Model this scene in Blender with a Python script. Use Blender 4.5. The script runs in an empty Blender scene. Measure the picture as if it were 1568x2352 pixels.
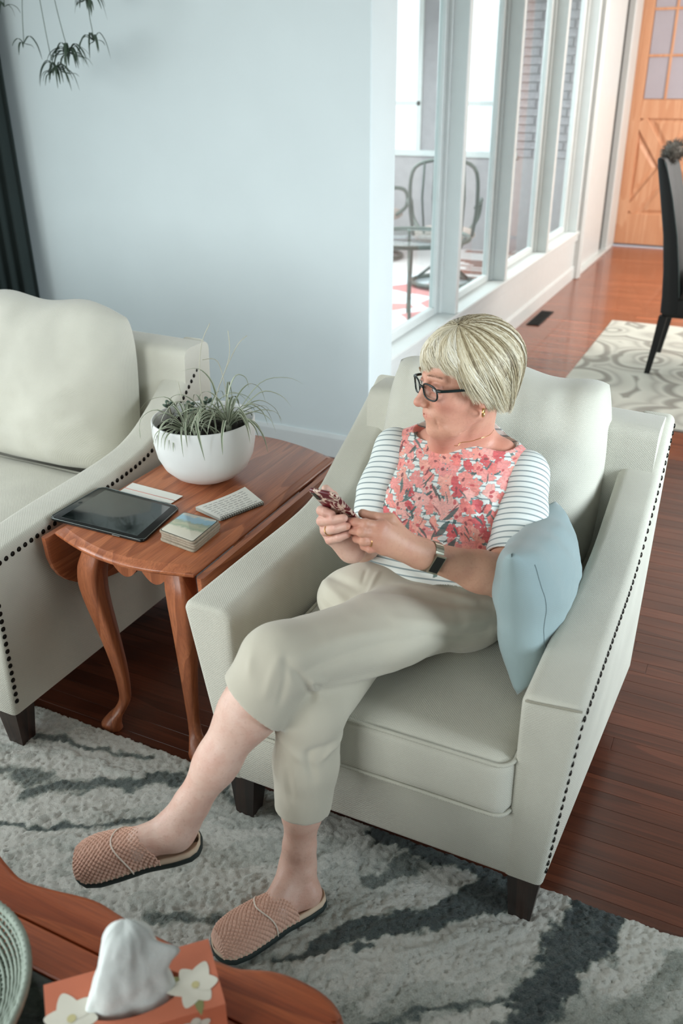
import bpy, bmesh, math, random
import numpy as np
from mathutils import Vector, Matrix, noise
random.seed(7); np.random.seed(7)
sc = bpy.context.scene
COL = sc.collection
PI = math.pi

# ------------------------------------------------------------------ camera
cam_d = bpy.data.cameras.new('camera'); cam = bpy.data.objects.new('camera', cam_d); COL.objects.link(cam)
cam_d.sensor_fit = 'VERTICAL'; cam_d.sensor_height = 36.0; cam_d.lens = 36.0 * 2000 / 2352
pitch = math.atan(1001 / 2000); yaw = math.atan(1091 / 2236.2); roll = math.radians(0.52)
cam.matrix_world = (Matrix.Translation((0, 0, 1.70)) @ Matrix.Rotation(yaw, 4, 'Z')
                    @ Matrix.Rotation(PI / 2 - pitch, 4, 'X') @ Matrix.Rotation(-roll, 4, 'Z'))
cam_d.clip_start = 0.05
cam_d.dof.use_dof = True; cam_d.dof.focus_distance = 2.15; cam_d.dof.aperture_fstop = 3.2
sc.camera = cam
# ------------------------------------------------------------------ view and light
sc.view_settings.view_transform = 'Standard'; sc.view_settings.look = 'None'
sc.view_settings.exposure = 0.12; sc.view_settings.gamma = 1.0; sc.view_settings.use_curve_mapping = False
sc.cycles.use_denoising = True
sc.cycles.max_bounces = 8
w = bpy.data.worlds.new('daylight'); sc.world = w; w.use_nodes = True
w.node_tree.nodes['Background'].inputs[0].default_value = (0.86, 0.94, 1.0, 1)
w.node_tree.nodes['Background'].inputs[1].default_value = 1.6
def area(name, loc, target, sx, sy, power, col, spread=180):
    d = bpy.data.lights.new(name, 'AREA'); d.shape = 'RECTANGLE'; d.size = sx; d.size_y = sy
    d.energy = power; d.color = col; d.spread = math.radians(spread)
    o = bpy.data.objects.new(name, d); COL.objects.link(o); o.location = loc
    o.rotation_euler = (Vector(target) - Vector(loc)).to_track_quat('-Z', 'Y').to_euler(); return o
area('window_daylight_left', (-3.88, 0.3, 1.65), (-1.0, 1.2, 0.3), 2.3, 1.7, 46, (0.88, 0.95, 0.97), 150)
area('window_daylight_behind', (-2.3, -2.35, 1.6), (-1.0, 1.8, 0.5), 2.4, 1.6, 38, (0.92, 0.97, 0.95), 115)
area('wall_fill_right', (2.9, 1.9, 1.5), (-2.1, 3.6, 0.45), 1.9, 1.6, 42, (0.82, 0.93, 1.0), 60)  # added narrow fill that brightens the blank wall; no window stands there
area('sunroom_daylight', (-3.6, 6.6, 2.42), (-2.6, 6.4, 0.0), 2.6, 4.0, 230, (0.9, 0.97, 1.0))
area('hall_daylight', (1.6, 7.8, 2.2), (-1.1, 8.6, 0.5), 2.4, 2.0, 190, (1.0, 0.96, 0.92))

# ------------------------------------------------------------------ material helpers
def srgb(r, g, b):
    f = lambda c: (c / 255 / 12.92) if c / 255 <= 0.04045 else ((c / 255 + 0.055) / 1.055) ** 2.4
    return (f(r), f(g), f(b), 1)
class NT:
    def __init__(s, name):
        s.m = bpy.data.materials.new(name); s.m.use_nodes = True; s.t = s.m.node_tree; s.b = s.t.nodes['Principled BSDF']
    def n(s, typ, **kw):
        nd = s.t.nodes.new(typ)
        for k, v in kw.items():
            if k in nd.inputs: nd.inputs[k].default_value = v
            else: setattr(nd, k, v)
        return nd
    def l(s, a, b): s.t.links.new(a, b)
    def ramp(s, src, stops, interp='LINEAR'):
        r = s.n('ShaderNodeValToRGB'); r.color_ramp.interpolation = interp
        e = r.color_ramp.elements
        while len(e) < len(stops): e.new(0.5)
        for i, (p, c) in enumerate(stops): e[i].position = p; e[i].color = c
        s.l(src, r.inputs[0]); return r.outputs[0]
    def coords(s, scale=(1, 1, 1), rot=(0, 0, 0), kind='Object'):
        tc = s.n('ShaderNodeTexCoord'); mp = s.n('ShaderNodeMapping'); mp.inputs['Scale'].default_value = scale
        mp.inputs['Rotation'].default_value = rot; s.l(tc.outputs[kind], mp.inputs[0]); return mp.outputs[0]
    def noise(s, vec, scale, detail=3, rough=0.5, dist=0.0):
        n = s.n('ShaderNodeTexNoise'); n.inputs['Scale'].default_value = scale; n.inputs['Detail'].default_value = detail
        n.inputs['Roughness'].default_value = rough; n.inputs['Distortion'].default_value = dist; s.l(vec, n.inputs['Vector']); return n.outputs['Fac']
    def mix(s, fac, a, b, mode='MIX'):
        m = s.n('ShaderNodeMix', data_type='RGBA', blend_type=mode)
        for i, v in ((0, fac), (6, a), (7, b)):
            if hasattr(v, 'links'): s.l(v, m.inputs[i])
            else: m.inputs[i].default_value = v
        return m.outputs[2]
    def math(s, op, a, b=0.0):
        m = s.n('ShaderNodeMath', operation=op)
        for i, v in ((0, a), (1, b)):
            if hasattr(v, 'links'): s.l(v, m.inputs[i])
            else: m.inputs[i].default_value = v
        return m.outputs[0]
    def bump(s, h, strength=0.3, dist=0.002):
        b = s.n('ShaderNodeBump'); b.inputs['Strength'].default_value = strength; b.inputs['Distance'].default_value = dist
        s.l(h, b.inputs['Height']); s.l(b.outputs[0], s.b.inputs['Normal'])
    def base(s, c):
        if hasattr(c, 'links'): s.l(c, s.b.inputs['Base Color'])
        else: s.b.inputs['Base Color'].default_value = c
    def set(s, **kw):
        for k, v in kw.items(): s.b.inputs[k.replace('_', ' ')].default_value = v
def plain(name, c, rough=0.5, metal=0.0, var=0.06, nscale=12, bump=0.0, bscale=200, **kw):
    t = NT(name); v = t.coords(); n = t.noise(v, nscale)
    dk = tuple(x * (1 - var) for x in c[:3]) + (1,); lt = tuple(min(1, x * (1 + var)) for x in c[:3]) + (1,)
    t.base(t.ramp(n, [(0.3, dk), (0.7, lt)])); t.set(Roughness=rough, Metallic=metal, **kw)
    if bump: t.bump(t.noise(v, bscale, 2), bump, 0.001)
    return t.m
def linen(name, c, scale=620, strength=0.35, var=0.10):
    t = NT(name); v = t.coords()
    big = t.noise(v, 5, 3); fine = t.noise(v, 420, 2)
    a = t.n('ShaderNodeTexWave', wave_type='BANDS', bands_direction='DIAGONAL'); a.inputs['Scale'].default_value = scale / 6.28; a.inputs['Distortion'].default_value = 1.5; a.inputs['Detail'].default_value = 1
    b = t.n('ShaderNodeTexWave', wave_type='BANDS', bands_direction='DIAGONAL'); b.inputs['Scale'].default_value = scale / 6.28; b.inputs['Distortion'].default_value = 1.5
    v2 = t.coords(scale=(-1, 1, 1)); t.l(v, a.inputs[0]); t.l(v2, b.inputs[0])
    h = t.math('MULTIPLY', a.outputs['Fac'], b.outputs['Fac'])
    dk = tuple(x * (1 - var) for x in c[:3]) + (1,); lt = tuple(min(1, x * (1 + var * 0.6)) for x in c[:3]) + (1,)
    col = t.ramp(big, [(0.3, dk), (0.7, lt)])
    col = t.mix(t.math('MULTIPLY', t.math('SUBTRACT', 1.0, h), 0.22), col, tuple(x * 0.55 for x in c[:3]) + (1,))
    col = t.mix(t.math('MULTIPLY', fine, 0.10), col, tuple(x * 0.7 for x in c[:3]) + (1,))
    t.base(col); t.set(Roughness=0.9); t.b.inputs['Sheen Weight'].default_value = 0.25; t.b.inputs['Sheen Roughness'].default_value = 0.5
    t.bump(t.math('ADD', h, t.math('MULTIPLY', fine, 0.6)), strength, 0.0015); return t.m
def wood(name, dark, mid, light, axis='X', rough=0.35, scale=1.0, coat=0.15, per_obj=True):
    t = NT(name); tc = t.n('ShaderNodeTexCoord'); oi = t.n('ShaderNodeObjectInfo'); add = t.n('ShaderNodeVectorMath', operation='ADD')
    sc_ = t.n('ShaderNodeVectorMath', operation='SCALE'); comb = t.n('ShaderNodeCombineXYZ')
    for i in range(3): t.l(oi.outputs['Random'], comb.inputs[i])
    t.l(comb.outputs[0], sc_.inputs[0]); sc_.inputs['Scale'].default_value = 13.0 if per_obj else 0.0
    t.l(tc.outputs['Object'], add.inputs[0]); t.l(sc_.outputs[0], add.inputs[1])
    mp = t.n('ShaderNodeMapping'); s = {'X': (1.1, 11, 11), 'Y': (11, 1.1, 11), 'Z': (11, 11, 1.1)}[axis]
    mp.inputs['Scale'].default_value = tuple(x * scale for x in s); t.l(add.outputs[0], mp.inputs[0])
    rings = t.noise(mp.outputs[0], 0.9, 1, 0.4, 0.3)
    saw = t.math('FRACT', t.math('MULTIPLY', rings, 7.0))
    saw = t.math('POWER', saw, 1.6)
    mp2 = t.n('ShaderNodeMapping'); s2 = {'X': (9, 260, 260), 'Y': (260, 9, 260), 'Z': (260, 260, 9)}[axis]
    mp2.inputs['Scale'].default_value = tuple(x * scale for x in s2); t.l(add.outputs[0], mp2.inputs[0])
    pores = t.noise(mp2.outputs[0], 1.0, 3, 0.7)
    md = tuple(a * 0.62 + b * 0.38 for a, b in zip(mid, dark)); col = t.ramp(saw, [(0.0, light), (0.5, mid), (0.9, md), (1.0, mid)])
    col = t.mix(t.ramp(pores, [(0.40, (0, 0, 0, 1)), (0.72, (0.6, 0.6, 0.6, 1))]), col, dark)
    blot = t.noise(tc.outputs['Object'], 2.2, 2)
    col = t.mix(t.math('MULTIPLY', blot, 0.35), col, mid)
    if per_obj:
        hs = t.n('ShaderNodeHueSaturation'); t.l(col, hs.inputs['Color']); t.l(t.math('ADD', 0.80, t.math('MULTIPLY', oi.outputs['Random'], 0.42)), hs.inputs['Value']); col = hs.outputs[0]
    t.base(col); t.set(Roughness=rough); t.b.inputs['Coat Weight'].default_value = coat; t.b.inputs['Coat Roughness'].default_value = 0.25
    t.bump(pores, 0.12, 0.0006); return t.m

# ------------------------------------------------------------------ object helpers
def wloc(p):
    return Vector((0, 0, 0)) if p is None else p.location + wloc(p.parent)
def obj(name, bm, m, parent=None, smooth=True, label=None, angle=None, **props):
    me = bpy.data.meshes.new(name)
    if isinstance(bm, bmesh.types.BMesh):
        bmesh.ops.recalc_face_normals(bm, faces=bm.faces); bm.to_mesh(me); bm.free()
    else: me.from_pydata(*bm); me.update()
    for mm in (m if isinstance(m, (list, tuple)) else [m]): me.materials.append(mm)
    if smooth:
        me.polygons.foreach_set('use_smooth', [True] * len(me.polygons))
        if angle is not None: me.set_sharp_from_angle(angle=math.radians(angle))
    o = bpy.data.objects.new(name, me); COL.objects.link(o)
    if parent is not None:
        o.parent = parent; me.transform(Matrix.Translation(-wloc(parent)))
    if label: o['label'] = label
    for k, v in props.items(): o[k] = v
    return o
def thing(name, label, cat, loc=(0, 0, 0), group=None):
    o = bpy.data.objects.new(name, None); COL.objects.link(o); o.location = loc; o.empty_display_size = 0.05
    o['label'] = label; o['category'] = cat
    if group: o['group'] = group
    return o
def tag(o, label, cat, group=None):
    o['label'] = label; o['category'] = cat
    if group: o['group'] = group
    return o
def struct(name, bm, m, parent=None, **kw):
    o = obj(name, bm, m, parent, **kw)
    if parent is None: o['kind'] = 'structure'
    return o
def add_box(bm, lo, hi, bev=0.0, seg=2, rot=None, pivot=None):
    lo, hi = Vector(lo), Vector(hi); c = (lo + hi) / 2; s = hi - lo
    r = bmesh.ops.create_cube(bm, size=1.0); vs = r['verts']
    for v in vs: v.co = Vector((v.co.x * s.x, v.co.y * s.y, v.co.z * s.z)) + c
    if bev:
        es = list({e for v in vs for e in v.link_edges})
        rb = bmesh.ops.bevel(bm, geom=es, offset=bev, segments=seg, affect='EDGES', profile=0.7)
        vs = list({v for f in rb['faces'] for v in f.verts} | {v for v in vs if v.is_valid})
        vs = list(set(vs) | {v for x in list(vs) for e in x.link_edges for v in e.verts})
    if rot is not None:
        p = Vector(pivot) if pivot is not None else c
        for v in vs: v.co = rot @ (v.co - p) + p
    return vs
def box(lo, hi, bev=0.0, seg=2, rot=None, pivot=None):
    bm = bmesh.new(); add_box(bm, lo, hi, bev, seg, rot, pivot); return bm
def loft(rings, closed=True, caps=True, bm=None, loop=False):
    bm = bm or bmesh.new(); R = [[bm.verts.new(p) for p in r] for r in rings]; n = len(R[0])
    m = len(R)
    for i in range(m if loop else m - 1):
        a, b = R[i], R[(i + 1) % m]
        for j in range(n if closed else n - 1):
            k = (j + 1) % n
            try: bm.faces.new((a[j], a[k], b[k], b[j]))
            except ValueError: pass
    if caps and closed and not loop:
        bm.faces.new(list(reversed(R[0]))); bm.faces.new(R[-1])
    return bm
def tube(path, rad, n=8, bm=None, caps=True, closed=False, up=(0, 0, 1), flat=1.0):
    P = [Vector(p) for p in path]; rad = rad if hasattr(rad, '__len__') else [rad] * len(P); rings = []
    m = len(P); prev = None
    for i in range(m):
        if closed: t = P[(i + 1) % m] - P[i - 1]
        else: t = P[min(i + 1, m - 1)] - P[max(i - 1, 0)]
        t.normalize()
        a = Vector(up) if prev is None else prev
        if abs(t.dot(a)) > 0.98: a = Vector((1, 0, 0)) if abs(t.x) < 0.9 else Vector((0, 1, 0))
        a = (a - t * t.dot(a)).normalized(); prev = a; b = t.cross(a)
        rings.append([P[i] + (a * math.cos(2 * PI * k / n) * flat + b * math.sin(2 * PI * k / n)) * rad[i] for k in range(n)])
    return loft(rings, True, caps and not closed, bm, loop=closed)
def catmull(pts, k=8, closed=False):
    P = [np.array(p, float) for p in pts]; out = []; m = len(P)
    for i in range(m if closed else m - 1):
        if closed: p0, p1, p2, p3 = P[i - 1], P[i], P[(i + 1) % m], P[(i + 2) % m]
        else: p0, p1, p2, p3 = P[max(i - 1, 0)], P[i], P[i + 1], P[min(i + 2, m - 1)]
        for j in range(k):
            t = j / k; out.append(0.5 * ((2 * p1) + (-p0 + p2) * t + (2 * p0 - 5 * p1 + 4 * p2 - p3) * t * t + (-p0 + 3 * p1 - 3 * p2 + p3) * t ** 3))
    if not closed: out.append(P[-1])
    return [tuple(o) for o in out]
def prism(poly, axis, a, b, bm=None):
    """extrude a 2-D outline along an axis; the outline is in the two other axes in order"""
    def P(u, v, w): return {'X': (w, u, v), 'Y': (u, w, v), 'Z': (u, v, w)}[axis]
    return loft([[P(u, v, a) for u, v in poly], [P(u, v, b) for u, v in poly]], bm=bm)
def lathe(prof, n=64, c=(0, 0, 0), bm=None):
    bm = bm or bmesh.new(); R = []
    for r, z in prof:
        R.append([bm.verts.new((c[0] + r * math.cos(2 * PI * k / n), c[1] + r * math.sin(2 * PI * k / n), c[2] + z)) for k in range(n)] if r > 1e-6 else [bm.verts.new((c[0], c[1], c[2] + z))])
    for a, b in zip(R, R[1:]):
        for k in range(n):
            q = [a[k % len(a)], a[(k + 1) % len(a)], b[(k + 1) % len(b)], b[k % len(b)]]
            q = list(dict.fromkeys(q))
            if len(q) > 2: bm.faces.new(q)
    return bm
def interp(x, xs, ys): return float(np.interp(x, xs, ys))
def fbm(p, s=1.0, o=3): return noise.fractal(Vector(p) * s, 1.0, 2.0, o)
# ------------------------------------------------------------------ materials
M = {}
M['wall'] = plain('white_wall_paint', srgb(205, 214, 214), 0.7, var=0.02, nscale=3, bump=0.05)
M['ceiling'] = plain('ceiling_paint', srgb(225, 225, 220), 0.9, var=0.02)
M['trim'] = plain('white_trim_paint', srgb(208, 212, 210), 0.35, var=0.02)
M['linen'] = linen('cream_linen', srgb(205, 203, 190))
M['welt'] = linen('cream_linen_welt', srgb(196, 194, 180))
M['darkleg'] = wood('espresso_wood', srgb(14, 9, 8), srgb(38, 24, 20), srgb(58, 38, 30), 'Z', 0.35)
M['nail'] = plain('antique_brass_nail', srgb(30, 28, 24), 0.35, 0.8)
M['oak'] = wood('orange_oak', srgb(104, 54, 32), srgb(168, 96, 60), srgb(190, 116, 76), 'Y', 0.34, 1.0, 0.2, False)
M['oakz'] = wood('orange_oak_upright', srgb(104, 54, 33), srgb(162, 94, 60), srgb(184, 112, 74), 'Z', 0.34, 1.0, 0.2, False)
M['cherry'] = wood('red_brown_wood', srgb(104, 44, 22), srgb(164, 78, 40), srgb(188, 98, 54), 'X', 0.4, 0.7, 0.25, False)
M['pine'] = wood('honey_pine', srgb(196, 136, 100), srgb(212, 156, 118), srgb(222, 172, 136), 'Z', 0.45, 0.6, 0.05, False)
M['floor'] = wood('oak_floor_board', srgb(54, 27, 18), srgb(90, 47, 31), srgb(108, 59, 40), 'X', 0.28, 0.6, 0.25)
M['floorbase'] = plain('subfloor', srgb(40, 18, 12), 0.7)
M['black'] = plain('black_leather', srgb(10, 13, 13), 0.6, bump=0.1, bscale=400)
M['iron'] = plain('bronze_iron', srgb(92, 96, 90), 0.5, 0.3)

# ------------------------------------------------------------------ room shell
struct('floor', box((-6, -3, -0.12), (3.2, 10.6, -0.012)), M['floorbase'], smooth=False)
floor = bpy.data.objects['floor']
rnd = random.Random(3)
PW = 0.0572
row = 0; y = 1.395 - 40 * PW; meshes = {}
count = 0; bm_far = bmesh.new()
while y < 10.3:
    x = -2.35 - rnd.random() * 0.7
    xend = 3.1; x = x if y > 1.35 else 0.85 - rnd.random() * 0.3
    while x < xend:
        L = rnd.choice([0.75, 0.9, 1.05, 1.25, 1.45]) * (0.8 if y > 4.6 else 1.3)
        x2 = min(x + L, xend + 0.3)
        lo, hi = (x + 0.0003, y + 0.0003, -0.012), (x2 - 0.0003, y + PW - 0.0003, 0.0)
        if 1.35 < y < 4.25 and x < 0.45 and not (x2 < -2.3) and count < 290:
            key = round(x2 - x, 3)
            if key not in meshes:
                bmp = box((0.0003, 0.0003, -0.012), (key - 0.0003, PW - 0.0003, 0.0), 0.0006, 1)
                me = bpy.data.meshes.new('floor_plank'); bmesh.ops.recalc_face_normals(bmp, faces=bmp.faces); bmp.to_mesh(me); bmp.free(); me.materials.append(M['floor']); meshes[key] = me
            o = bpy.data.objects.new('floor_plank', meshes[key]); COL.objects.link(o); o.parent = floor; o.location = (x, y, 0); count += 1
        else:
            add_box(bm_far, lo, hi)
        x = x2
    y += PW
# far boards: too thin in view to pick apart, still separate boards in one mesh
lay = bm_far.loops.layers.color.new('tint')
seen = set()
for f in bm_far.faces:
    if f in seen: continue
    isl = [f]; stack = [f]; seen.add(f)
    while stack:
        g = stack.pop()
        for e in g.edges:
            for h in e.link_faces:
                if h not in seen: seen.add(h); stack.append(h); isl.append(h)
    c = rnd.random()
    for g in isl:
        for lp in g.loops: lp[lay] = (c, c, c, 1)
def far_floor():
    t = NT('oak_floor_boards_far_lit'); at = t.n('ShaderNodeAttribute', attribute_name='tint')
    v = t.coords((1, 11, 11)); nz = t.noise(v, 2.0, 3, 0.6, 0.5)
    col = t.ramp(nz, [(0.3, srgb(116, 60, 38)), (0.5, srgb(142, 77, 50)), (0.75, srgb(160, 90, 61))])  # lighter than the near boards: the hall's light is put into the colour
    hs = t.n('ShaderNodeHueSaturation'); t.l(col, hs.inputs['Color']); t.l(t.math('ADD', 0.85, t.math('MULTIPLY', at.outputs['Fac'], 0.3)), hs.inputs['Value'])
    t.base(hs.outputs[0]); t.set(Roughness=0.26); t.b.inputs['Coat Weight'].default_value = 0.25; return t.m
obj('far_floor_planks', bm_far, far_floor(), floor, smooth=False, kind='stuff')
print('planks', count)

struct('ceiling', box((-6, -3, 2.9), (3.2, 10.6, 3.0)), M['ceiling'], smooth=False)
# blank wall behind the sofa and the armchair
struct('wall_back', box((-4.0, 3.6, -0.01), (-1.605, 3.87, 2.9), 0.004, 1), M['wall'], smooth=False)
struct('baseboard_back', prism([(3.585, 0.0), (3.6, 0.0), (3.6, 0.12), (3.592, 0.12), (3.586, 0.10)], 'X', -4.0, -1.6), M['trim'], smooth=False)
# left wall with a window opening
bm = bmesh.new()
add_box(bm, (-4.1, -3, -0.01), (-3.98, 0.0, 2.9)); add_box(bm, (-4.1, 2.5, -0.01), (-3.98, 3.87, 2.9))
add_box(bm, (-4.1, 0.0, -0.01), (-3.98, 2.5, 0.7)); add_box(bm, (-4.1, 0.0, 2.45), (-3.98, 2.5, 2.9))
struct('wall_left', bm, M['wall'], smooth=False)
bm = bmesh.new()
for a, b in (((-4.06, 0.0, 0.7), (-4.0, 0.06, 2.45)), ((-4.06, 2.44, 0.7), (-4.0, 2.5, 2.45)), ((-4.06, 1.22, 0.7), (-4.0, 1.28, 2.45)), ((-4.06, 0.06, 0.7), (-4.0, 2.44, 0.76)), ((-4.06, 0.06, 2.39), (-4.0, 2.44, 2.45))):
    add_box(bm, a, b, 0.004, 1)
struct('window_2', bm, M['trim'], smooth=False)
bm = bmesh.new()
add_box(bm, (-4.1, -3.1, -0.01), (-3.1, -3.0, 2.9)); add_box(bm, (-0.7, -3.1, -0.01), (3.2, -3.0, 2.9))
add_box(bm, (-3.1, -3.1, -0.01), (-0.7, -3.0, 0.7)); add_box(bm, (-3.1, -3.1, 2.45), (-0.7, -3.0, 2.9))
struct('wall_front', bm, M['wall'], smooth=False)
struct('wall_right', box((3.1, -3.0, -0.01), (3.2, 10.6, 2.9)), M['wall'], smooth=False)

# glass wall beyond the blank wall: low wall, sill, deep posts, panes
WX = -1.64
struct('wall_glazed', box((WX - 0.14, 3.87, -0.01), (WX - 0.015, 8.3, 0.40)), M['trim'], smooth=False)
struct('baseboard_glazed', prism([(WX - 0.02, 0.0), (WX, 0.0), (WX, 0.10), (WX - 0.006, 0.115), (WX - 0.02, 0.12)], 'Y', 3.87, 8.3), M['trim'], smooth=False)
bm = bmesh.new()
add_box(bm, (WX - 0.16, 3.87, 0.40), (WX + 0.012, 8.3, 0.43), 0.005, 1)
add_box(bm, (WX - 0.02, 3.87, 0.345), (WX + 0.002, 8.3, 0.40), 0.004, 1)
struct('trim_1', bm, M['trim'], smooth=False)
win = struct('window_1', box((WX - 0.16, 3.87, 2.55), (WX + 0.012, 8.3, 2.9)), M['trim'], smooth=False)
glass = NT('clear_glass'); glass.base((0.93, 0.97, 0.96, 1)); glass.set(Roughness=0.0, IOR=1.45); glass.b.inputs['Transmission Weight'].default_value = 1.0
# thin clear panes that let daylight through
gl = glass; tr = gl.n('ShaderNodeBsdfTransparent'); tr.inputs[0].default_value = (0.93, 0.97, 0.97, 1); gs = gl.n('ShaderNodeBsdfGlossy'); gs.inputs['Roughness'].default_value = 0.01
fr = gl.n('ShaderNodeLayerWeight'); fr.inputs[0].default_value = 0.5; mx = gl.n('ShaderNodeMixShader'); gl.l(gl.math('ADD', 0.03, gl.math('MULTIPLY', gl.math('POWER', fr.outputs['Facing'], 4.0), 0.30)), mx.inputs[0]); gl.l(tr.outputs[0], mx.inputs[1]); gl.l(gs.outputs[0], mx.inputs[2])
gl.l(mx.outputs[0], gl.t.nodes['Material Output'].inputs[0]); M['glass'] = gl.m
posts = [3.875, 4.92, 5.95, 7.12, 8.22]
for i, py in enumerate(posts):
    bm = bmesh.new()
    add_box(bm, (WX - 0.115, py, 0.43), (WX, py + 0.055, 2.55), 0.004, 1)
    add_box(bm, (WX - 0.125, py - 0.018, 0.43), (WX - 0.085, py + 0.073, 2.55), 0.003, 1)
    obj('post', bm, M['trim'], win, smooth=False)
    if i < 4:
        y0, y1 = py + 0.0735, posts[i + 1] - 0.0185
        bm = bmesh.new()
        for a, b in (((y0, 0.4305), (y0 + 0.045, 2.549)), ((y1 - 0.045, 0.4305), (y1, 2.549)), ((y0 + 0.0452, 0.4305), (y1 - 0.0452, 0.475)), ((y0 + 0.0452, 2.505), (y1 - 0.0452, 2.549))):
            add_box(bm, (WX - 0.145, a[0], a[1]), (WX - 0.105, b[0], b[1]), 0.004, 1)
        obj('sash', bm, M['trim'], win, smooth=False)
        obj('pane', box((WX - 0.127, y0 + 0.04, 0.47), (WX - 0.123, y1 - 0.04, 2.51)), M['glass'], win, smooth=False)
# casing and sliding panel between glass wall and pine door
bm = bmesh.new()
add_box(bm, (WX - 0.15, 8.30, 0), (WX + 0.035, 8.42, 2.9), 0.006, 1); add_box(bm, (WX - 0.15, 8.42, 0), (WX + 0.012, 8.50, 2.9), 0.006, 1)
add_box(bm, (WX + 0.012, 8.335, 0), (WX + 0.045, 8.385, 2.9), 0.006, 1)
struct('trim_2', bm, M['trim'], smooth=False)
bm = bmesh.new(); add_box(bm, (WX - 0.05, 8.50, 0.0), (WX - 0.03, 9.62, 2.9), 0.003, 1); add_box(bm, (WX - 0.03, 8.62, 0.16), (WX - 0.022, 9.5, 2.8), 0.003, 1)
add_box(bm, (WX - 0.05, 8.50, 0.0), (WX + 0.02, 10.1, 0.03), 0.004, 1)
struct('door_2', bm, M['trim'], smooth=False)
struct('gap_shade_strip', box((WX - 0.06, 9.62, 0.03), (WX - 0.052, 9.84, 2.9)), plain('dark_gap', srgb(30, 26, 20), 0.8), smooth=False)  # dark plate painted as the shade inside the open gap
bm = bmesh.new(); add_box(bm, (WX - 0.06, 9.84, 0), (WX + 0.01, 10.26, 2.9), 0.006, 1)
struct('trim_4', bm, M['trim'], smooth=False)
# hall end wall and pine door
struct('wall_hall', box((-0.72, 10.32, -0.01), (3.2, 10.5, 2.9)), M['wall'], smooth=False)
struct('wall_sunroom_end_cap', box((-1.78, 10.3, -0.01), (-1.68, 10.5, 2.9)), M['wall'], smooth=False)
door = struct('door_1', box((-1.665, 10.325, 0.02), (-0.735, 10.345, 2.86)), M['pine'], smooth=False)
DY = 10.30
def rail(lo, hi): return box((lo[0], DY, lo[1]), (hi[0], DY + 0.03, hi[1]), 0.004, 1)
for a, b in (((-1.68, 0.02), (-1.525, 2.88)), ((-0.875, 0.02), (-0.72, 2.88))): obj('stile', rail(a, b), M['pine'], door, smooth=False)
for a, b in (((-1.525, 0.02), (-0.875, 0.34)), ((-1.525, 1.28), (-0.875, 1.46)), ((-1.525, 2.68), (-0.875, 2.88))): obj('rail', rail(a, b), M['pine'], door, smooth=False)
# crossbuck: two diagonal boards over a recessed panel
pc = Vector((-1.2, DY + 0.012, 0.81)); 
for sgn in (1, -1):
    L = math.hypot(0.65, 0.94); ang = math.atan2(0.94, 0.65) * sgn
    obj('cross_brace', box((pc.x - L / 2 + 0.02, DY + 0.001 * (sgn + 1), pc.z - 0.062), (pc.x + L / 2 - 0.02, DY + 0.022, pc.z + 0.062), 0.006, 1, Matrix.Rotation(-ang, 3, 'Y')), M['pine'], door, smooth=False)
def tri(p, q, r):
    c = [(p[0] + q[0] + r[0]) / 3, (p[1] + q[1] + r[1]) / 3]
    o = [(c[0] + (a[0] - c[0]) * 0.88, c[1] + (a[1] - c[1]) * 0.88) for a in (p, q, r)]; i = [(c[0] + (a[0] - c[0]) * 0.62, c[1] + (a[1] - c[1]) * 0.62) for a in (p, q, r)]
    return loft([[(u, DY + 0.025, v) for u, v in o], [(u, DY + 0.023, v) for u, v in o], [(u, DY + 0.008, v) for u, v in i]])
cx0, cx1, cz0, cz1 = -1.525, -0.875, 0.34, 1.28; k = 0.075
for T in (((cx0, cz0 + 2.0 * k), (cx0, cz1 - 2.0 * k), (pc.x - 1.1 * k, pc.z)), ((cx1, cz0 + 2 * k), (cx1, cz1 - 2 * k), (pc.x + 1.1 * k, pc.z)),
          ((cx0 + 1.3 * k, cz1), (cx1 - 1.3 * k, cz1), (pc.x, pc.z + 1.5 * k)), ((cx0 + 1.3 * k, cz0), (cx1 - 1.3 * k, cz0), (pc.x, pc.z - 1.5 * k))):
    obj('raised_panel', tri(*T), M['pine'], door, smooth=False)
zs = [1.46, 1.86, 2.27, 2.68]; xs = [-1.525, -1.308, -1.092, -0.875]
frost = plain('frosted_pane', srgb(176, 170, 178), 0.25, var=0.03, nscale=4)
for i in range(3):
    for j in range(3): obj('pane', box((xs[i] + 0.008, DY + 0.010, zs[j] + 0.008), (xs[i + 1] - 0.008, DY + 0.014, zs[j + 1] - 0.008)), frost, door, smooth=False)
for i in (1, 2):
    obj('muntin', box((xs[i] - 0.012, DY - 0.002, 1.46), (xs[i] + 0.012, DY + 0.02, 2.68), 0.003, 1), M['pine'], door, smooth=False)
    obj('muntin', box((-1.525, DY - 0.003, zs[i] - 0.012), (-0.875, DY + 0.021, zs[i] + 0.012), 0.003, 1), M['pine'], door, smooth=False)
# black floor vent by the glass wall
t = thing('floor_vent', 'black metal floor register set in the boards beside the white glazed wall', 'vent', (-1.56, 6.75, 0))
obj('frame', box((-1.60, 6.5, 0.0), (-1.50, 6.98, 0.006), 0.002, 1), M['black'], t, smooth=False)
for i in range(10): obj('slat', box((-1.59, 6.52 + i * 0.044, 0.004), (-1.51, 6.535 + i * 0.044, 0.011)), M['black'], t, smooth=False)

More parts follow.
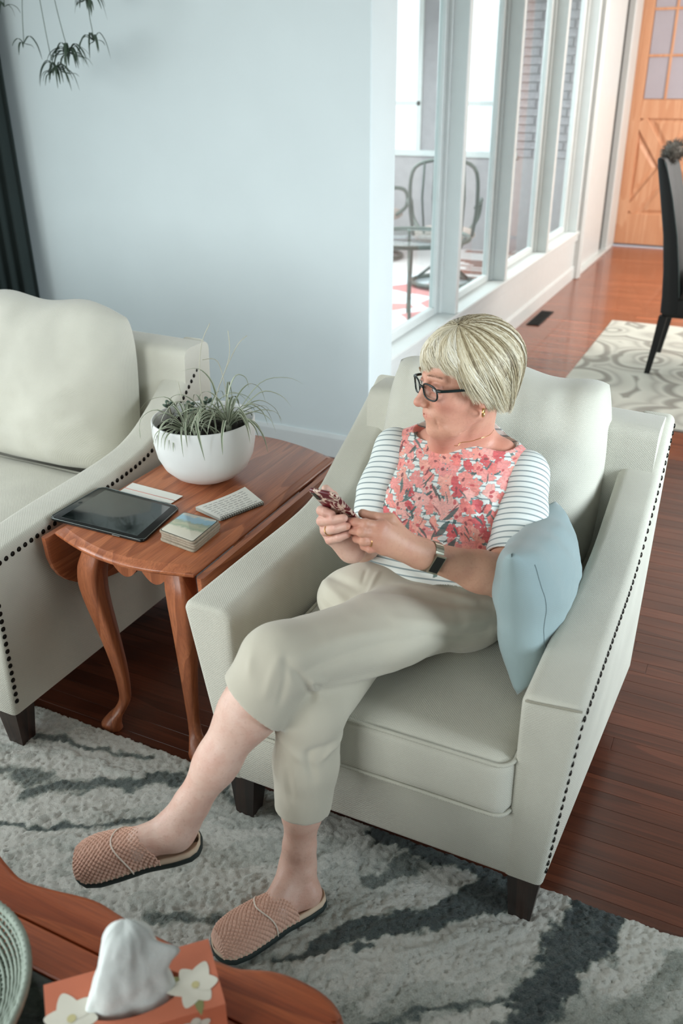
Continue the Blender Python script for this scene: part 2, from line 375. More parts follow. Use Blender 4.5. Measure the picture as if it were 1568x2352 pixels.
# ------------------------------------------------------------------ sunroom beyond the glass
SX0, SX1, SY1 = -5.4, WX - 0.14, 9.4
M['sunfloor'] = plain('pale_sunroom_floor', srgb(214, 206, 204), 0.6)
struct('floor_sunroom', box((SX0, 3.87, -0.012), (SX1, SY1, -0.002)), M['sunfloor'], smooth=False)
bm = bmesh.new()
add_box(bm, (SX0 - 0.1, 3.87, -0.01), (SX0, SY1, 0.75)); add_box(bm, (SX0 - 0.1, 3.87, 2.65), (SX0, SY1, 2.9)); add_box(bm, (SX0 - 0.1, 3.7, -0.01), (SX0, 3.95, 2.9))
for yy in (5.2, 6.6, 8.0, 9.3): add_box(bm, (SX0 - 0.1, yy, 0.75), (SX0, yy + 0.1, 2.65))
struct('wall_sunroom_left', bm, M['trim'], smooth=False)
struct('wall_sunroom_near', box((-5.5, 3.8, -0.01), (-4.1, 3.87, 2.9)), M['wall'], smooth=False)
bm = bmesh.new()   # end wall with two windows and a strip of grey brick to the right
add_box(bm, (SX0, SY1, -0.01), (-1.8, SY1 + 0.1, 0.95)); add_box(bm, (SX0, SY1, 2.62), (-1.8, SY1 + 0.1, 2.9))
add_box(bm, (-3.62, SY1, 0.95), (-3.42, SY1 + 0.1, 2.62)); add_box(bm, (-2.62, SY1, 0.95), (-1.8, SY1 + 0.1, 2.62)); add_box(bm, (SX0, SY1, 0.95), (-4.9, SY1 + 0.1, 2.62))
struct('wall_sunroom_end', bm, plain('sunroom_siding', srgb(172, 166, 168), 0.7), smooth=False)
w3 = struct('window_3', box((-5.0, SY1 - 0.03, 0.93), (-2.55, SY1, 0.99), 0.004, 1), M['trim'], smooth=False)
for xx in (-4.9, -4.28, -3.66, -3.42, -2.68):
    obj('window_frame', box((xx, SY1 - 0.02, 0.98), (xx + 0.05, SY1 + 0.02, 2.62)), M['trim'], w3, smooth=False)
for x0, x1 in ((-4.9, -3.62), (-3.42, -2.62)):
    obj('window_frame', box((x0, SY1 - 0.02, 1.42), (x1, SY1 + 0.02, 1.46)), M['trim'], w3, smooth=False)
# courses of grey brick on the right part of the end wall
brick_m = plain('grey_brick', srgb(168, 162, 166), 0.85, var=0.15, nscale=30)
we = bpy.data.objects['wall_sunroom_end']; bmesh_b = box((0, -0.02, 0), (0.196, 0.0, 0.066), 0.003, 1)
bme = bpy.data.meshes.new('brick'); bmesh.ops.recalc_face_normals(bmesh_b, faces=bmesh_b.faces); bmesh_b.to_mesh(bme); bmesh_b.free(); bme.materials.append(brick_m)
for r in range(22):
    for c in range(4):
        x = -2.60 + c * 0.206 - (0.1 if r % 2 else 0)
        if x < -2.62: x = -2.60
        o = bpy.data.objects.new('brick', bme); COL.objects.link(o); o.parent = we; o.location = (x, SY1, 0.95 + r * 0.076)
# patterned rug in the sunroom
def petal_rug(name, ground, c1, c2, scale):
    t = NT(name); v = t.coords(); vo = t.n('ShaderNodeTexVoronoi', feature='F1'); vo.inputs['Scale'].default_value = scale
    nz = t.n('ShaderNodeTexNoise'); nz.inputs['Scale'].default_value = 2.0; t.l(v, nz.inputs[0]); ad = t.mix(0.12, v, nz.outputs['Color'])
    t.l(ad, vo.inputs['Vector']); ed = t.n('ShaderNodeTexVoronoi', feature='DISTANCE_TO_EDGE'); ed.inputs['Scale'].default_value = scale; t.l(ad, ed.inputs['Vector'])
    sep = t.n('ShaderNodeSeparateColor'); t.l(vo.outputs['Color'], sep.inputs[0])
    col = t.ramp(sep.outputs[0], [(0.0, ground), (0.50, c1), (0.72, c2), (0.9, ground)], 'CONSTANT')
    col = t.mix(t.ramp(ed.outputs['Distance'], [(0.05, (1, 1, 1, 1)), (0.08, (0, 0, 0, 1))]), col, ground)
    t.base(col); t.set(Roughness=0.95); return t.m
o = obj('sunroom_rug', box((-4.3, 4.1, -0.002), (-1.95, 7.9, 0.008), 0.003, 1), petal_rug('red_white_rug', srgb(222, 228, 232), srgb(204, 140, 138), srgb(214, 164, 160), 2.3), smooth=False)
tag(o, 'white rug with coral red leaf shapes on the sunroom floor behind the glass', 'rug')
def torus_pts(c, r, n=28, ry=None): return [(c[0] + r * math.cos(2 * PI * i / n), c[1] + (ry or r) * math.sin(2 * PI * i / n), c[2]) for i in range(n)]
def patio_chair(c, face, label, ir=M['iron']):
    t = thing('swivel_patio_chair', label, 'chair', c, 'iron swivel chairs in the sunroom')
    R = Matrix.Rotation(face, 3, 'Z')
    P = lambda x, y, z: tuple(Vector(c) + R @ Vector((x, y, z)))
    obj('base_ring', tube([P(0.27 * math.cos(a), 0.27 * math.sin(a), 0.03) for a in np.linspace(0, 2 * PI, 29)[:-1]], 0.022, 8, closed=True, flat=1.0), ir, t)
    for a in (0.5, 2.6, 4.7): obj('base_spoke', tube([P(0.26 * math.cos(a), 0.26 * math.sin(a), 0.04), P(0.1 * math.cos(a), 0.1 * math.sin(a), 0.16), P(0, 0, 0.26)], 0.013), ir, t)
    obj('pedestal', tube([P(0, 0, 0.2), P(0, 0, 0.42)], 0.03), ir, t)
    obj('seat', tube([P(0, 0, 0.40), P(0, 0, 0.43), P(0, 0, 0.47), P(0, 0, 0.49)], [0.24, 0.28, 0.27, 0.2], 20), plain('tan_seat_pad', srgb(170, 150, 142), 0.8), t)
    obj('backrest_frame', tube(catmull([P(-0.25, -0.2, 0.46), P(-0.28, -0.3, 0.75), P(-0.24, -0.36, 1.02), P(0, -0.4, 1.08), P(0.24, -0.36, 1.02), P(0.28, -0.3, 0.75), P(0.25, -0.2, 0.46)], 5), 0.016), ir, t)
    for i in range(5):
        x = -0.16 + 0.08 * i; obj('back_slat', tube([P(x, -0.22, 0.48), P(x * 1.1, -0.33, 0.78), P(x, -0.39, 1.06)], 0.009), ir, t)
    for s in (-1, 1): obj('armrest', tube(catmull([P(s * 0.27, -0.28, 0.7), P(s * 0.31, -0.05, 0.72), P(s * 0.31, 0.2, 0.70), P(s * 0.29, 0.24, 0.55), P(s * 0.22, 0.15, 0.45)], 5), 0.018), ir, t)
patio_chair((-2.66, 7.55, 0.008), 0.3, 'grey iron swivel chair on a ring base just behind the first glass pane')
patio_chair((-3.75, 8.55, 0), -0.9, 'grey iron swivel chair farther back by the sunroom windows')
t = thing('patio_table', 'round glass-topped patio table with bent iron legs behind the glass wall', 'table', (-2.30, 6.35, 0.0))
TZ = 0.64; tc = (-2.42, 6.15)
obj('tabletop', lathe([(0, 0), (0.42, 0), (0.425, 0.006), (0.42, 0.012), (0, 0.012)], 40, (tc[0], tc[1], TZ)), M['glass'], t, label='clear glass tabletop')
obj('rim', tube(torus_pts((tc[0], tc[1], TZ), 0.43, 40), 0.016, 8, closed=True), M['iron'], t)
for a in (0.4, 1.97, 3.54, 5.11):
    ca, sa = math.cos(a), math.sin(a)
    obj('leg', tube(catmull([(tc[0] + r * ca, tc[1] + r * sa, z) for r, z in ((0.40, TZ), (0.30, 0.45), (0.16, 0.33), (0.24, 0.15), (0.30, 0.02))], 5), 0.012), M['iron'], t)
t = thing('sunroom_lounge_chair', 'pale blue grey cushioned lounge chair at the far left behind the glass', 'chair', (-3.6, 6.6, 0))
cu = linen('blue_grey_cushion', srgb(150, 170, 178))
obj('seat_cushion', box((-3.9, 6.3, 0.32), (-3.3, 6.95, 0.46), 0.05, 3), cu, t); obj('back_cushion', box((-3.9, 6.88, 0.4), (-3.3, 7.03, 0.98), 0.05, 3), cu, t)
for x in (-3.88, -3.32):
    obj('arm', tube(catmull([(x, 6.3, 0.0), (x, 6.3, 0.5), (x, 6.4, 0.62), (x, 6.8, 0.62), (x, 7.02, 0.6), (x, 7.05, 0)], 5), 0.018), M['iron'], t)
# ------------------------------------------------------------------ area rug under the armchair
def seg_d(P, a, b):
    a = np.array(a); b = np.array(b); ab = b - a; t = np.clip(((P - a) @ ab) / (ab @ ab), 0, 1); return np.linalg.norm(P - (a + t[:, None] * ab), axis=1)
def vnoise(X, Y, seed):
    r = np.random.RandomState(seed); T = r.rand(256, 256); xi = np.floor(X).astype(int); yi = np.floor(Y).astype(int); fx = X - xi; fy = Y - yi
    fx = fx * fx * (3 - 2 * fx); fy = fy * fy * (3 - 2 * fy); g = lambda i, j: T[i % 256, j % 256]
    return (g(xi, yi) * (1 - fx) + g(xi + 1, yi) * fx) * (1 - fy) + (g(xi, yi + 1) * (1 - fx) + g(xi + 1, yi + 1) * fx) * fy
def fnoise(X, Y, s, seed, o=4):
    v = 0; a = 1; tot = 0
    for i in range(o): v = v + a * vnoise(X * s * 2 ** i + 17 * i, Y * s * 2 ** i + 5 * i, seed + i); tot += a; a *= 0.55
    return v / tot
def build_rug():
    step = 0.0042; x0, x1, y0, y1 = -1.86, 0.80, 0.45, 1.468
    nx = int((x1 - x0) / step) + 1; ny = int((y1 - y0) / step) + 1
    gx, gy = np.meshgrid(np.linspace(x0, x1, nx), np.linspace(y0, y1, ny)); X = gx.ravel(); Y = gy.ravel(); P = np.c_[X, Y]
    wx = X + 0.10 * (fnoise(X, Y, 6, 3) - 0.5) + 0.03 * (fnoise(X, Y, 30, 9) - 0.5); wy = Y + 0.10 * (fnoise(X, Y, 6, 13) - 0.5) + 0.03 * (fnoise(X, Y, 30, 19) - 0.5); Wp = np.c_[wx, wy]
    c, s_ = math.cos(0.72), math.sin(0.72); U = wx * c + wy * s_; V = -wx * s_ + wy * c
    base = fnoise(U * 1.6 + 3, V * 6.5, 1.0, 31); fine = fnoise(U, V, 42, 51, 3); mid = fnoise(U * 2.2, V * 11, 1.3, 71)
    H = np.zeros_like(X); tone = 0.73 + 0.58 * (base - 0.5) + 0.10 * (mid - 0.5)
    tone = np.where(base > 0.52, tone + 0.16, tone); tone = np.where(base < 0.41, tone - 0.14, tone)
    def stroke(pts, wd, val, soft=0.25, amt=1.0, h=0.0):
        nonlocal tone, H
        d = np.min([seg_d(Wp, a, b) for a, b in zip(pts, pts[1:])], axis=0); d = d + (fine - 0.5) * wd * 0.9 + (mid - 0.5) * wd * 0.9
        m = np.clip((wd - d) / (wd * soft), 0, 1) * amt; tone = tone * (1 - m) + val * m; H = H + m * h
    stroke([(-0.08, 1.45), (-0.13, 1.31), (-0.15, 1.19), (-0.14, 1.05)], 0.062, 0.10)
    stroke([(-0.62, 1.47), (-0.46, 1.47), (-0.30, 1.43)], 0.055, 0.13)
    stroke([(-0.31, 1.38), (-0.41, 1.29), (-0.51, 1.21), (-0.60, 1.12)], 0.040, 0.15)
    stroke([(-0.50, 1.40), (-0.60, 1.32)], 0.03, 0.32)
    for pts in ([(-1.47, 1.20), (-1.37, 1.28), (-1.23, 1.335), (-1.11, 1.39)],): stroke(pts, 0.032, 0.26, 0.5)
    stroke([(-1.48, 1.08), (-1.34, 1.115), (-1.20, 1.19), (-1.1, 1.25)], 0.016, 0.22, 0.5)
    stroke([(-1.13, 1.065), (-1.01, 1.145)], 0.010, 0.25, 0.5); stroke([(-0.96, 1.0), (-0.88, 1.07), (-0.74, 1.15)], 0.02, 0.30, 0.6)
    stroke([(-0.67, 1.03), (-0.55, 1.12), (-0.47, 1.17)], 0.013, 0.18, 0.5); stroke([(-1.70, 1.35), (-1.45, 1.375), (-1.27, 1.43)], 0.016, 0.28, 0.6)
    stroke([(-1.72, 1.18), (-1.6, 1.23), (-1.5, 1.24)], 0.03, 0.35, 0.6); stroke([(-1.12, 1.44), (-0.98, 1.40)], 0.02, 0.3, 0.6)
    stroke([(-0.30, 0.93), (-0.05, 1.08), (0.10, 1.22)], 0.010, 0.22, 0.6); stroke([(-0.55, 0.9), (-0.32, 1.10), (-0.2, 1.17)], 0.010, 0.25, 0.6); stroke([(0.0, 1.0), (0.2, 1.15)], 0.03, 0.40)
    W_ = dict(h=0.006, soft=0.3)
    stroke([(-0.47, 1.03), (-0.42, 1.10), (-0.405, 1.18), (-0.32, 1.265), (-0.24, 1.345)], 0.017, 0.86, **W_)
    stroke([(-0.82, 1.165), (-0.76, 1.24), (-0.68, 1.35), (-0.66, 1.42)], 0.030, 0.84, **W_); stroke([(-0.60, 1.04), (-0.53, 1.13)], 0.026, 0.86, **W_)
    stroke([(-1.67, 1.26), (-1.5, 1.33), (-1.27, 1.335)], 0.013, 0.84, **W_); stroke([(-1.42, 1.10), (-1.31, 1.19), (-1.24, 1.21)], 0.011, 0.86, **W_)
    stroke([(-1.40, 0.99), (-1.29, 1.10), (-1.10, 1.14), (-0.99, 1.22)], 0.020, 0.82, **W_); stroke([(-1.0, 1.03), (-0.9, 1.12), (-0.80, 1.15)], 0.025, 0.80, **W_)
    stroke([(0.02, 0.98), (0.16, 1.12)], 0.012, 0.80, **W_); stroke([(-0.1, 1.1), (0.0, 1.25), (0.1, 1.40)], 0.05, 0.52, 0.6)
    tone = np.clip(tone + (fine - 0.5) * 0.20, 0.03, 0.95)
    sh = fnoise(X, Y, 95, 91, 2); big = fnoise(X, Y, 14, 101, 2)
    Z = 0.016 + H + 0.010 * sh * 1.0 + 0.004 * big + 0.004 * np.random.rand(len(X))
    ed = np.minimum.reduce([y1 - Y, X - x0 + 1, x1 - X + 1]); Z = np.where(ed < 0.008, Z * np.clip(ed / 0.008, 0.15, 1), Z)
    Y2 = Y + np.where(ed < 0.012, 0.006 * (fnoise(X, Y, 40, 7, 2) - 0.5), 0); jx = (np.random.rand(len(X)) - 0.5) * 0.002
    co = np.c_[X + jx, Y2, Z]; idx = np.arange(nx * ny).reshape(ny, nx)
    q = np.stack([idx[:-1, :-1], idx[:-1, 1:], idx[1:, 1:], idx[1:, :-1]], -1).reshape(-1, 4)
    extra = []; fe = []; k = len(co)
    for (a, b, c_, d) in ((-2.6, -0.7, x0, y1), (x0, -0.7, x1, y0), (x1, -0.7, 0.804, y1)):
        extra += [(a, b, 0.02), (c_, b, 0.02), (c_, d, 0.02), (a, d, 0.02)]; fe.append([k, k + 1, k + 2, k + 3]); k += 4
        extra += [(a, b, 0.001), (c_, b, 0.001), (c_, d, 0.001), (a, d, 0.001)]; k += 4
        for e in range(4): fe.append([k - 8 + e, k - 4 + e, k - 4 + (e + 1) % 4, k - 8 + (e + 1) % 4])
    co = np.vstack([co, np.array(extra)]); tone = np.r_[tone, np.full(len(extra), 0.6)]
    me = bpy.data.meshes.new('area_rug'); me.vertices.add(len(co)); me.vertices.foreach_set('co', co.ravel())
    F = [list(map(int, r)) for r in q]; F += fe
    loops = np.concatenate([q.ravel(), np.array(sum(fe, []))]); tot = len(q) + len(fe)
    me.loops.add(len(loops)); me.loops.foreach_set('vertex_index', loops.astype(np.int32)); me.polygons.add(tot); me.polygons.foreach_set('loop_start', np.arange(tot) * 4); me.polygons.foreach_set('use_smooth', [True] * tot)
    me.update(); me.validate()
    at = me.attributes.new('tone', 'FLOAT', 'POINT'); at.data.foreach_set('value', tone.astype(np.float32))
    t = NT('shaggy_rug'); a = t.n('ShaderNodeAttribute', attribute_name='tone'); v = t.coords(); f = t.noise(v, 900, 3, 0.7); f2 = t.noise(v, 260, 2)
    val = t.math('ADD', a.outputs['Fac'], t.math('MULTIPLY', t.math('SUBTRACT', f, 0.5), 0.45)); val = t.math('ADD', val, t.math('MULTIPLY', t.math('SUBTRACT', f2, 0.5), 0.34))
    t.base(t.ramp(val, [(0.05, srgb(44, 58, 60)), (0.25, srgb(92, 104, 100)), (0.5, srgb(158, 163, 153)), (0.70, srgb(196, 199, 190)), (0.95, srgb(226, 225, 216))]))
    t.set(Roughness=1.0); t.b.inputs['Sheen Weight'].default_value = 0.3; t.bump(t.math('ADD', f, f2), 0.8, 0.004); me.materials.append(t.m)
    o = bpy.data.objects.new('area_rug', me); COL.objects.link(o)
    tag(o, 'thick shaggy rug in grey, charcoal and cream streaks under the woman\'s slippers', 'rug')
build_rug()

# ------------------------------------------------------------------ upholstered seats
def ring2(xo_b, xo_t, xi_b, xi_t, y, z0, z1, r, sgn, ny=6):
    """arm cross-section: outer bottom -> outer top -> inner top -> inner bottom, rounded top corners"""
    pts = [(xo_b, z0)]
    for k in range(ny + 1):
        a = PI / 2 * k / ny; pts.append((xo_t - sgn * r * (1 - math.cos(a)), z1 - r * (1 - math.sin(a))))
    r2 = r * 1.35
    for k in range(ny + 1):
        a = PI / 2 * (1 - k / ny); pts.append((xi_t + sgn * r2 * (1 - math.cos(a)), z1 - r2 * (1 - math.sin(a))))
    pts.append((xi_b, z0)); return [(x, y, z) for x, z in pts]
def shear(verts, y0, y1, amt, z0=0.15):
    for v in verts:
        t = min(1, max(0, (v.co.y - y0) / (y1 - y0))); t = t * t * (3 - 2 * t)
        if v.co.z > z0: v.co.y += amt * t * (v.co.z - z0)
def arm(sgn, X, ys, y0, y1, prof_y, prof_z, width, lean, wy=None):
    """X(y,z) outer surface"""
    rings = []; N = 40
    yl = [y0 + 0.0, y0 + 0.002, y0 + 0.006, y0 + 0.014] + list(np.linspace(y0 + 0.03, y1, N))
    ins = [0.014, 0.006, 0.002, 0.0] + [0] * N
    for y, d in zip(yl, ins):
        zt = interp(y, prof_y, prof_z) - d; wd = width if wy is None else interp(y, wy[0], wy[1])
        rings.append(ring2(X(y, 0.15) - sgn * d, X(y, zt) - sgn * d, X(y, zt) - sgn * (wd - d) - sgn * 0.0, X(y, zt) - sgn * (wd - d), y, 0.15, zt, 0.020, sgn))
    bm = loft(rings); shear(bm.verts, y1 - 0.36, y1, lean); return bm
def smooth_prof(y0, y1, lift):
    f = y1 - y0 - 0.24
    ys = [y0, y0 + 0.22, y0 + f * 0.72, y0 + f * 0.90, y0 + f + 0.02, y0 + f + 0.10, y0 + f + 0.17, y1]
    zs = [0.635, 0.648, 0.662, 0.69, 0.745, 0.80, 0.855, 0.91]
    P = catmull(list(zip(ys, zs)), 6); return [p[0] for p in P], [p[1] for p in P]
def nails(path, nrm, spacing, parent, r=0.0072):
    P = [Vector(p) for p in path]; acc = 0; nxt = 0
    if 'nailhead' not in bpy.data.meshes:
        me = bpy.data.meshes.new('nailhead'); b = bmesh.new(); bmesh.ops.create_uvsphere(b, u_segments=10, v_segments=6, radius=1.0)
        bmesh.ops.delete(b, geom=[v for v in b.verts if v.co.z < -0.01], context='VERTS')
        for v in b.verts: v.co.z *= 0.5
        b.to_mesh(me); b.free(); me.materials.append(M['nail']); me.polygons.foreach_set('use_smooth', [True] * len(me.polygons))
    me = bpy.data.meshes['nailhead']; W = wloc(parent)
    for a, b in zip(P, P[1:]):
        L = (b - a).length
        while nxt <= acc + L:
            p = a.lerp(b, (nxt - acc) / L); n = nrm(p) if callable(nrm) else Vector(nrm)
            o = bpy.data.objects.new('nailhead', me); COL.objects.link(o); o.parent = parent
            o.location = p - W; o.rotation_euler = n.to_track_quat('Z', 'Y').to_euler(); o.scale = (r, r, r); nxt += spacing
        acc += L
def boxcushion(lo, hi, puff, r=0.035, n=22, wr=0.0, seed=0, axis=2):
    """soft boxed cushion: rounded box, puffed along one axis, with faint wrinkles"""
    lo, hi = Vector(lo), Vector(hi); c = (lo + hi) / 2; h = (hi - lo) / 2; bm = bmesh.new(); bmesh.ops.create_cube(bm, size=2.0)
    bmesh.ops.subdivide_edges(bm, edges=bm.edges[:], cuts=n, use_grid_fill=True)
    for v in bm.verts:
        p = Vector(v.co); q = Vector((math.copysign(abs(x) ** 0.75, x) for x in p)) if False else p
        core = Vector(((max(-1, min(1, q[i])) * h[i]) for i in range(3)))
        inner = Vector((max(-h[i] + r, min(h[i] - r, core[i])) for i in range(3))); d = core - inner
        if d.length > 1e-9: core = inner + d.normalized() * r
        o = [i for i in range(3) if i != axis]; e = (1 - q[o[0]] ** 2) * (1 - q[o[1]] ** 2)
        core[axis] += math.copysign(puff * e ** 0.6, q[axis]) if abs(q[axis]) > 0.98 else q[axis] * puff * e ** 0.6
        for i in o:
            k = [j for j in o if j != i][0]
            core[i] += math.copysign(puff * 0.35 * (1 - q[k] ** 2), q[i]) * (abs(q[i]) ** 3)
        if wr:
            w_ = fbm((core.x * 6 + seed, core.y * 6, core.z * 3), 1.0) * wr; nrm = Vector((q[i] ** 5 for i in range(3))); nrm = nrm.normalized() if nrm.length > 0 else nrm
            core += nrm * w_
        v.co = core + c
    return bm
def back_cushion(bounds, th, lean, seed, n=46):
    """loose pillow-back: bounds (x0,x1,z0,z1), front bulges to -y"""
    x0, x1, z0, z1, yb = bounds; bm = bmesh.new(); grid = {}
    for side in (0, 1):
        for i in range(n + 1):
            for j in range(n + 1):
                u = -1 + 2 * i / n; v = -1 + 2 * j / n
                if side and (i in (0, n) or j in (0, n)): grid[side, i, j] = grid[0, i, j]; continue
                cc = 1 - 0.07 * (u * u * v * v) ** 1.5; pu = u * (1 + 0.015 * (1 - v * v)) * cc; pv = v * (1 + 0.03 * (1 - u * u)) * cc
                e = (1 - abs(u) ** 3.2) ** 0.42 * (1 - abs(v) ** 3.2) ** 0.42
                # gathered creases that run in from the top edge and corners
                cr = 0.010 * math.sin(u * 15 + seed) * math.exp(-((1 - v) / 0.28) ** 1.2) + 0.006 * math.sin(u * 29 + seed * 2 + 3 * v) * math.exp(-((1 - v) / 0.16))
                cr += 0.008 * math.sin(v * 11 + 2 * u + seed) * math.exp(-((1 - abs(u)) / 0.2))
                x = (x0 + x1) / 2 + pu * (x1 - x0) / 2; z = (z0 + z1) / 2 + pv * (z1 - z0) / 2
                z += (0.010 * math.sin(u * 7 + seed)) * max(0, v) ** 4
                f = 1.0 if side == 0 else -0.35
                y = yb - f * th * e * (1 + 0.10 * fbm((u * 1.5 + seed, v * 1.5, seed), 1)) - (cr * e if side == 0 else 0) + lean * (z - z0)
                y -= 0.03 * (1 - (v + 0.4) ** 2) * e if side == 0 else 0
                grid[side, i, j] = bm.verts.new((x, y, z))
        for i in range(n):
            for j in range(n):
                q = [grid[side, i, j], grid[side, i + 1, j], grid[side, i + 1, j + 1], grid[side, i, j + 1]]
                if len(set(q)) == 4:
                    try: bm.faces.new(q if side == 0 else q[::-1])
                    except ValueError: pass
    return bm
def rect_loop(x0, x1, y0, y1, z, r, k=6):
    pts = []
    for cx, cy, a0 in ((x1 - r, y0 + r, -PI / 2), (x1 - r, y1 - r, 0), (x0 + r, y1 - r, PI / 2), (x0 + r, y0 + r, PI)):
        for i in range(k + 1): a = a0 + PI / 2 * i / k; pts.append((cx + r * math.cos(a), cy + r * math.sin(a), z))
    return pts
def taper_leg(x, y, s=0.034, z1=0.15, dx=0.0, dy=0.0):
    return loft([[(x + dx + sx * s * 0.62, y + dy + sy * s * 0.62, 0.0) for sx, sy in ((-1, -1), (1, -1), (1, 1), (-1, 1))], [(x + sx * s, y + sy * s, z1) for sx, sy in ((-1, -1), (1, -1), (1, 1), (-1, 1))]])
def upholstered(t, xl, xr, y0, y1, widthL, widthR, lean, nailsR=True):
    XR = lambda y, z: interp(y, [y0, y1], [xr[0], xr[1]]) + (interp(y, [y0, y1], [xr[2], xr[3]]) - interp(y, [y0, y1], [xr[0], xr[1]])) * (z - 0.15) / 0.5
    XL = lambda y, z: interp(y, [y0, y1], [xl[0], xl[1]]) + (interp(y, [y0, y1], [xl[2], xl[3]]) - interp(y, [y0, y1], [xl[0], xl[1]])) * (z - 0.15) / 0.5
    py, pz = smooth_prof(y0, y1, 0); wy = ([y0, y0 + 0.3, y1 - 0.1, y1], [widthR, widthR, widthR * 0.86, widthR * 0.8])
    obj('arm', arm(1, XR, None, y0, y1, py, pz, widthR, lean, wy), M['linen'], t, angle=60)
    obj('arm', arm(-1, XL, None, y0, y1, py, pz, widthL, lean, ([y0, y1], [widthL, widthL * 0.8])), M['linen'], t, angle=60)
    xa, xb = XL(y1, 0.5) + 0.02, XR(y1, 0.5) - 0.02
    n = 14; bm = bmesh.new()   # back: slab with rounded top and a slight crown
    rings = []
    for i in range(n + 1):
        u = i / n; x = xa + (xb - xa) * u; zt = 0.91 + 0.012 * math.sin(PI * u); r = 0.03; R = [(x, y1 - 0.16, 0.16)]
        for k in range(6): a = PI / 2 * k / 5; R.append((x, y1 - 0.13 + r - r * math.cos(a) - 0.0, zt - r + r * math.sin(a)))
        for k in range(6): a = PI / 2 * (1 - k / 5); R.append((x, y1 - r + r * math.cos(a), zt - r + r * math.sin(a)))
        R.append((x, y1, 0.15)); rings.append(R)
    bm = loft(rings); shear(bm.verts, y1 - 0.36, y1, lean)
    obj('back', bm, M['linen'], t, angle=60)
    bm = box((XL(y0, 0.15) + 0.03, y0 + 0.0015, 0.15), (XR(y0, 0.15) - 0.03, y1 - 0.05, 0.325), 0.006, 2); obj('seat_base', bm, M['linen'], t)
    if nailsR:
        pts = []
        for y in np.linspace(y1 - 0.004, y0 + 0.012, 60):
            z = interp(y, py, pz); tt = min(1, max(0, (y - (y1 - 0.36)) / 0.36)); tt = tt * tt * (3 - 2 * tt)
            pts.append((XR(y, z) + 0.0005, y + lean * tt * (z - 0.15), z - 0.026))
        z_ = np.linspace(pts[-1][2] - 0.01, 0.17, 20)
        pts += [(XR(y0 + 0.012, z) + 0.0005, y0 + 0.014, z) for z in z_]
        nails(pts, (1, 0, 0.05), 0.0235, t)
    return XL, XR
A = thing('armchair', 'cream linen club chair with nailhead trim that the woman sits in', 'armchair', (-0.59, 1.8, 0), 'matching cream nailhead seats')
upholstered(A, (-0.985, -0.965, -1.068, -0.985), (-0.195, -0.155, -0.158, -0.153), 1.353, 2.235, 0.125, 0.12, 0.07)
sc_ = boxcushion((-0.905, 1.325, 0.325), (-0.278, 2.02, 0.478), 0.012, 0.03, 20, 0.004, 3)
sc_o = obj('seat_cushion', sc_, M['linen'], A)
obj('piping', tube(rect_loop(-0.905, -0.278, 1.325, 2.02, 0.468, 0.035), 0.0048, 8, closed=True), M['welt'], sc_o)
obj('piping', tube(rect_loop(-0.905, -0.278, 1.325, 2.02, 0.334, 0.035), 0.0048, 8, closed=True), M['welt'], sc_o)
obj('back_cushion', back_cushion((-0.895, -0.290, 0.485, 1.012, 2.125), 0.155, 0.10, 1.3), M['linen'], A)
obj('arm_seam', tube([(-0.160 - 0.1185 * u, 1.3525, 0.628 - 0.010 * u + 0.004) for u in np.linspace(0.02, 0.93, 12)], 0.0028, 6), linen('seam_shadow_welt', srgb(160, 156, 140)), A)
for x, y in ((-0.235, 1.395), (-0.945, 1.395)): obj('leg', taper_leg(x, y, 0.036, 0.155, 0.0, -0.012), M['darkleg'], A, smooth=False)
for x, y in ((-0.215, 2.17), (-0.96, 2.17)): obj('leg', taper_leg(x, y, 0.03, 0.155, 0, 0.03), M['darkleg'], A, smooth=False)

S = thing('sofa', 'cream linen sofa with nailhead arm at the left edge beside the side table', 'sofa', (-2.6, 1.8, 0), 'matching cream nailhead seats')
upholstered(S, (-3.62, -3.62, -3.66, -3.66), (-1.622, -1.616, -1.606, -1.655), 1.292, 2.36, 0.125, 0.125, 0.05)
c1 = obj('seat_cushion', boxcushion((-2.66, 1.27, 0.325), (-1.752, 2.1, 0.478), 0.014, 0.03, 20, 0.004, 8), M['linen'], S)
obj('piping', tube(rect_loop(-2.66, -1.752, 1.27, 2.1, 0.468, 0.035), 0.0048, 8, closed=True), M['welt'], c1)
obj('seat_cushion', boxcushion((-3.52, 1.27, 0.325), (-2.67, 2.1, 0.478), 0.014, 0.03, 12, 0.004, 9), M['linen'], S)
obj('back_cushion', back_cushion((-2.62, -1.825, 0.485, 1.035, 2.17), 0.16, 0.10, 4.0, 56), M['linen'], S)
obj('back_cushion', back_cushion((-3.42, -2.60, 0.485, 1.03, 2.17), 0.16, 0.10, 2.0, 24), M['linen'], S)
for x, y in ((-1.665, 1.335), (-3.57, 1.335)): obj('leg', taper_leg(x, y, 0.036, 0.155), M['darkleg'], S, smooth=False)
for x, y in ((-1.675, 2.16), (-3.57, 2.3)): obj('leg', taper_leg(x, y, 0.032, 0.155), M['darkleg'], S, smooth=False)

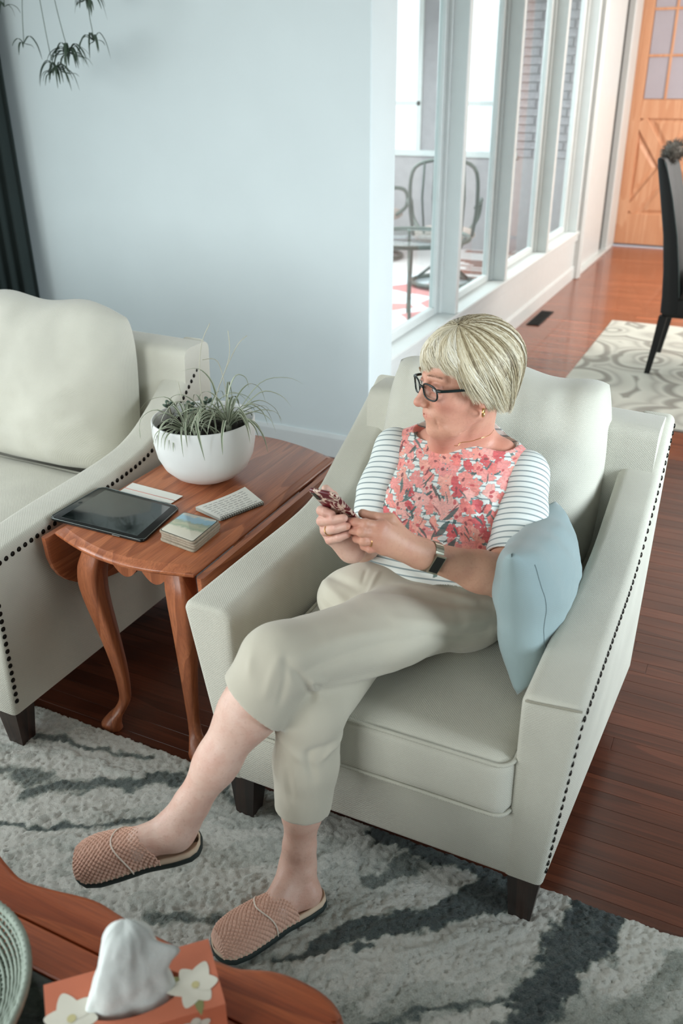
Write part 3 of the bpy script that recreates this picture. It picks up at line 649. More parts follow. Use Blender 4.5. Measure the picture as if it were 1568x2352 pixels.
# throw pillow: four corners, bilinear, puffed and pinched
SEAM = []
def pillow(c, th, n=44, pinch=0.06, seed=0, wr=0.006):
    c = [Vector(p) for p in c]; bm = bmesh.new(); N = (c[1] - c[0]).cross(c[3] - c[0]).normalized(); g = {}
    for side in (0, 1):
        for i in range(n + 1):
            for j in range(n + 1):
                u = -1 + 2 * i / n; v = -1 + 2 * j / n
                if side and (i in (0, n) or j in (0, n)): g[side, i, j] = g[0, i, j]; continue
                pu = u * (1 - pinch * (1 - v * v)); pv = v * (1 - pinch * (1 - u * u)); s, t_ = (pu + 1) / 2, (pv + 1) / 2
                p = c[0] * (1 - s) * (1 - t_) + c[1] * s * (1 - t_) + c[2] * s * t_ + c[3] * (1 - s) * t_
                e = ((1 - u * u) * (1 - v * v)) ** 0.40; f = 1 if side else -1
                w_ = wr * (math.sin(u * 9 + 3 * v + seed) * math.exp(-((1 - abs(v)) / 0.3)) + math.sin(v * 13 + 2 * u + seed) * math.exp(-((1 - abs(u)) / 0.35)) + fbm((u * 2 + seed, v * 2, f), 1))
                g[side, i, j] = bm.verts.new(p + N * (f * (th * e + w_ * e ** 0.5)))
        for i in range(n):
            for j in range(n):
                q = [g[side, i, j], g[side, i + 1, j], g[side, i + 1, j + 1], g[side, i, j + 1]]
                if len(set(q)) == 4:
                    try: bm.faces.new(q)
                    except ValueError: pass
    SEAM.clear(); SEAM.extend([[tuple(g[s_, i, j].co + N * (0.0008 if s_ else -0.0008)) for i in range(4, n - 3)] for s_, j in ((0, 4), (1, 4), (0, 7), (1, 7))])
    return bm
pc4 = [(-0.318, 1.50, 0.515), (-0.348, 1.455, 0.875), (-0.360, 1.90, 0.79), (-0.325, 1.97, 0.53)]
M['teal'] = linen('dusty_blue_cotton', srgb(152, 172, 174), 900, 0.15, 0.05)
P_ = thing('throw_pillow', 'square dusty blue throw pillow wedged between the woman\'s elbow and the chair arm', 'pillow', (-0.33, 1.7, 0.5))
obj('cover', pillow(pc4, 0.082, seed=2), M['teal'], P_)
obj('zip_seam', tube(SEAM[0], 0.0008, 5), plain('grey_thread', srgb(132, 150, 154), 0.8), P_)

# ------------------------------------------------------------------ side table
T = thing('side_table', 'orange oak drop-leaf side table with curved legs between the sofa and the armchair', 'table', (-1.34, 1.85, 0))
TZ = 0.645
def top_outline(inset=0.0, n=14):
    x0, x1 = -1.567 + inset, -1.110 - inset; f0, f1, b0, b1 = 1.490 + inset, 1.462 + inset, 2.285 - inset, 2.235 - inset; pts = []
    for i in range(n + 1): u = i / n; pts.append((x0 + (x1 - x0) * u, f0 + (f1 - f0) * u - 0.045 * math.sin(PI * u) * (1 - 0.0 * inset)))
    for i in range(n + 1): u = 1 - i / n; pts.append((x0 + (x1 - x0) * u, b0 + (b1 - b0) * u + 0.045 * math.sin(PI * u)))
    return pts
rings = [[(x, y, z) for x, y in top_outline(i)] for i, z in ((0.012, TZ - 0.024), (0.003, TZ - 0.022), (0.0, TZ - 0.016), (0.001, TZ - 0.011), (0.008, TZ - 0.007), (0.016, TZ - 0.004), (0.020, TZ - 0.0005), (0.021, TZ))]
obj('tabletop', loft(rings), M['oak'], T, angle=50)
def leaf(x, sg):
    P = []; 
    for i in range(25): a = PI * i / 24; P.append((1.86 - 0.40 * math.cos(a) * 1.0, 0.628 - 0.25 * math.sin(a) ** 0.7))
    i1 = [(1.86 + (y - 1.86) * 0.985, 0.626 + (z - 0.626) * 0.97) for y, z in P]
    return loft([[(x, y, z) for y, z in i1], [(x + 0.003 * sg, y, z) for y, z in P], [(x + 0.015 * sg, y, z) for y, z in P], [(x + 0.019 * sg, y, z) for y, z in i1]])
obj('drop_leaf', leaf(-1.103, 1), M['oak'], T, angle=40); obj('drop_leaf', leaf(-1.570, -1), M['oak'], T, angle=40)
def sqring(c, s, rr=0.35, n=20):
    out = []
    for k in range(n):
        a = 2 * PI * k / n; e = 2.0 / (2.0 + 3.0 * rr); cs, sn = math.cos(a), math.sin(a)
        out.append((c[0] + s * math.copysign(abs(cs) ** e, cs), c[1] + s * math.copysign(abs(sn) ** e, sn), c[2]))
    return out
def cabriole(cx, cy, sx, sy):
    prof = [(0.0, 0.0, 0.022, 0), (0.008, 0.0, 0.026, 0), (0.020, 0.006, 0.028, 0), (0.034, 0.016, 0.024, 0), (0.028, 0.045, 0.019, 0), (0.008, 0.075, 0.016, 0), (0.0, 0.11, 0.0165, 0.1), (0.0, 0.18, 0.018, 0.2), (0.006, 0.26, 0.020, 0.3), (0.016, 0.36, 0.024, 0.4), (0.028, 0.45, 0.028, 0.5), (0.034, 0.51, 0.031, 0.6), (0.030, 0.555, 0.032, 0.8), (0.018, 0.60, 0.031, 1.0), (0.010, 0.622, 0.029, 1.0)]
    zz = [0.0, 0.010, 0.026, 0.045, 0.068, 0.092, 0.12, 0.19, 0.27, 0.36, 0.44, 0.50, 0.55, 0.59, 0.622]
    off = [0.034, 0.040, 0.040, 0.030, 0.010, -0.002, -0.006, -0.004, 0.004, 0.016, 0.027, 0.031, 0.025, 0.012, 0.004]
    rad = [0.022, 0.027, 0.028, 0.023, 0.017, 0.0155, 0.0155, 0.018, 0.021, 0.025, 0.029, 0.032, 0.033, 0.031, 0.029]
    K = catmull([(cx + sx * o, cy + sy * o, z) for o, z in zip(off, zz)], 3); RR = np.interp(np.linspace(0, len(zz) - 1, len(K)), range(len(zz)), rad)
    return loft([sqring(k, r, 0.1 + 0.9 * min(1, k[2] / 0.55)) for k, r in zip(K, RR)])
for lx, ly, sx, sy in ((-1.452, 1.530, -0.75, -0.75), (-1.208, 1.530, 0.75, -0.75), (-1.452, 2.19, -0.75, 0.75), (-1.208, 2.19, 0.75, 0.75)):
    obj('leg', cabriole(lx, ly, sx, sy), M['oakz'], T, angle=60)
def apron(x0, x1, y, dip):
    P = [(x0, 0.622)]
    for i in range(41):
        u = i / 40; x = x0 + (x1 - x0) * u; d = 0.05 + 0.045 * abs(math.sin(PI * (u * 2))) ** 0.8 if dip else 0.05
        if abs(u - 0.5) < 0.03: d = 0.030
        P.append((x, 0.622 - d))
    P.append((x1, 0.622)); return prism(P, 'Y', y - 0.009, y + 0.009)
obj('apron', apron(-1.425, -1.235, 1.535, True), M['oakz'], T, smooth=False); obj('apron', apron(-1.425, -1.235, 2.185, True), M['oakz'], T, smooth=False)
for x in (-1.452, -1.208): obj('apron', box((x - 0.009, 1.555, 0.545), (x + 0.009, 2.165, 0.622), 0.002, 1), M['oakz'], T, smooth=False)

# ------------------------------------------------------------------ planter bowl with plants
pcn = (-1.383, 1.938, TZ)
B = thing('planter_bowl', 'white glazed bowl planter filled with soil on the side table', 'planter', pcn)
prof = [(0, 0.0), (0.045, 0.0), (0.066, 0.004), (0.096, 0.020), (0.122, 0.046), (0.138, 0.080), (0.1455, 0.120), (0.1475, 0.165), (0.147, 0.183), (0.1455, 0.187), (0.1425, 0.1875), (0.140, 0.184), (0.139, 0.155), (0.134, 0.135), (0, 0.13)]
M['ceramic'] = plain('white_ceramic', srgb(226, 228, 226), 0.32, var=0.015); 
obj('bowl', lathe(prof, 72, pcn), M['ceramic'], B)
def soil():
    bm = bmesh.new(); n = 40; g = {}
    for i in range(n + 1):
        for k in range(64):
            r = 0.1395 * i / n; a = 2 * PI * k / 64; g[i, k] = bm.verts.new((pcn[0] + r * math.cos(a), pcn[1] + r * math.sin(a), pcn[2] + 0.152 + 0.008 * fbm((r * math.cos(a) * 40, r * math.sin(a) * 40, 0), 1.0, 3) + 0.004 * random.random()))
            if i == 0: break
    for i in range(1, n):
        for k in range(64): bm.faces.new((g[i, k], g[i, (k + 1) % 64], g[i + 1, (k + 1) % 64], g[i + 1, k]))
    for k in range(64): bm.faces.new((g[0, 0], g[1, k], g[1, (k + 1) % 64]))
    return bm
obj('soil', soil(), plain('potting_soil', srgb(40, 34, 30), 0.95, var=0.4, nscale=300, bump=0.5, bscale=300), B)
def leafmat(name, edge, mid):
    t = NT(name); a = t.n('ShaderNodeAttribute', attribute_name='across'); t.base(t.ramp(a.outputs['Fac'], [(0.0, edge), (0.30, edge), (0.42, mid), (0.58, mid), (0.70, edge)])); t.set(Roughness=0.45); t.b.inputs['Subsurface Weight'].default_value = 0.0; return t.m
M['spider'] = leafmat('variegated_leaf', srgb(168, 174, 152), srgb(72, 94, 66)); M['spiderdark'] = leafmat('dark_leaf', srgb(62, 78, 62), srgb(40, 54, 42))
def strap(path, w, m, parent, name='leaf'):
    K = catmull(path, 4); n = len(K); co = []; f = []; ac = []; P = [Vector(k) for k in K]
    for i, p in enumerate(P):
        t = (P[min(i + 1, n - 1)] - P[max(i - 1, 0)]).normalized(); s = t.cross(Vector((0, 0, 1))); s = s.normalized() if s.length > 0.05 else Vector((1, 0, 0)); up = s.cross(t); u = i / (n - 1)
        ww = w * min(1, 0.45 + 2.2 * u) * max(0.05, (1 - u ** 3))
        for k in range(5): q = (k - 2) / 2; co.append(tuple(p + s * ww * q - up * ww * 0.45 * (1 - abs(q)))); ac.append(k / 4)
    for i in range(n - 1):
        for k in range(4): a = i * 5 + k; f.append((a, a + 1, a + 6, a + 5))
    o = obj(name, (co, [], f), m, parent); at = o.data.attributes.new('across', 'FLOAT', 'POINT'); at.data.foreach_set('value', ac); return o
def spider(name, label, c, n, L, m, w=0.0042, seed=1, droop=1.0, group=None, hint=()):
    r = random.Random(seed); t = thing(name, label, 'plant', c, group); C = Vector(c)
    obj('crown', tube([C, C + Vector((0, 0, 0.02)), C + Vector((0, 0, 0.035))], [0.008, 0.009, 0.004], 8), m, t)
    for i in range(n):
        a = 2 * PI * (i * 0.381966) + r.uniform(-0.3, 0.3); l = L * r.uniform(0.55, 1.1); h = l * r.uniform(0.35, 0.75); d = Vector((math.cos(a), math.sin(a), 0))
        e = h - l * r.uniform(0.3, 0.9) * droop; cv = Vector((-d.y, d.x, 0)) * l * r.uniform(-0.15, 0.15)
        strap([C + Vector((0, 0, 0.01)), C + d * l * 0.25 + Vector((0, 0, h * 0.75)), C + d * l * 0.6 + cv * 0.5 + Vector((0, 0, h)), C + d * l * 0.9 + cv + Vector((0, 0, (h + e) / 2 + 0.01)), C + d * l * 1.02 + cv * 1.4 + Vector((0, 0, max(e, -0.02)))], w * r.uniform(0.7, 1.15), m, t)
    for path, ww in hint: strap(path, ww, m, t)
    return t
px, py, pz = pcn
zr = pz + 0.19
F_ = lambda dx, dy, dz: (px + dx, py + dy, zr + dz)
spider('spider_plant', 'spider plant at the front of the bowl, striped leaves spilling over its rim', (px + 0.0, py - 0.085, pz + 0.158), 34, 0.11, M['spider'], seed=4, group=None, hint=[
    ([F_(0, -0.09, 0), F_(-0.02, -0.12, 0.03), F_(-0.035, -0.155, 0.01), F_(-0.04, -0.168, -0.05)], 0.0052),
    ([F_(0.01, -0.09, 0), F_(0.05, -0.11, 0.035), F_(0.085, -0.145, 0.0), F_(0.105, -0.155, -0.06)], 0.0052),
    ([F_(-0.01, -0.08, 0), F_(-0.08, -0.10, 0.04), F_(-0.13, -0.115, 0.01), F_(-0.135, -0.12, -0.05)], 0.0040),
    ([F_(-0.02, -0.06, 0), F_(-0.09, -0.03, 0.05), F_(-0.17, -0.02, 0.03), F_(-0.21, -0.02, -0.01)], 0.0030)])
spider('spider_plant', 'spider plant at the right of the bowl with the tallest arching leaves', (px + 0.085, py + 0.0, pz + 0.158), 34, 0.15, M['spider'], seed=11, droop=0.7, hint=[
    ([F_(0.07, 0.0, 0), F_(0.085, 0.01, 0.08), F_(0.10, 0.03, 0.125), F_(0.125, 0.04, 0.12), F_(0.135, 0.04, 0.09)], 0.0045),
    ([F_(0.09, -0.02, 0), F_(0.12, -0.07, 0.03), F_(0.135, -0.11, 0.0), F_(0.14, -0.12, -0.05)], 0.0052),
    ([F_(0.09, 0.02, 0), F_(0.15, 0.07, 0.07), F_(0.20, 0.10, 0.06), F_(0.225, 0.12, 0.02)], 0.0042),
    ([F_(0.09, 0.02, 0), F_(0.14, 0.09, 0.09), F_(0.20, 0.14, 0.10), F_(0.24, 0.17, 0.075)], 0.0030)])
spider('spider_plant', 'pale wiry spider plant in the middle of the bowl crossing its neighbours', (px + 0.0, py + 0.02, pz + 0.158), 24, 0.13, M['spider'], seed=23, droop=0.8, w=0.0036, hint=[
    ([F_(0.03, 0.04, 0), F_(0.0, 0.06, 0.08), F_(-0.06, 0.08, 0.11), F_(-0.11, 0.06, 0.10)], 0.0034)])
# succulent with thick round leaves at the back left
t = thing('jade_plant', 'small dark green succulent at the back left of the bowl', 'plant', (px - 0.09, py + 0.03, pz + 0.15))
r = random.Random(5); jm = plain('succulent_green', srgb(84, 104, 88), 0.5); stm = plain('succulent_stem', srgb(150, 148, 128), 0.7)
for s in range(6):
    bx, by = px - 0.09 + r.uniform(-0.03, 0.06), py + 0.04 + r.uniform(-0.03, 0.05); h = r.uniform(0.03, 0.07); dx, dy = r.uniform(-0.02, 0.03), r.uniform(-0.02, 0.02)
    obj('stem', tube([(bx, by, pz + 0.15), (bx + dx * 0.5, by + dy, pz + 0.15 + h * 0.6), (bx + dx, by + dy, pz + 0.15 + h)], 0.003, 6), stm, t)
    for k in range(5):
        a = k * 2.4; c = Vector((bx + dx + 0.009 * math.cos(a), by + dy + 0.009 * math.sin(a), pz + 0.15 + h - 0.003 * k)); b_ = bmesh.new()
        bmesh.ops.create_icosphere(b_, subdivisions=2, radius=1.0, matrix=Matrix.Translation(c) @ Matrix.Rotation(a, 4, 'Z') @ Matrix.Rotation(-0.5, 4, 'Y') @ Matrix.Diagonal((0.010, 0.0065, 0.003, 1)))
        obj('leaf', b_, jm, t)
t = thing('dried_flower_stalk', 'bare pale dried stalks rising from the middle of the bowl', 'plant', (px + 0.02, py + 0.0, pz + 0.155))
sk = plain('dried_stalk', srgb(186, 184, 166), 0.8)
for path in ([F_(0.01, 0, -0.03), F_(0.0, 0.0, 0.10), F_(0.0, 0.02, 0.20), F_(0.02, 0.04, 0.26)], [F_(0.02, 0, -0.03), F_(0.04, 0.03, 0.08), F_(0.08, 0.07, 0.19), F_(0.10, 0.10, 0.22)], [F_(0.04, 0.03, 0.08), F_(0.07, 0.05, 0.17), F_(0.065, 0.06, 0.24)], [F_(0.0, 0.02, 0.16), F_(0.03, 0.05, 0.15), F_(0.05, 0.05, 0.06), F_(0.045, 0.04, 0.0)], [F_(-0.03, -0.02, -0.03), F_(-0.05, -0.02, 0.04), F_(-0.06, -0.02, 0.10)]):
    obj('stalk', tube(catmull(path, 5), 0.0012, 5), sk, t)

# ------------------------------------------------------------------ things on the table
def slab(corners, z0, z1, r=0.004, k=4, bm=None, ins=0.0):
    """rounded-corner slab from four plan corners"""
    C = [Vector((x, y, 0)) for x, y in corners]; cen = sum(C, Vector()) / 4; P = []
    for i in range(4):
        a, b, c = C[i - 1], C[i], C[(i + 1) % 4]; p0 = b + (a - b).normalized() * r; p1 = b + (c - b).normalized() * r
        for j in range(k + 1): t_ = j / k; q = p0 * (1 - t_) ** 2 + b * 2 * t_ * (1 - t_) + p1 * t_ ** 2; P.append(q)
    sh = lambda d: [cen + (p - cen) * (1 - d / (p - cen).length) for p in P]
    e = min(0.0015, (z1 - z0) * 0.3)
    return loft([[(p.x, p.y, z) for p in sh(d + ins)] for z, d in ((z0, e), (z0 + e, 0), (z1 - e, 0), (z1, e))], bm=bm)
TB = [(-1.612, 1.522), (-1.302, 1.522), (-1.330, 1.722), (-1.612, 1.738)]
def inset(C, d0, d1=None, e0=None, e1=None):
    C = [Vector((x, y)) for x, y in C]; f = lambda u, v: tuple((C[0] * (1 - u) + C[1] * u) * (1 - v) + (C[3] * (1 - u) + C[2] * u) * v); return [f(d0, e0), f(1 - d1, e0), f(1 - d1, 1 - e1), f(d0, 1 - e1)]
t = thing('tablet', 'black tablet computer lying screen up at the front left of the side table', 'tablet', (-1.46, 1.62, TZ))
gl_black = plain('black_plastic', srgb(12, 17, 17), 0.25)
obj('case', slab(TB, TZ + 0.0006, TZ + 0.009, 0.016), gl_black, t, label='black rounded tablet body')
obj('metal_edge', tube([(x, y, TZ + 0.0088) for x, y in [(p[0], p[1]) for p in (lambda C: [tuple(Vector(C[i]).lerp(Vector(C[(i + 1) % 4]), s)) for i in range(4) for s in np.linspace(0.06, 0.94, 8)])(TB)]], 0.0009, 6, closed=True), plain('brushed_edge', srgb(120, 130, 128), 0.3, 0.7), t)
t2 = NT('smudged_screen'); v = t2.coords((14, 14, 14)); nz = t2.noise(v, 1.0, 4, 0.6, 0.7); t2.base(t2.ramp(nz, [(0.35, srgb(10, 16, 16)), (0.6, srgb(28, 38, 36)), (0.8, srgb(52, 62, 58))])); t2.b.inputs['Roughness'].default_value = 0.08
t2.l(t2.ramp(nz, [(0.3, (0.05,) * 3 + (1,)), (0.8, (0.22,) * 3 + (1,))]), t2.b.inputs['Roughness']); t2.b.inputs['Coat Weight'].default_value = 0.6
obj('screen', slab(inset(TB, 0.095, 0.085, 0.07, 0.07), TZ + 0.009, TZ + 0.0094, 0.001), t2.m, t, smooth=False, label='dark glossy screen with smudges')
hb = inset(TB, 0.03, 0.93, 0.46, 0.46); obj('home_button', lathe([(0, 0.0004), (0.006, 0.0004), (0.0065, 0)], 16, ((hb[0][0] + hb[1][0]) / 2, (hb[0][1] + hb[2][1]) / 2, TZ + 0.009)), plain('button', srgb(34, 40, 40), 0.3), t)
obj('port', box((-1.40, 1.5205, TZ + 0.003), (-1.375, 1.5235, TZ + 0.0055), 0.0005, 1), plain('port_metal', srgb(110, 112, 108), 0.4, 0.6), t)
# four coasters in a stack
CO = [(-1.272, 1.553), (-1.154, 1.535), (-1.160, 1.665), (-1.274, 1.668)]
cork = plain('coaster_edge', srgb(150, 138, 120), 0.7, var=0.15, nscale=90)
def pic():
    t = NT('coaster_picture'); v = t.coords(); sp = t.n('ShaderNodeSeparateXYZ'); t.l(v, sp.inputs[0]); nz = t.noise(v, 60, 3)
    yy = t.math('ADD', sp.outputs[1], t.math('MULTIPLY', t.math('SUBTRACT', nz, 0.5), 0.03)); yy = t.math('ADD', t.math('MULTIPLY', yy, 8.0), 0.5)
    col = t.ramp(yy, [(0.0, srgb(206, 202, 188)), (0.34, srgb(200, 196, 178)), (0.42, srgb(150, 162, 140)), (0.52, srgb(176, 176, 150)), (0.62, srgb(142, 156, 140)), (0.68, srgb(140, 176, 192)), (0.82, srgb(150, 186, 200)), (0.9, srgb(208, 206, 194))])
    t.base(col); t.set(Roughness=0.35); return t.m
for i in range(4):
    dx, dy = (0.0015 * ((i * 7) % 3 - 1), 0.0015 * ((i * 5) % 3 - 1)); q = [(x + dx, y + dy) for x, y in CO]; z0 = TZ + 0.0004 + i * 0.0078
    lab = ['bottom', 'second from the bottom', 'third from the bottom', 'top'][i]
    t = thing('coaster', ('square coaster with a pale landscape picture, topmost of the stack beside the tablet' if i == 3 else f'square cork-edged coaster, {lab} of the stack beside the tablet'), 'coaster', (-1.215, 1.605, z0), 'coasters stacked on the side table')
    obj('board', slab(q, z0, z0 + 0.0072, 0.010), cork, t)
    if i == 3:
        obj('rim', slab(q, z0 + 0.0070, z0 + 0.0076, 0.010, ins=0.003), plain('dark_rim', srgb(70, 70, 60), 0.5), t)
        obj('picture', slab(q, z0 + 0.0076, z0 + 0.0080, 0.009, ins=0.006), pic(), t)
# notepad with wire spiral
NP = [(-1.192, 1.708), (-1.138, 1.845), (-1.222, 1.885), (-1.288, 1.735)]
t = thing('spiral_notepad', 'small spiral notepad with handwritten lines curling up behind the coasters', 'notepad', (-1.2, 1.79, TZ))
paper = plain('paper', srgb(222, 222, 214), 0.8, var=0.03)
def sheet(C, z, curl, n=12):
    C = [Vector((x, y, 0)) for x, y in C]; co = []; f = []
    for i in range(n + 1):
        for j in range(n + 1):
            u, v = i / n, j / n; p = (C[0] * (1 - u) + C[1] * u) * (1 - v) + (C[3] * (1 - u) + C[2] * u) * v; co.append((p.x, p.y, z + curl(u, v)))
    m = len(co)
    for c in list(co): co.append((c[0], c[1], c[2] - 0.0006))
    for i in range(n):
        for j in range(n): a = i * (n + 1) + j; f.append((a, a + 1, a + n + 2, a + n + 1)); f.append((m + a, m + a + n + 1, m + a + n + 2, m + a + 1))
    return (co, [], f)
for k in range(5): obj('page', sheet(NP, TZ + 0.002 + k * 0.0016, lambda u, v, k=k: 0.003 * v * (k / 4) + 0.010 * u ** 3 * v * (k / 4)), paper, t)
r = random.Random(8); A0, A1, A2, A3 = [Vector((x, y, 0)) for x, y in NP]; ink = plain('pencil_ink', srgb(128, 130, 136), 0.8)
for ln in range(7):
    v = 0.16 + ln * 0.115; u = 0.08
    while u < 0.86:
        l = r.uniform(0.05, 0.13); pts = []
        for s in np.linspace(0, 1, 8):
            uu = u + l * s; vv = v + r.uniform(-0.014, 0.014); p = (A0 * (1 - uu) + A1 * uu) * (1 - vv) + (A3 * (1 - uu) + A2 * uu) * vv; pts.append((p.x, p.y, TZ + 0.0092 + 0.003 * vv + 0.010 * uu ** 3 * vv))
        obj('handwriting', tube(pts, 0.0004, 4), ink, t); u += l + 0.03
wire = plain('spiral_wire', srgb(70, 66, 56), 0.35, 0.8)
for i in range(19):
    p = A0.lerp(A1, 0.04 + i * 0.051); d = (A3 - A0).normalized(); obj('wire_ring', tube([(p.x + d.x * 0.006 * math.cos(a) , p.y + d.y * 0.006 * math.cos(a), TZ + 0.0065 + 0.006 * math.sin(a)) for a in np.linspace(0, 2 * PI, 13)[:-1]], 0.0008, 5, closed=True), wire, t)
# envelope half under the tablet
t = thing('envelope', 'white envelope with a red line sticking out from behind the tablet', 'envelope', (-1.46, 1.76, TZ))
EV = [(-1.555, 1.742), (-1.372, 1.738), (-1.368, 1.790), (-1.556, 1.806)]
obj('paper', sheet(EV, TZ + 0.0012, lambda u, v: 0.0015 * v + 0.002 * u, 4), paper, t, smooth=False)
e_ = [Vector((x, y, 0)) for x, y in EV]; l0, l1 = e_[0].lerp(e_[3], 0.42), e_[1].lerp(e_[2], 0.35); obj('red_line', tube([(l0.x, l0.y, TZ + 0.0020), ((l0.x + l1.x) / 2, (l0.y + l1.y) / 2, TZ + 0.003), (l1.x, l1.y, TZ + 0.0039)], 0.0010, 4), plain('red_ink', srgb(196, 116, 104), 0.7), t)

# ------------------------------------------------------------------ coffee table
K = thing('coffee_table', 'red brown coffee table with a scalloped edge and inset stone in the lower left foreground', 'table', (-1.1, 0.35, 0))
CZ = 0.45
edge = [(-1.90, 0.72), (-1.62, 0.725), (-1.40, 0.765), (-1.24, 0.775), (-1.12, 0.768), (-1.04, 0.742), (-0.985, 0.727), (-0.93, 0.732), (-0.843, 0.747), (-0.78, 0.742), (-0.716, 0.737), (-0.65, 0.736), (-0.589, 0.741), (-0.552, 0.744), (-0.530, 0.752), (-0.50, 0.763), (-0.465, 0.768), (-0.42, 0.766), (-0.385, 0.755), (-0.36, 0.733), (-0.345, 0.70), (-0.343, 0.66), (-0.352, 0.60), (-0.352, 0.45), (-0.345, 0.2), (-0.40, 0.02)]
E2 = catmull(edge, 5)
def strip(e_fn_outer, y_in, z0, z1, extra=0.0): pass
outer = [p for p in E2]
def lvl(d): # shrink outline towards centre
    cx_, cy_ = -1.1, 0.35; return [(x - d * (1 if x > cx_ else -1) * min(1, abs(x - cx_) / 0.6), y - d * (1 if y > cy_ else -1)) for x, y in outer]
def plank(y_in, ring_d, z_list, nm):
    pass
# long back board with the shaped edge
back = [p for p in outer if p[1] > 0.662 and p[0] < -0.3]
def closed_board(pts, inner_y, x_end, nm):
    prof = [(0.010, CZ - 0.030), (0.001, CZ - 0.026), (0.0, CZ - 0.018), (0.003, CZ - 0.009), (0.009, CZ - 0.003), (0.016, CZ)]
    rings = []
    for d, z in prof:
        rings.append([(x - (d if x > -0.45 and y < 0.74 else 0), y - (d if y > 0.70 else 0), z) for x, y in pts] + [(x_end, inner_y, z), (pts[0][0], inner_y, z)])
    return loft(rings)
obj('back_board', closed_board(back, 0.6635, back[-1][0] - 0.016, 'b'), M['cherry'], K, angle=50)
obj('inner_board', box((-1.90, 0.600, CZ - 0.028), (-0.43, 0.6605, CZ - 0.0005), 0.002, 1), M['cherry'], K, smooth=False)
side = [p for p in outer if p[1] <= 0.663]
obj('end_board', loft([[(x - d, y, z) for x, y in side] + [(-0.428, side[-1][1], z), (-0.428, 0.6605, z)] for d, z in ((0.01, CZ - 0.03), (0.0, CZ - 0.02), (0.004, CZ - 0.008), (0.016, CZ))]), M['cherry'], K, angle=50)
obj('inner_board', box((-0.53, 0.03, CZ - 0.028), (-0.432, 0.598, CZ - 0.0005), 0.002, 1), M['cherry'], K, smooth=False)
obj('front_board', box((-1.90, -0.06, CZ - 0.028), (-0.43, 0.10, CZ), 0.004, 1), M['cherry'], K, smooth=False)
st = NT('dark_green_stone'); v = st.coords(); n1 = st.noise(v, 12, 5, 0.7, 1.5); st.base(st.ramp(n1, [(0.35, srgb(22, 30, 28)), (0.52, srgb(52, 60, 54)), (0.6, srgb(28, 36, 33)), (0.75, srgb(70, 76, 68))])); st.set(Roughness=0.15)
obj('stone_inset', box((-1.86, 0.10, CZ - 0.026), (-0.532, 0.598, CZ - 0.004), 0.002, 1), st.m, K, smooth=False, label='dark green marbled stone panel')
obj('apron', box((-1.84, 0.0, CZ - 0.11), (-0.41, 0.03, CZ - 0.03), 0.004, 1), M['cherry'], K, smooth=False); obj('apron', box((-1.84, 0.66, CZ - 0.11), (-0.41, 0.69, CZ - 0.03), 0.004, 1), M['cherry'], K, smooth=False)
for x, y in ((-0.44, 0.66), (-1.8, 0.66), (-0.44, 0.04), (-1.8, 0.04)):
    obj('leg', loft([sqring((x + o, y, z), r_, 0.5) for o, z, r_ in ((0.015, 0.0, 0.024), (0.02, 0.03, 0.028), (0.005, 0.09, 0.02), (0.0, 0.2, 0.024), (0.0, 0.34, 0.034), (0.0, CZ - 0.03, 0.036))]), M['cherry'], K)
# woven tray
Wt = thing('woven_basket', 'pale green woven wicker tray at the far left end of the coffee table', 'basket', (-0.945, 0.436, CZ))
wk = plain('pale_green_wicker', srgb(146, 158, 146), 0.6, var=0.15, nscale=60)
bc = (-0.945, 0.436); R0 = 0.190
obj('base', lathe([(0, 0.002), (0.12, 0.002), (0.12, 0.008), (0, 0.008)], 40, (bc[0], bc[1], CZ)), wk, Wt)
obj('rim', tube(torus_pts((bc[0], bc[1], CZ + 0.066), R0 + 0.002, 64), 0.0065, 8, closed=True), wk, Wt)
for i in range(10):
    u = i / 9; rr = 0.12 + (R0 - 0.12) * u ** 0.7; z = CZ + 0.006 + 0.06 * u; obj('weave_ring', tube([(bc[0] + (rr + 0.0022 * math.sin(k * PI + i * PI)) * math.cos(2 * PI * k / 96), bc[1] + (rr + 0.0022 * math.sin(k * PI + i * PI)) * math.sin(2 * PI * k / 96), z + 0.0015 * math.cos(k * PI + i * PI)) for k in range(96)], 0.0026, 5, closed=True), wk, Wt)
for k in range(110):
    a = 2 * PI * k / 110; obj('stake', tube([(bc[0] + rr * math.cos(a + da), bc[1] + rr * math.sin(a + da), z) for rr, z, da in ((0.115, CZ + 0.005, 0), (0.160, CZ + 0.024, 0.03), (0.180, CZ + 0.048, 0.075), (0.190, CZ + 0.0715, 0.12), (0.197, CZ + 0.068, 0.15))], 0.0022, 5), wk, Wt)
# tissue box
X = thing('tissue_box', 'terracotta tissue box printed with white magnolias, tissue pulled up', 'tissue box', (-0.625, 0.59, CZ))
c0, c1_, c2, c3 = Vector((-0.752, 0.546, 0)), Vector((-0.579, 0.712, 0)), Vector((-0.499, 0.635, 0)), Vector((-0.672, 0.469, 0))
BZ = 0.53; cen = (c0 + c2) / 2; U = (c1_ - c0); Vv = (c3 - c0); lu, lv = U.length, Vv.length; U = U / lu; Vv = Vv / lv
def bp(u, v, z): p = cen + U * u + Vv * v; return (p.x, p.y, z)
card = plain('terracotta_card', srgb(206, 118, 88), 0.45, var=0.05)
bm = bmesh.new(); n = 40; oval = [bp(0.072 * math.cos(2 * PI * k / n), 0.034 * math.sin(2 * PI * k / n), BZ) for k in range(n)]
def rectp(k, z):
    a = 2 * PI * k / n; cu, sv = math.cos(a), math.sin(a); s = min((lu / 2) / max(abs(cu), 1e-6), (lv / 2) / max(abs(sv), 1e-6)); return bp(cu * s, sv * s, z)
an = [math.atan2(lv / 2, lu / 2)]
angs = sorted(set([2 * PI * k / n for k in range(n)] + [an[0], PI - an[0], PI + an[0], 2 * PI - an[0]]))
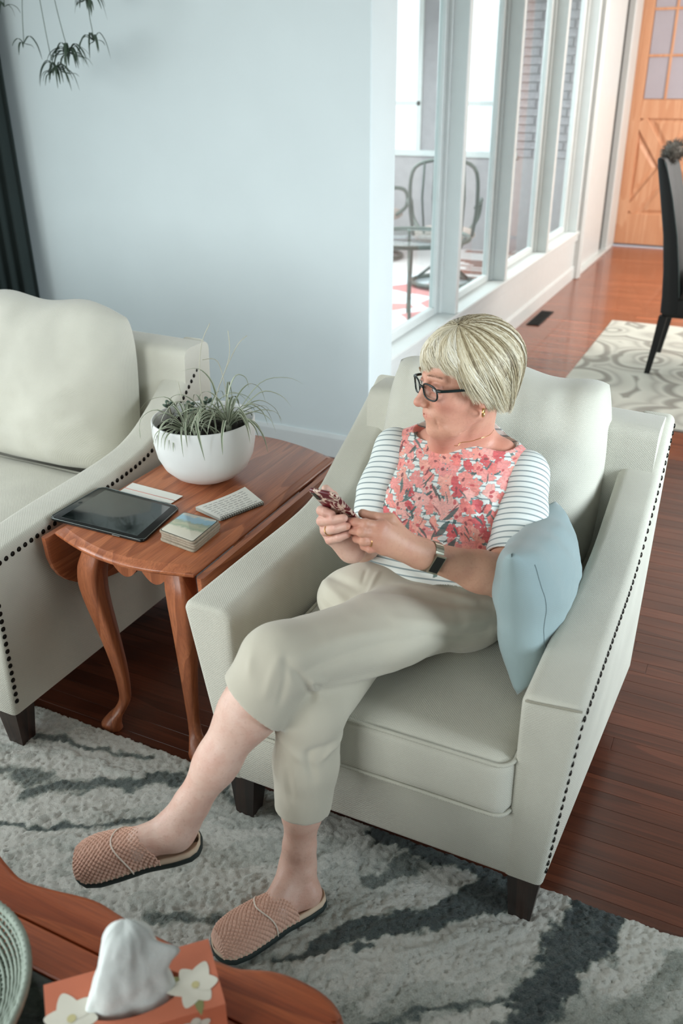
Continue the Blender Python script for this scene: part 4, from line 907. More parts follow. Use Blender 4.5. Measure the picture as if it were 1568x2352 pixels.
def rp(a, z): cu, sv = math.cos(a), math.sin(a); s = min((lu / 2) / max(abs(cu), 1e-6), (lv / 2) / max(abs(sv), 1e-6)); return bp(cu * s, sv * s, z)
ov = lambda a, z, k=1.0: bp(0.072 * k * math.cos(a), 0.034 * k * math.sin(a), z)
bm = loft([[ov(a, BZ - 0.05) for a in angs], [ov(a, BZ - 0.0015) for a in angs], [ov(a, BZ) for a in angs], [rp(a, BZ) for a in angs], [rp(a, CZ + 0.0005) for a in angs]], caps=False)
bm.faces.new([v for v in bm.verts][-len(angs):])
obj('carton', bm, card, X, smooth=False)
def flower(u0, v0, s, rot, nm, np_=6):
    pet = plain('printed_petal', srgb(226, 222, 208), 0.5, var=0.04); bm = bmesh.new()
    for k in range(np_):
        a = rot + 2 * PI * k / np_; l = s * (0.85 + 0.3 * ((k * 37) % 5) / 5); w_ = s * 0.36; P = []
        for j in range(16):
            q = 2 * PI * j / 16; x_ = l * (0.56 + 0.5 * math.cos(q)); y_ = w_ * math.sin(q) * (1 - 0.42 * max(0, math.cos(q))); P.append(bp(u0 + x_ * math.cos(a) - y_ * math.sin(a), v0 + x_ * math.sin(a) + y_ * math.cos(a), BZ + 0.0004 + 0.0001 * k))
        P = [p for p in P if True]; bm.faces.new([bm.verts.new(p) for p in P])
    obj('printed_flower', bm, pet, X, smooth=False)
    b2 = bmesh.new(); b2.faces.new([b2.verts.new(bp(u0 + s * 0.16 * math.cos(q), v0 + s * 0.16 * math.sin(q), BZ + 0.0012)) for q in np.linspace(0, 2 * PI, 13)[:-1]]); obj('printed_flower_centre', b2, plain('flower_centre', srgb(206, 196, 146), 0.5), X, smooth=False)
    for a in (rot + 0.5, rot + 2.6):
        b3 = bmesh.new(); l = s * 1.35; b3.faces.new([b3.verts.new(bp(u0 + (l * t_) * math.cos(a) - (s * 0.2 * math.sin(PI * t_) * sg) * math.sin(a), v0 + l * t_ * math.sin(a) + (s * 0.2 * math.sin(PI * t_) * sg) * math.cos(a), BZ + 0.0002)) for t_, sg in [(x, 1) for x in (0, .25, .5, .75, 1)] + [(x, -1) for x in (.75, .5, .25)]]); obj('printed_leaf', b3, plain('printed_leaf_green', srgb(142, 142, 92), 0.5), X, smooth=False)
flower(-0.086, 0.010, 0.040, 0.3, 'a'); flower(0.086, 0.014, 0.036, 1.1, 'b')
b3 = bmesh.new()
for k in range(5):
    a = -0.3 + k * 0.9; l = 0.024; P = []
    for j in range(12):
        q = 2 * PI * j / 12; x_ = l * 0.55 + l * 0.5 * math.cos(q); y_ = 0.008 * math.sin(q); p = cen + Vv * (lv / 2 + 0.0005) + U * (0.075 + x_ * math.cos(a) - y_ * math.sin(a)); P.append((p.x, p.y, BZ - 0.035 + x_ * math.sin(a) + y_ * math.cos(a)))
    b3.faces.new([b3.verts.new(p) for p in P])
obj('printed_flower', b3, plain('printed_petal', srgb(222, 218, 204), 0.5), X, smooth=False)
# tissue: a tall folded cone of thin paper
def tissue():
    n, m = 72, 30; rings = []
    for i in range(m + 1):
        t_ = i / m; zz = BZ - 0.02 + 0.165 * t_; sx = 0.060 * (1 - 0.60 * t_ ** 1.1) * math.sqrt(max(0.02, 1 - max(0, (t_ - 0.80) / 0.2) ** 2)); sy = 0.025 * (1 - 0.35 * t_) * math.sqrt(max(0.02, 1 - max(0, (t_ - 0.80) / 0.2) ** 2))
        lean_u = -0.006 + 0.010 * t_; R = []
        for k in range(n):
            a = 2 * PI * k / n; f = 1 + 0.10 * math.sin(3 * a + 2.2 * t_) + 0.09 * abs(math.sin(3.5 * a - 3 * t_ + 1)) * (1.1 - t_) + 0.02 * math.sin(12 * a + 4 * t_)
            ear = 0.034 * math.exp(-((a - 0.45) / 0.22) ** 2) * math.exp(-((t_ - 0.55) / 0.13) ** 2)
            u = lean_u + (sx * f + ear) * math.cos(a); v = (sy * f) * math.sin(a) - 0.004 + 0.012 * t_ * 0
            R.append(bp(u, v, zz + 0.006 * math.sin(2 * a + 1) * t_ + 0.03 * (t_ ** 3) * 0))
        rings.append(R)
    bm = loft(rings, caps=False); 
    top = rings[-1]; c = Vector(top[0]) * 0
    for p in top: c += Vector(p)
    vs = [v for v in bm.verts][-n:]; cv = bm.verts.new(c / n + Vector((0, 0, 0.006)))
    for k in range(n): bm.faces.new((vs[k], vs[(k + 1) % n], cv))
    for v in bm.verts: v.co += Vector((fbm(v.co * 30, 1.0), fbm(v.co * 30 + Vector((9, 0, 0)), 1.0), 0)) * 0.0015
    return bm
ts = NT('tissue_paper'); ts.base(srgb(224, 230, 228)); ts.set(Roughness=0.9); ts.b.inputs['Subsurface Weight'].default_value = 0.5; ts.b.inputs['Subsurface Radius'].default_value = (0.02, 0.02, 0.02); ts.bump(ts.noise(ts.coords(), 70, 4), 0.4, 0.003)
obj('tissue', tissue(), ts.m, X, label='white tissue pulled up into a soft peak')

# ------------------------------------------------------------------ curtain and hanging plant at the upper left
def curtain():
    n = 60; rings = []
    for z in np.linspace(0.03, 2.8, 12):
        R = []
        for k in range(n + 1): u = k / n; R.append((-3.96 + 0.46 * u, 3.50 + 0.022 * math.sin(u * 34 + 0.3 * z), z))
        for k in range(n, -1, -1): u = k / n; R.append((-3.96 + 0.46 * u, 3.503 + 0.022 * math.sin(u * 34 + 0.3 * z) + 0.003, z))
        rings.append(R)
    return loft(rings)
o = obj('curtain', curtain(), plain('dark_green_drape', srgb(16, 30, 28), 0.85), smooth=True); tag(o, 'dark green floor-length curtain panel at the left end of the blank wall', 'curtain')
t = thing('curtain_rod', 'thin dark curtain rod above the left window', 'rod', (-3.8, 3.5, 2.82)); obj('rod', tube([(-3.84, -0.2, 2.82), (-3.84, 3.56, 2.82)], 0.012), M['black'], t); obj('bracket', box((-3.98, 3.40, 2.80), (-3.83, 3.42, 2.84)), M['black'], t); obj('rod', tube([(-3.84, 3.503, 2.815), (-3.5, 3.503, 2.815)], 0.01), M['black'], t)
H_ = thing('hanging_spider_plant', 'dark leafy spider plant babies dangling on long runners in front of the wall', 'plant', (-2.85, 3.3, 2.2))
gp = (-2.85, 3.30, 2.34); obj('pot', lathe([(0, 0), (0.08, 0), (0.12, 0.14), (0.125, 0.15), (0.115, 0.15), (0.105, 0.12), (0, 0.12)], 32, gp), M['ceramic'], H_)
for a in (0.3, 2.4, 4.5): obj('cord', tube([(gp[0] + 0.12 * math.cos(a), gp[1] + 0.12 * math.sin(a), gp[2] + 0.15), (gp[0], gp[1], 2.9)], 0.002, 5), M['black'], H_)
def runner(path, hang, seed, nl, L):
    obj('runner', tube(catmull(path, 6), 0.0016, 5), M['spiderdark'], H_); r = random.Random(seed); C = Vector(path[-1])
    for i in range(nl):
        a = i * 2.4 + r.uniform(-0.4, 0.4); l = L * r.uniform(0.6, 1.1); d = Vector((math.cos(a), math.sin(a) * 0.6, 0)); up = r.uniform(-0.2, 0.45) * l; dn = r.uniform(0.2, 0.9) * l
        strap([C, C + d * l * 0.4 + Vector((0, 0, up)), C + d * l * 0.8 + Vector((0, 0, up * 0.6 - dn * 0.3)), C + d * l + Vector((0, 0, up * 0.3 - dn))], 0.0065 * r.uniform(0.7, 1.1), M['spiderdark'], H_)
top = (gp[0], gp[1], gp[2] + 0.13)
HP = lambda x, z: (x, 3.28, z)
runner([top, HP(-2.93, 2.36), HP(-2.92, 2.05), HP(-2.895, 1.88), HP(-2.875, 1.80)], 0, 1, 34, 0.11)
runner([top, HP(-3.0, 2.36), HP(-3.0, 2.1), HP(-2.98, 1.80), HP(-2.955, 1.74)], 0, 2, 26, 0.10)
runner([top, HP(-2.72, 2.38), HP(-2.72, 2.15), HP(-2.742, 2.0)], 0, 3, 20, 0.09)
runner([HP(-2.742, 2.0), HP(-2.74, 1.93), HP(-2.735, 1.88), HP(-2.733, 1.84)], 0, 4, 8, 0.10)
runner([top, HP(-3.05, 2.4), HP(-3.05, 2.2), HP(-3.10, 1.97), HP(-3.12, 1.84)], 0, 5, 5, 0.09)
runner([top, HP(-3.1, 2.4), HP(-3.16, 2.2), HP(-3.2, 1.98)], 0, 6, 5, 0.08)

# ------------------------------------------------------------------ dining corner
dr = NT('swirl_rug'); v = dr.coords(); wv = dr.n('ShaderNodeTexNoise'); wv.inputs['Scale'].default_value = 1.6; wv.inputs['Detail'].default_value = 1; dr.l(v, wv.inputs[0]); vm = dr.mix(0.22, v, wv.outputs['Color'])
vo = dr.n('ShaderNodeTexVoronoi'); vo.inputs['Scale'].default_value = 3.2; dr.l(vm, vo.inputs['Vector']); q = dr.math('FRACT', dr.math('MULTIPLY', vo.outputs['Distance'], 2.6))
dr.base(dr.ramp(q, [(0.0, srgb(188, 184, 172)), (0.30, srgb(198, 194, 182)), (0.42, srgb(142, 136, 126)), (0.55, srgb(150, 144, 134)), (0.66, srgb(196, 192, 180)), (0.85, srgb(166, 160, 150)), (1.0, srgb(188, 184, 172))])); dr.set(Roughness=1.0); dr.bump(dr.noise(v, 300, 2), 0.5, 0.004)
o = obj('dining_rug', box((-1.025, 4.66, 0.0), (2.2, 6.86, 0.014), 0.005, 2), dr.m, smooth=False); tag(o, 'grey and beige rug with swirling ring pattern under the black dining chair', 'rug')
D = thing('dining_chair', 'tall black leather dining chair at the right edge on the patterned rug', 'chair', (-0.35, 5.86, 0.014))
def cback():
    rings = []
    for z, x, th in [(0.40, -0.56, 0.10), (0.5, -0.565, 0.10), (0.65, -0.58, 0.09), (0.85, -0.61, 0.08), (1.05, -0.655, 0.07), (1.2, -0.69, 0.055), (1.255, -0.703, 0.045), (1.268, -0.70, 0.03)]:
        w_ = 0.0 if z < 1.24 else 0.012; rings.append([(x, 5.58 + w_, z), (x + 0.01, 5.57 + w_, z), (x + th - 0.01, 5.57 + w_, z), (x + th, 5.58 + w_, z), (x + th, 6.13 - w_, z), (x + th - 0.01, 6.14 - w_, z), (x + 0.01, 6.14 - w_, z), (x, 6.13 - w_, z)])
    return loft(rings)
obj('backrest', cback(), M['black'], D, angle=50); obj('backrest_highlight', tube([(x + th, 5.572, z) for z, x, th in [(0.5, -0.565, 0.10), (0.65, -0.58, 0.09), (0.85, -0.61, 0.08), (1.05, -0.655, 0.07), (1.2, -0.69, 0.055), (1.25, -0.70, 0.045)]], 0.004), plain('edge_highlight_grey', srgb(70, 80, 78), 0.4), D)  # thin grey tube paints the highlight along the backrest's near edge
obj('seat', box((-0.553, 5.576, 0.372), (0.0, 6.134, 0.49), 0.03, 3), M['black'], D)
for y in (5.60, 6.11):
    obj('leg', loft([[(x + sx * r_, y + sy * r_, z) for sx, sy in ((-1, -1), (1, -1), (1, 1), (-1, 1))] for x, z, r_ in ((-0.585, 0.014, 0.016), (-0.56, 0.2, 0.02), (-0.54, 0.38, 0.024))]), M['black'], D, smooth=False)
    obj('leg', loft([[(x + sx * r_, y + sy * r_, z) for sx, sy in ((-1, -1), (1, -1), (1, 1), (-1, 1))] for x, z, r_ in ((-0.03, 0.014, 0.016), (-0.035, 0.2, 0.02), (-0.04, 0.38, 0.024))]), M['black'], D, smooth=False)
def fluffy(c, r, nm, label, cat, colr, n=700, L=0.035):
    t = thing(nm, label, cat, c); C = Vector(c); fm = plain(nm + '_fibre', colr, 0.9, var=0.3, nscale=40); b_ = bmesh.new(); bmesh.ops.create_icosphere(b_, subdivisions=3, radius=1.0, matrix=Matrix.Translation(C) @ Matrix.Diagonal((r[0], r[1], r[2], 1)))
    for v in b_.verts: v.co += (v.co - C) * 0.12 * fbm(v.co * 12, 1.0)
    obj('body', b_, fm, t); bm = bmesh.new(); rr = random.Random(2)
    for i in range(n):
        d = Vector((rr.gauss(0, 1), rr.gauss(0, 1), rr.gauss(0, 1))).normalized(); p = C + Vector((d.x * r[0], d.y * r[1], d.z * r[2])); q = p + (d + Vector((rr.uniform(-.6, .6), rr.uniform(-.6, .6), rr.uniform(-.8, .4)))).normalized() * L * rr.uniform(0.5, 1); tube([p, p.lerp(q, 0.5), q], [0.0016, 0.0012, 0.0004], 3, bm, caps=False)
    obj('pile', bm, fm, t, kind='stuff'); return t
fluffy((-0.655, 5.88, 1.285), (0.05, 0.16, 0.05), 'fluffy_throw', 'grey brown fluffy throw bunched over the top of the black dining chair', 'throw', srgb(112, 106, 98))
tc_ = obj('folded_cloth', boxcushion((-0.44, 5.66, 0.518), (-0.10, 5.95, 0.66), 0.02, 0.04, 10, 0.03, 5), linen('pale_teal_cloth', srgb(158, 182, 176))); tag(tc_, 'pale teal folded cloth lying on the seat of the black dining chair', 'cloth')
# ================================================================== the woman
import openvdb
class Field:
    def __init__(s, lo, hi, h):
        s.lo = np.array(lo, float); s.h = h; s.n = np.ceil((np.array(hi) - s.lo) / h).astype(int) + 1; s.F = np.full(s.n, 0.05, np.float32)
        s.ax = [s.lo[i] + h * np.arange(s.n[i]) for i in range(3)]
    def sl(s, lo, hi):
        a = np.clip(np.floor((np.array(lo) - s.lo) / s.h).astype(int), 0, s.n); b = np.clip(np.ceil((np.array(hi) - s.lo) / s.h).astype(int) + 1, 0, s.n)
        return tuple(slice(i, j) for i, j in zip(a, b))
    def apply(s, prim, mode='u', k=0.01):
        f, lo, hi = prim; m = 0.012 + k; S = s.sl(np.array(lo) - m, np.array(hi) + m)
        if any(q.stop <= q.start for q in S): return s
        X, Y, Z = np.meshgrid(*[s.ax[i][S[i]] for i in range(3)], indexing='ij'); d = f(X, Y, Z).astype(np.float32); F = s.F[S]
        if mode == 'u': h = np.clip(0.5 + 0.5 * (d - F) / k, 0, 1); s.F[S] = d * (1 - h) + F * h - k * h * (1 - h)
        elif mode == 's': d = -d; h = np.clip(0.5 - 0.5 * (d - F) / k, 0, 1); s.F[S] = d * (1 - h) + F * h + k * h * (1 - h)
        return s
    def mesh(s):
        g = openvdb.FloatGrid(0.05); F = s.F.copy(); F[0], F[-1], F[:, 0], F[:, -1], F[:, :, 0], F[:, :, -1] = (0.05,) * 6
        g.copyFromArray(F); p, q = g.convertToQuads(0.0); return np.array(p, float) * s.h + s.lo, np.array(q)[:, ::-1]
def bb(pts, r): P = np.array(pts); return P.min(0) - r, P.max(0) + r
def cap(a, b, ra, rb=None):
    rb = ra if rb is None else rb; a = np.array(a, float); b = np.array(b, float); ab = b - a; L2 = max(ab @ ab, 1e-9)
    def f(X, Y, Z):
        t = np.clip(((X - a[0]) * ab[0] + (Y - a[1]) * ab[1] + (Z - a[2]) * ab[2]) / L2, 0, 1)
        return np.sqrt((X - a[0] - t * ab[0]) ** 2 + (Y - a[1] - t * ab[1]) ** 2 + (Z - a[2] - t * ab[2]) ** 2) - (ra + (rb - ra) * t)
    lo, hi = bb([a, b], max(ra, rb)); return f, lo, hi
def ecap(a, b, ra, rb, w):
    """tapered capsule with an elliptical section; ra, rb = (half width along w, half depth)"""
    a = np.array(a, float); b = np.array(b, float); ab = b - a; L = np.linalg.norm(ab); t_ = ab / L; w = np.array(w, float); w = w - t_ * (w @ t_); w /= np.linalg.norm(w); v = np.cross(t_, w)
    def f(X, Y, Z):
        dx, dy, dz = X - a[0], Y - a[1], Z - a[2]; t = (dx * t_[0] + dy * t_[1] + dz * t_[2]) / L; tc = np.clip(t, 0, 1); e = (t - tc) * L
        p = dx * w[0] + dy * w[1] + dz * w[2]; q = dx * v[0] + dy * v[1] + dz * v[2]; A = ra[0] + (rb[0] - ra[0]) * tc; B = ra[1] + (rb[1] - ra[1]) * tc; C = (A + B) / 2
        k0 = np.sqrt((p / A) ** 2 + (q / B) ** 2 + (e / C) ** 2); k1 = np.sqrt((p / A ** 2) ** 2 + (q / B ** 2) ** 2 + (e / C ** 2) ** 2) + 1e-6; return k0 * (k0 - 1) / k1
    lo, hi = bb([a, b], max(max(ra), max(rb))); return f, lo, hi
def ell(c, r, M=None):
    c = np.array(c, float); M = np.eye(3) if M is None else np.array(M)
    def f(X, Y, Z):
        dx, dy, dz = X - c[0], Y - c[1], Z - c[2]; q = [dx * M[0, i] + dy * M[1, i] + dz * M[2, i] for i in range(3)]
        k0 = np.sqrt(sum((q[i] / r[i]) ** 2 for i in range(3))); k1 = np.sqrt(sum((q[i] / r[i] ** 2) ** 2 for i in range(3))) + 1e-6; return k0 * (k0 - 1) / k1
    lo, hi = bb([c], max(r)); return f, lo, hi
def cut(prim, p, n, more=()):
    """keep the part of prim on the side where (x-p).n < 0"""
    f, lo, hi = prim; p = np.array(p, float); n = np.array(n, float); n = n / np.linalg.norm(n)
    return (lambda X, Y, Z: np.maximum(f(X, Y, Z), (X - p[0]) * n[0] + (Y - p[1]) * n[1] + (Z - p[2]) * n[2])), lo, hi
def ushape(*prims, k=0.01):
    def f(X, Y, Z):
        F = None
        for g, _, _ in prims:
            d = g(X, Y, Z)
            if F is None: F = d
            else: h = np.clip(0.5 + 0.5 * (d - F) / k, 0, 1); F = d * (1 - h) + F * h - k * h * (1 - h)
        return F
    return f, np.min([p[1] for p in prims], 0), np.max([p[2] for p in prims], 0)
def chain(fd, pts, rad, k=0.008):
    for i in range(len(pts) - 1): fd.apply(cap(pts[i], pts[i + 1], rad[i], rad[i + 1]), 'u', k if i else k)
def lerp3(a, b, t): return tuple(np.array(a) * (1 - t) + np.array(b) * t)
def npmesh(name, P, Q, m, parent, attrs=None, label=None, **props):
    me = bpy.data.meshes.new(name); me.vertices.add(len(P)); W = np.array(wloc(parent)) if parent is not None else 0
    me.vertices.foreach_set('co', (P - W).ravel()); me.loops.add(Q.size); me.loops.foreach_set('vertex_index', Q.ravel().astype(np.int32)); me.polygons.add(len(Q)); me.polygons.foreach_set('loop_start', np.arange(len(Q)) * 4); me.polygons.foreach_set('use_smooth', [True] * len(Q))
    me.update(); me.validate(); me.materials.append(m)
    for k, (ty, a) in (attrs or {}).items():
        at = me.attributes.new(k, ty, 'POINT'); at.data.foreach_set('value' if ty == 'FLOAT' else 'color', np.ascontiguousarray(a, dtype=np.float32).ravel())
    o = bpy.data.objects.new(name, me); COL.objects.link(o); o.parent = parent
    if label: o['label'] = label
    for k, v in props.items(): o[k] = v
    return o
def vnormals(P, Q):
    n = np.cross(P[Q[:, 2]] - P[Q[:, 0]], P[Q[:, 3]] - P[Q[:, 1]]); N = np.zeros_like(P)
    for i in range(4): np.add.at(N, Q[:, i], n)
    return N / (np.linalg.norm(N, axis=1, keepdims=True) + 1e-12)
def relax(P, Q, it=2, a=0.5):
    for _ in range(it):
        S = np.zeros_like(P); C = np.zeros(len(P))
        for i in range(4):
            for j in (i - 1, (i + 1) % 4): np.add.at(S, Q[:, i], P[Q[:, j]]); np.add.at(C, Q[:, i], 1)
        P = P * (1 - a) + a * S / C[:, None]
    return P

W_ = thing('person', 'elderly woman with short blond hair and glasses sitting cross-legged in the armchair, looking left', 'person', (-0.60, 1.68, 0.48))
# ---- joints (metres)
hipL, hipR = (-0.505, 1.69, 0.575), (-0.69, 1.67, 0.570)
kneL, kneR = (-0.735, 1.215, 0.665), (-0.69, 1.255, 0.520)
ankL, ankR = (-0.880, 1.030, 0.330), (-0.708, 1.212, 0.115)
shL, shR = (-0.425, 1.875, 0.855), (-0.755, 1.845, 0.875)
elbL, wrL = (-0.400, 1.665, 0.690), (-0.5495, 1.5050, 0.8030)
elbR, wrR = (-0.752, 1.685, 0.700), (-0.6961, 1.4750, 0.7944)
nck = (-0.583, 1.885, 0.905)
# ---- head frame
HO = np.array([-0.5692, 1.80, 1.0926]); HS = 1.032
HM = np.array([[-0.716, 0.697, -0.035], [-0.698, -0.716, 0.017], [-0.014, 0.036, 0.999]])
hp = lambda x, y, z: tuple(HO + HS * HM @ np.array((x, y, z)))
hell = lambda c, r, R=None: ell(hp(*c), [q * HS for q in r], HM if R is None else HM @ R)
hcap = lambda a, b, ra, rb=None: cap(hp(*a), hp(*b), ra * HS, (ra if rb is None else rb) * HS)
def Ry(a): return np.array([[math.cos(a), 0, math.sin(a)], [0, 1, 0], [-math.sin(a), 0, math.cos(a)]])
def head_field():
    fd = Field((-0.74, 1.64, 0.84), (-0.42, 1.97, 1.24), 0.0017)
    fd.apply(hell((-0.018, 0, 0.040), (0.096, 0.074, 0.082)), 'u', 0.01)
    fd.apply(hell((0.028, 0, -0.022), (0.062, 0.060, 0.082)), 'u', 0.03)
    fd.apply(hell((0.030, 0, -0.078), (0.052, 0.046, 0.032)), 'u', 0.02)
    fd.apply(hell((0.068, 0, -0.103), (0.017, 0.020, 0.014)), 'u', 0.016)
    for s in (1, -1):
        fd.apply(hell((0.052, s * 0.036, -0.032), (0.027, 0.022, 0.020)), 'u', 0.018)      # cheek
        fd.apply(hell((0.058, s * 0.026, -0.060), (0.022, 0.020, 0.024)), 'u', 0.015)     # cheek pad beside the mouth
        fd.apply(hell((0.044, s * 0.036, -0.090), (0.022, 0.014, 0.014)), 'u', 0.014)     # jowl
        fd.apply(hcap((0.000, s * 0.058, -0.060), (0.045, s * 0.040, -0.096), 0.014, 0.012), 'u', 0.02)
        fd.apply(hcap((0.086, s * 0.012, 0.018), (0.070, s * 0.042, 0.020), 0.0085, 0.007), 'u', 0.012)  # brow
        fd.apply(hell((0.094, s * 0.029, 0.000), (0.015, 0.017, 0.011)), 's', 0.010)      # socket
        fd.apply(hcap((0.088, s * 0.009, -0.014), (0.092, s * 0.006, -0.03), 0.006), 'u', 0.008)
    fd.apply(hcap((0.086, 0, 0.008), (0.106, 0, -0.032), 0.0075, 0.0085), 'u', 0.010)      # nose ridge
    fd.apply(hell((0.108, 0, -0.037), (0.011, 0.0105, 0.0095)), 'u', 0.008)
    for s in (1, -1):
        fd.apply(hell((0.097, s * 0.011, -0.041), (0.010, 0.0065, 0.0070)), 'u', 0.005)
        fd.apply(hell((0.103, s * 0.0062, -0.0485), (0.0045, 0.003, 0.003)), 's', 0.003)
        # eyelids over the eyeball
        fd.apply(hell((0.0775, s * 0.0295, 0.0005), (0.0125, 0.0150, 0.0118)), 'u', 0.004)
        fd.apply(hcap((0.0915, s * 0.019, -0.0022), (0.0875, s * 0.0405, -0.0034), 0.0042, 0.0034), 's', 0.0012)
        fd.apply(hcap((0.086, s * 0.016, -0.017), (0.078, s * 0.042, -0.014), 0.0016), 's', 0.006)   # bag line
        fd.apply(hcap((0.094, s * 0.017, -0.046), (0.080, s * 0.031, -0.074), 0.0018), 's', 0.008)     # nasolabial line
        fd.apply(hcap((0.080, s * 0.026, -0.074), (0.070, s * 0.030, -0.094), 0.0015), 's', 0.007)
    fd.apply(hell((0.081, 0, -0.066), (0.012, 0.025, 0.018)), 'u', 0.014)                   # muzzle
    fd.apply(hcap((0.0900, -0.004, -0.0625), (0.084, 0.019, -0.0665), 0.0032, 0.0020), 'u', 0.005); fd.apply(hcap((0.0900, 0.004, -0.0625), (0.084, -0.019, -0.0665), 0.0032, 0.0020), 'u', 0.005)
    fd.apply(hcap((0.0885, -0.010, -0.0715), (0.0885, 0.010, -0.0715), 0.0034), 'u', 0.005)
    fd.apply(hcap((0.0945, 0.0, -0.0670), (0.083, 0.0250, -0.0700), 0.0022, 0.0010), 's', 0.0022); fd.apply(hcap((0.0945, 0.0, -0.0670), (0.084, -0.0245, -0.0685), 0.0016, 0.0012), 's', 0.0025)
    for s in (1, -1):   # ears
        fd.apply(hell((-0.012, s * 0.077, -0.008), (0.017, 0.007, 0.030), Ry(-0.15)), 'u', 0.006); fd.apply(hell((-0.010, s * 0.085, -0.004), (0.009, 0.006, 0.018), Ry(-0.15)), 's', 0.004); fd.apply(hell((-0.006, s * 0.076, -0.036), (0.0085, 0.0055, 0.0095)), 'u', 0.004)
    # neck
    fd.apply(ecap(hp(-0.022, 0, -0.045), lerp3(nck, hp(-0.022, 0, -0.045), 0.12), (0.055, 0.057), (0.060, 0.058), HM[:, 1]), 'u', 0.02)
    fd.apply(cap(hp(0.030, 0, -0.100), lerp3(nck, (-0.62, 1.83, 0.93), 0.6), 0.022, 0.020), 'u', 0.03)
    fd.apply(cap(hp(-0.02, 0.058, -0.05), (-0.5765, 1.8200, 0.9184), 0.008, 0.007), 'u', 0.020)   # tendon
    for a, b in ((hp(0.035, 0.050, -0.098), hp(-0.02, 0.066, -0.110)), (hp(0.050, 0.044, -0.110), hp(-0.01, 0.064, -0.128)), (hp(0.03, 0.052, -0.115), hp(-0.03, 0.058, -0.142))): fd.apply(cap(a, b, 0.0012), 's', 0.006)
    # shoulders and upper chest seen in the neckline
    fd.apply(ecap((-0.60, 1.862, 0.865), (-0.583, 1.888, 0.915), (0.130, 0.070), (0.062, 0.052), (1, 0, 0)), 'u', 0.03)
    fd.apply(cap((-0.66, 1.868, 0.893), (-0.50, 1.882, 0.888), 0.046, 0.046), 'u', 0.03)
    fd.apply(cap(hp(0.045, 0, -0.105), (-0.625, 1.835, 0.905), 0.030, 0.034), 'u', 0.03)
    return fd
def hand(fd, mcp, joints, rads, wr, palm_r, k=0.007):
    """palm from wrist to each knuckle, then unequal bent fingers"""
    for m, r in zip(mcp, palm_r): fd.apply(cap(wr, m, 0.021, r), 'u', 0.014)
    for a, b in zip(mcp, mcp[1:]): fd.apply(cap(a, b, 0.0105), 'u', 0.010)
    for js, rs in zip(joints, rads):
        for i in range(len(js) - 1): fd.apply(cap(js[i], js[i + 1], rs[i], rs[i + 1]), 'u', 0.0035)
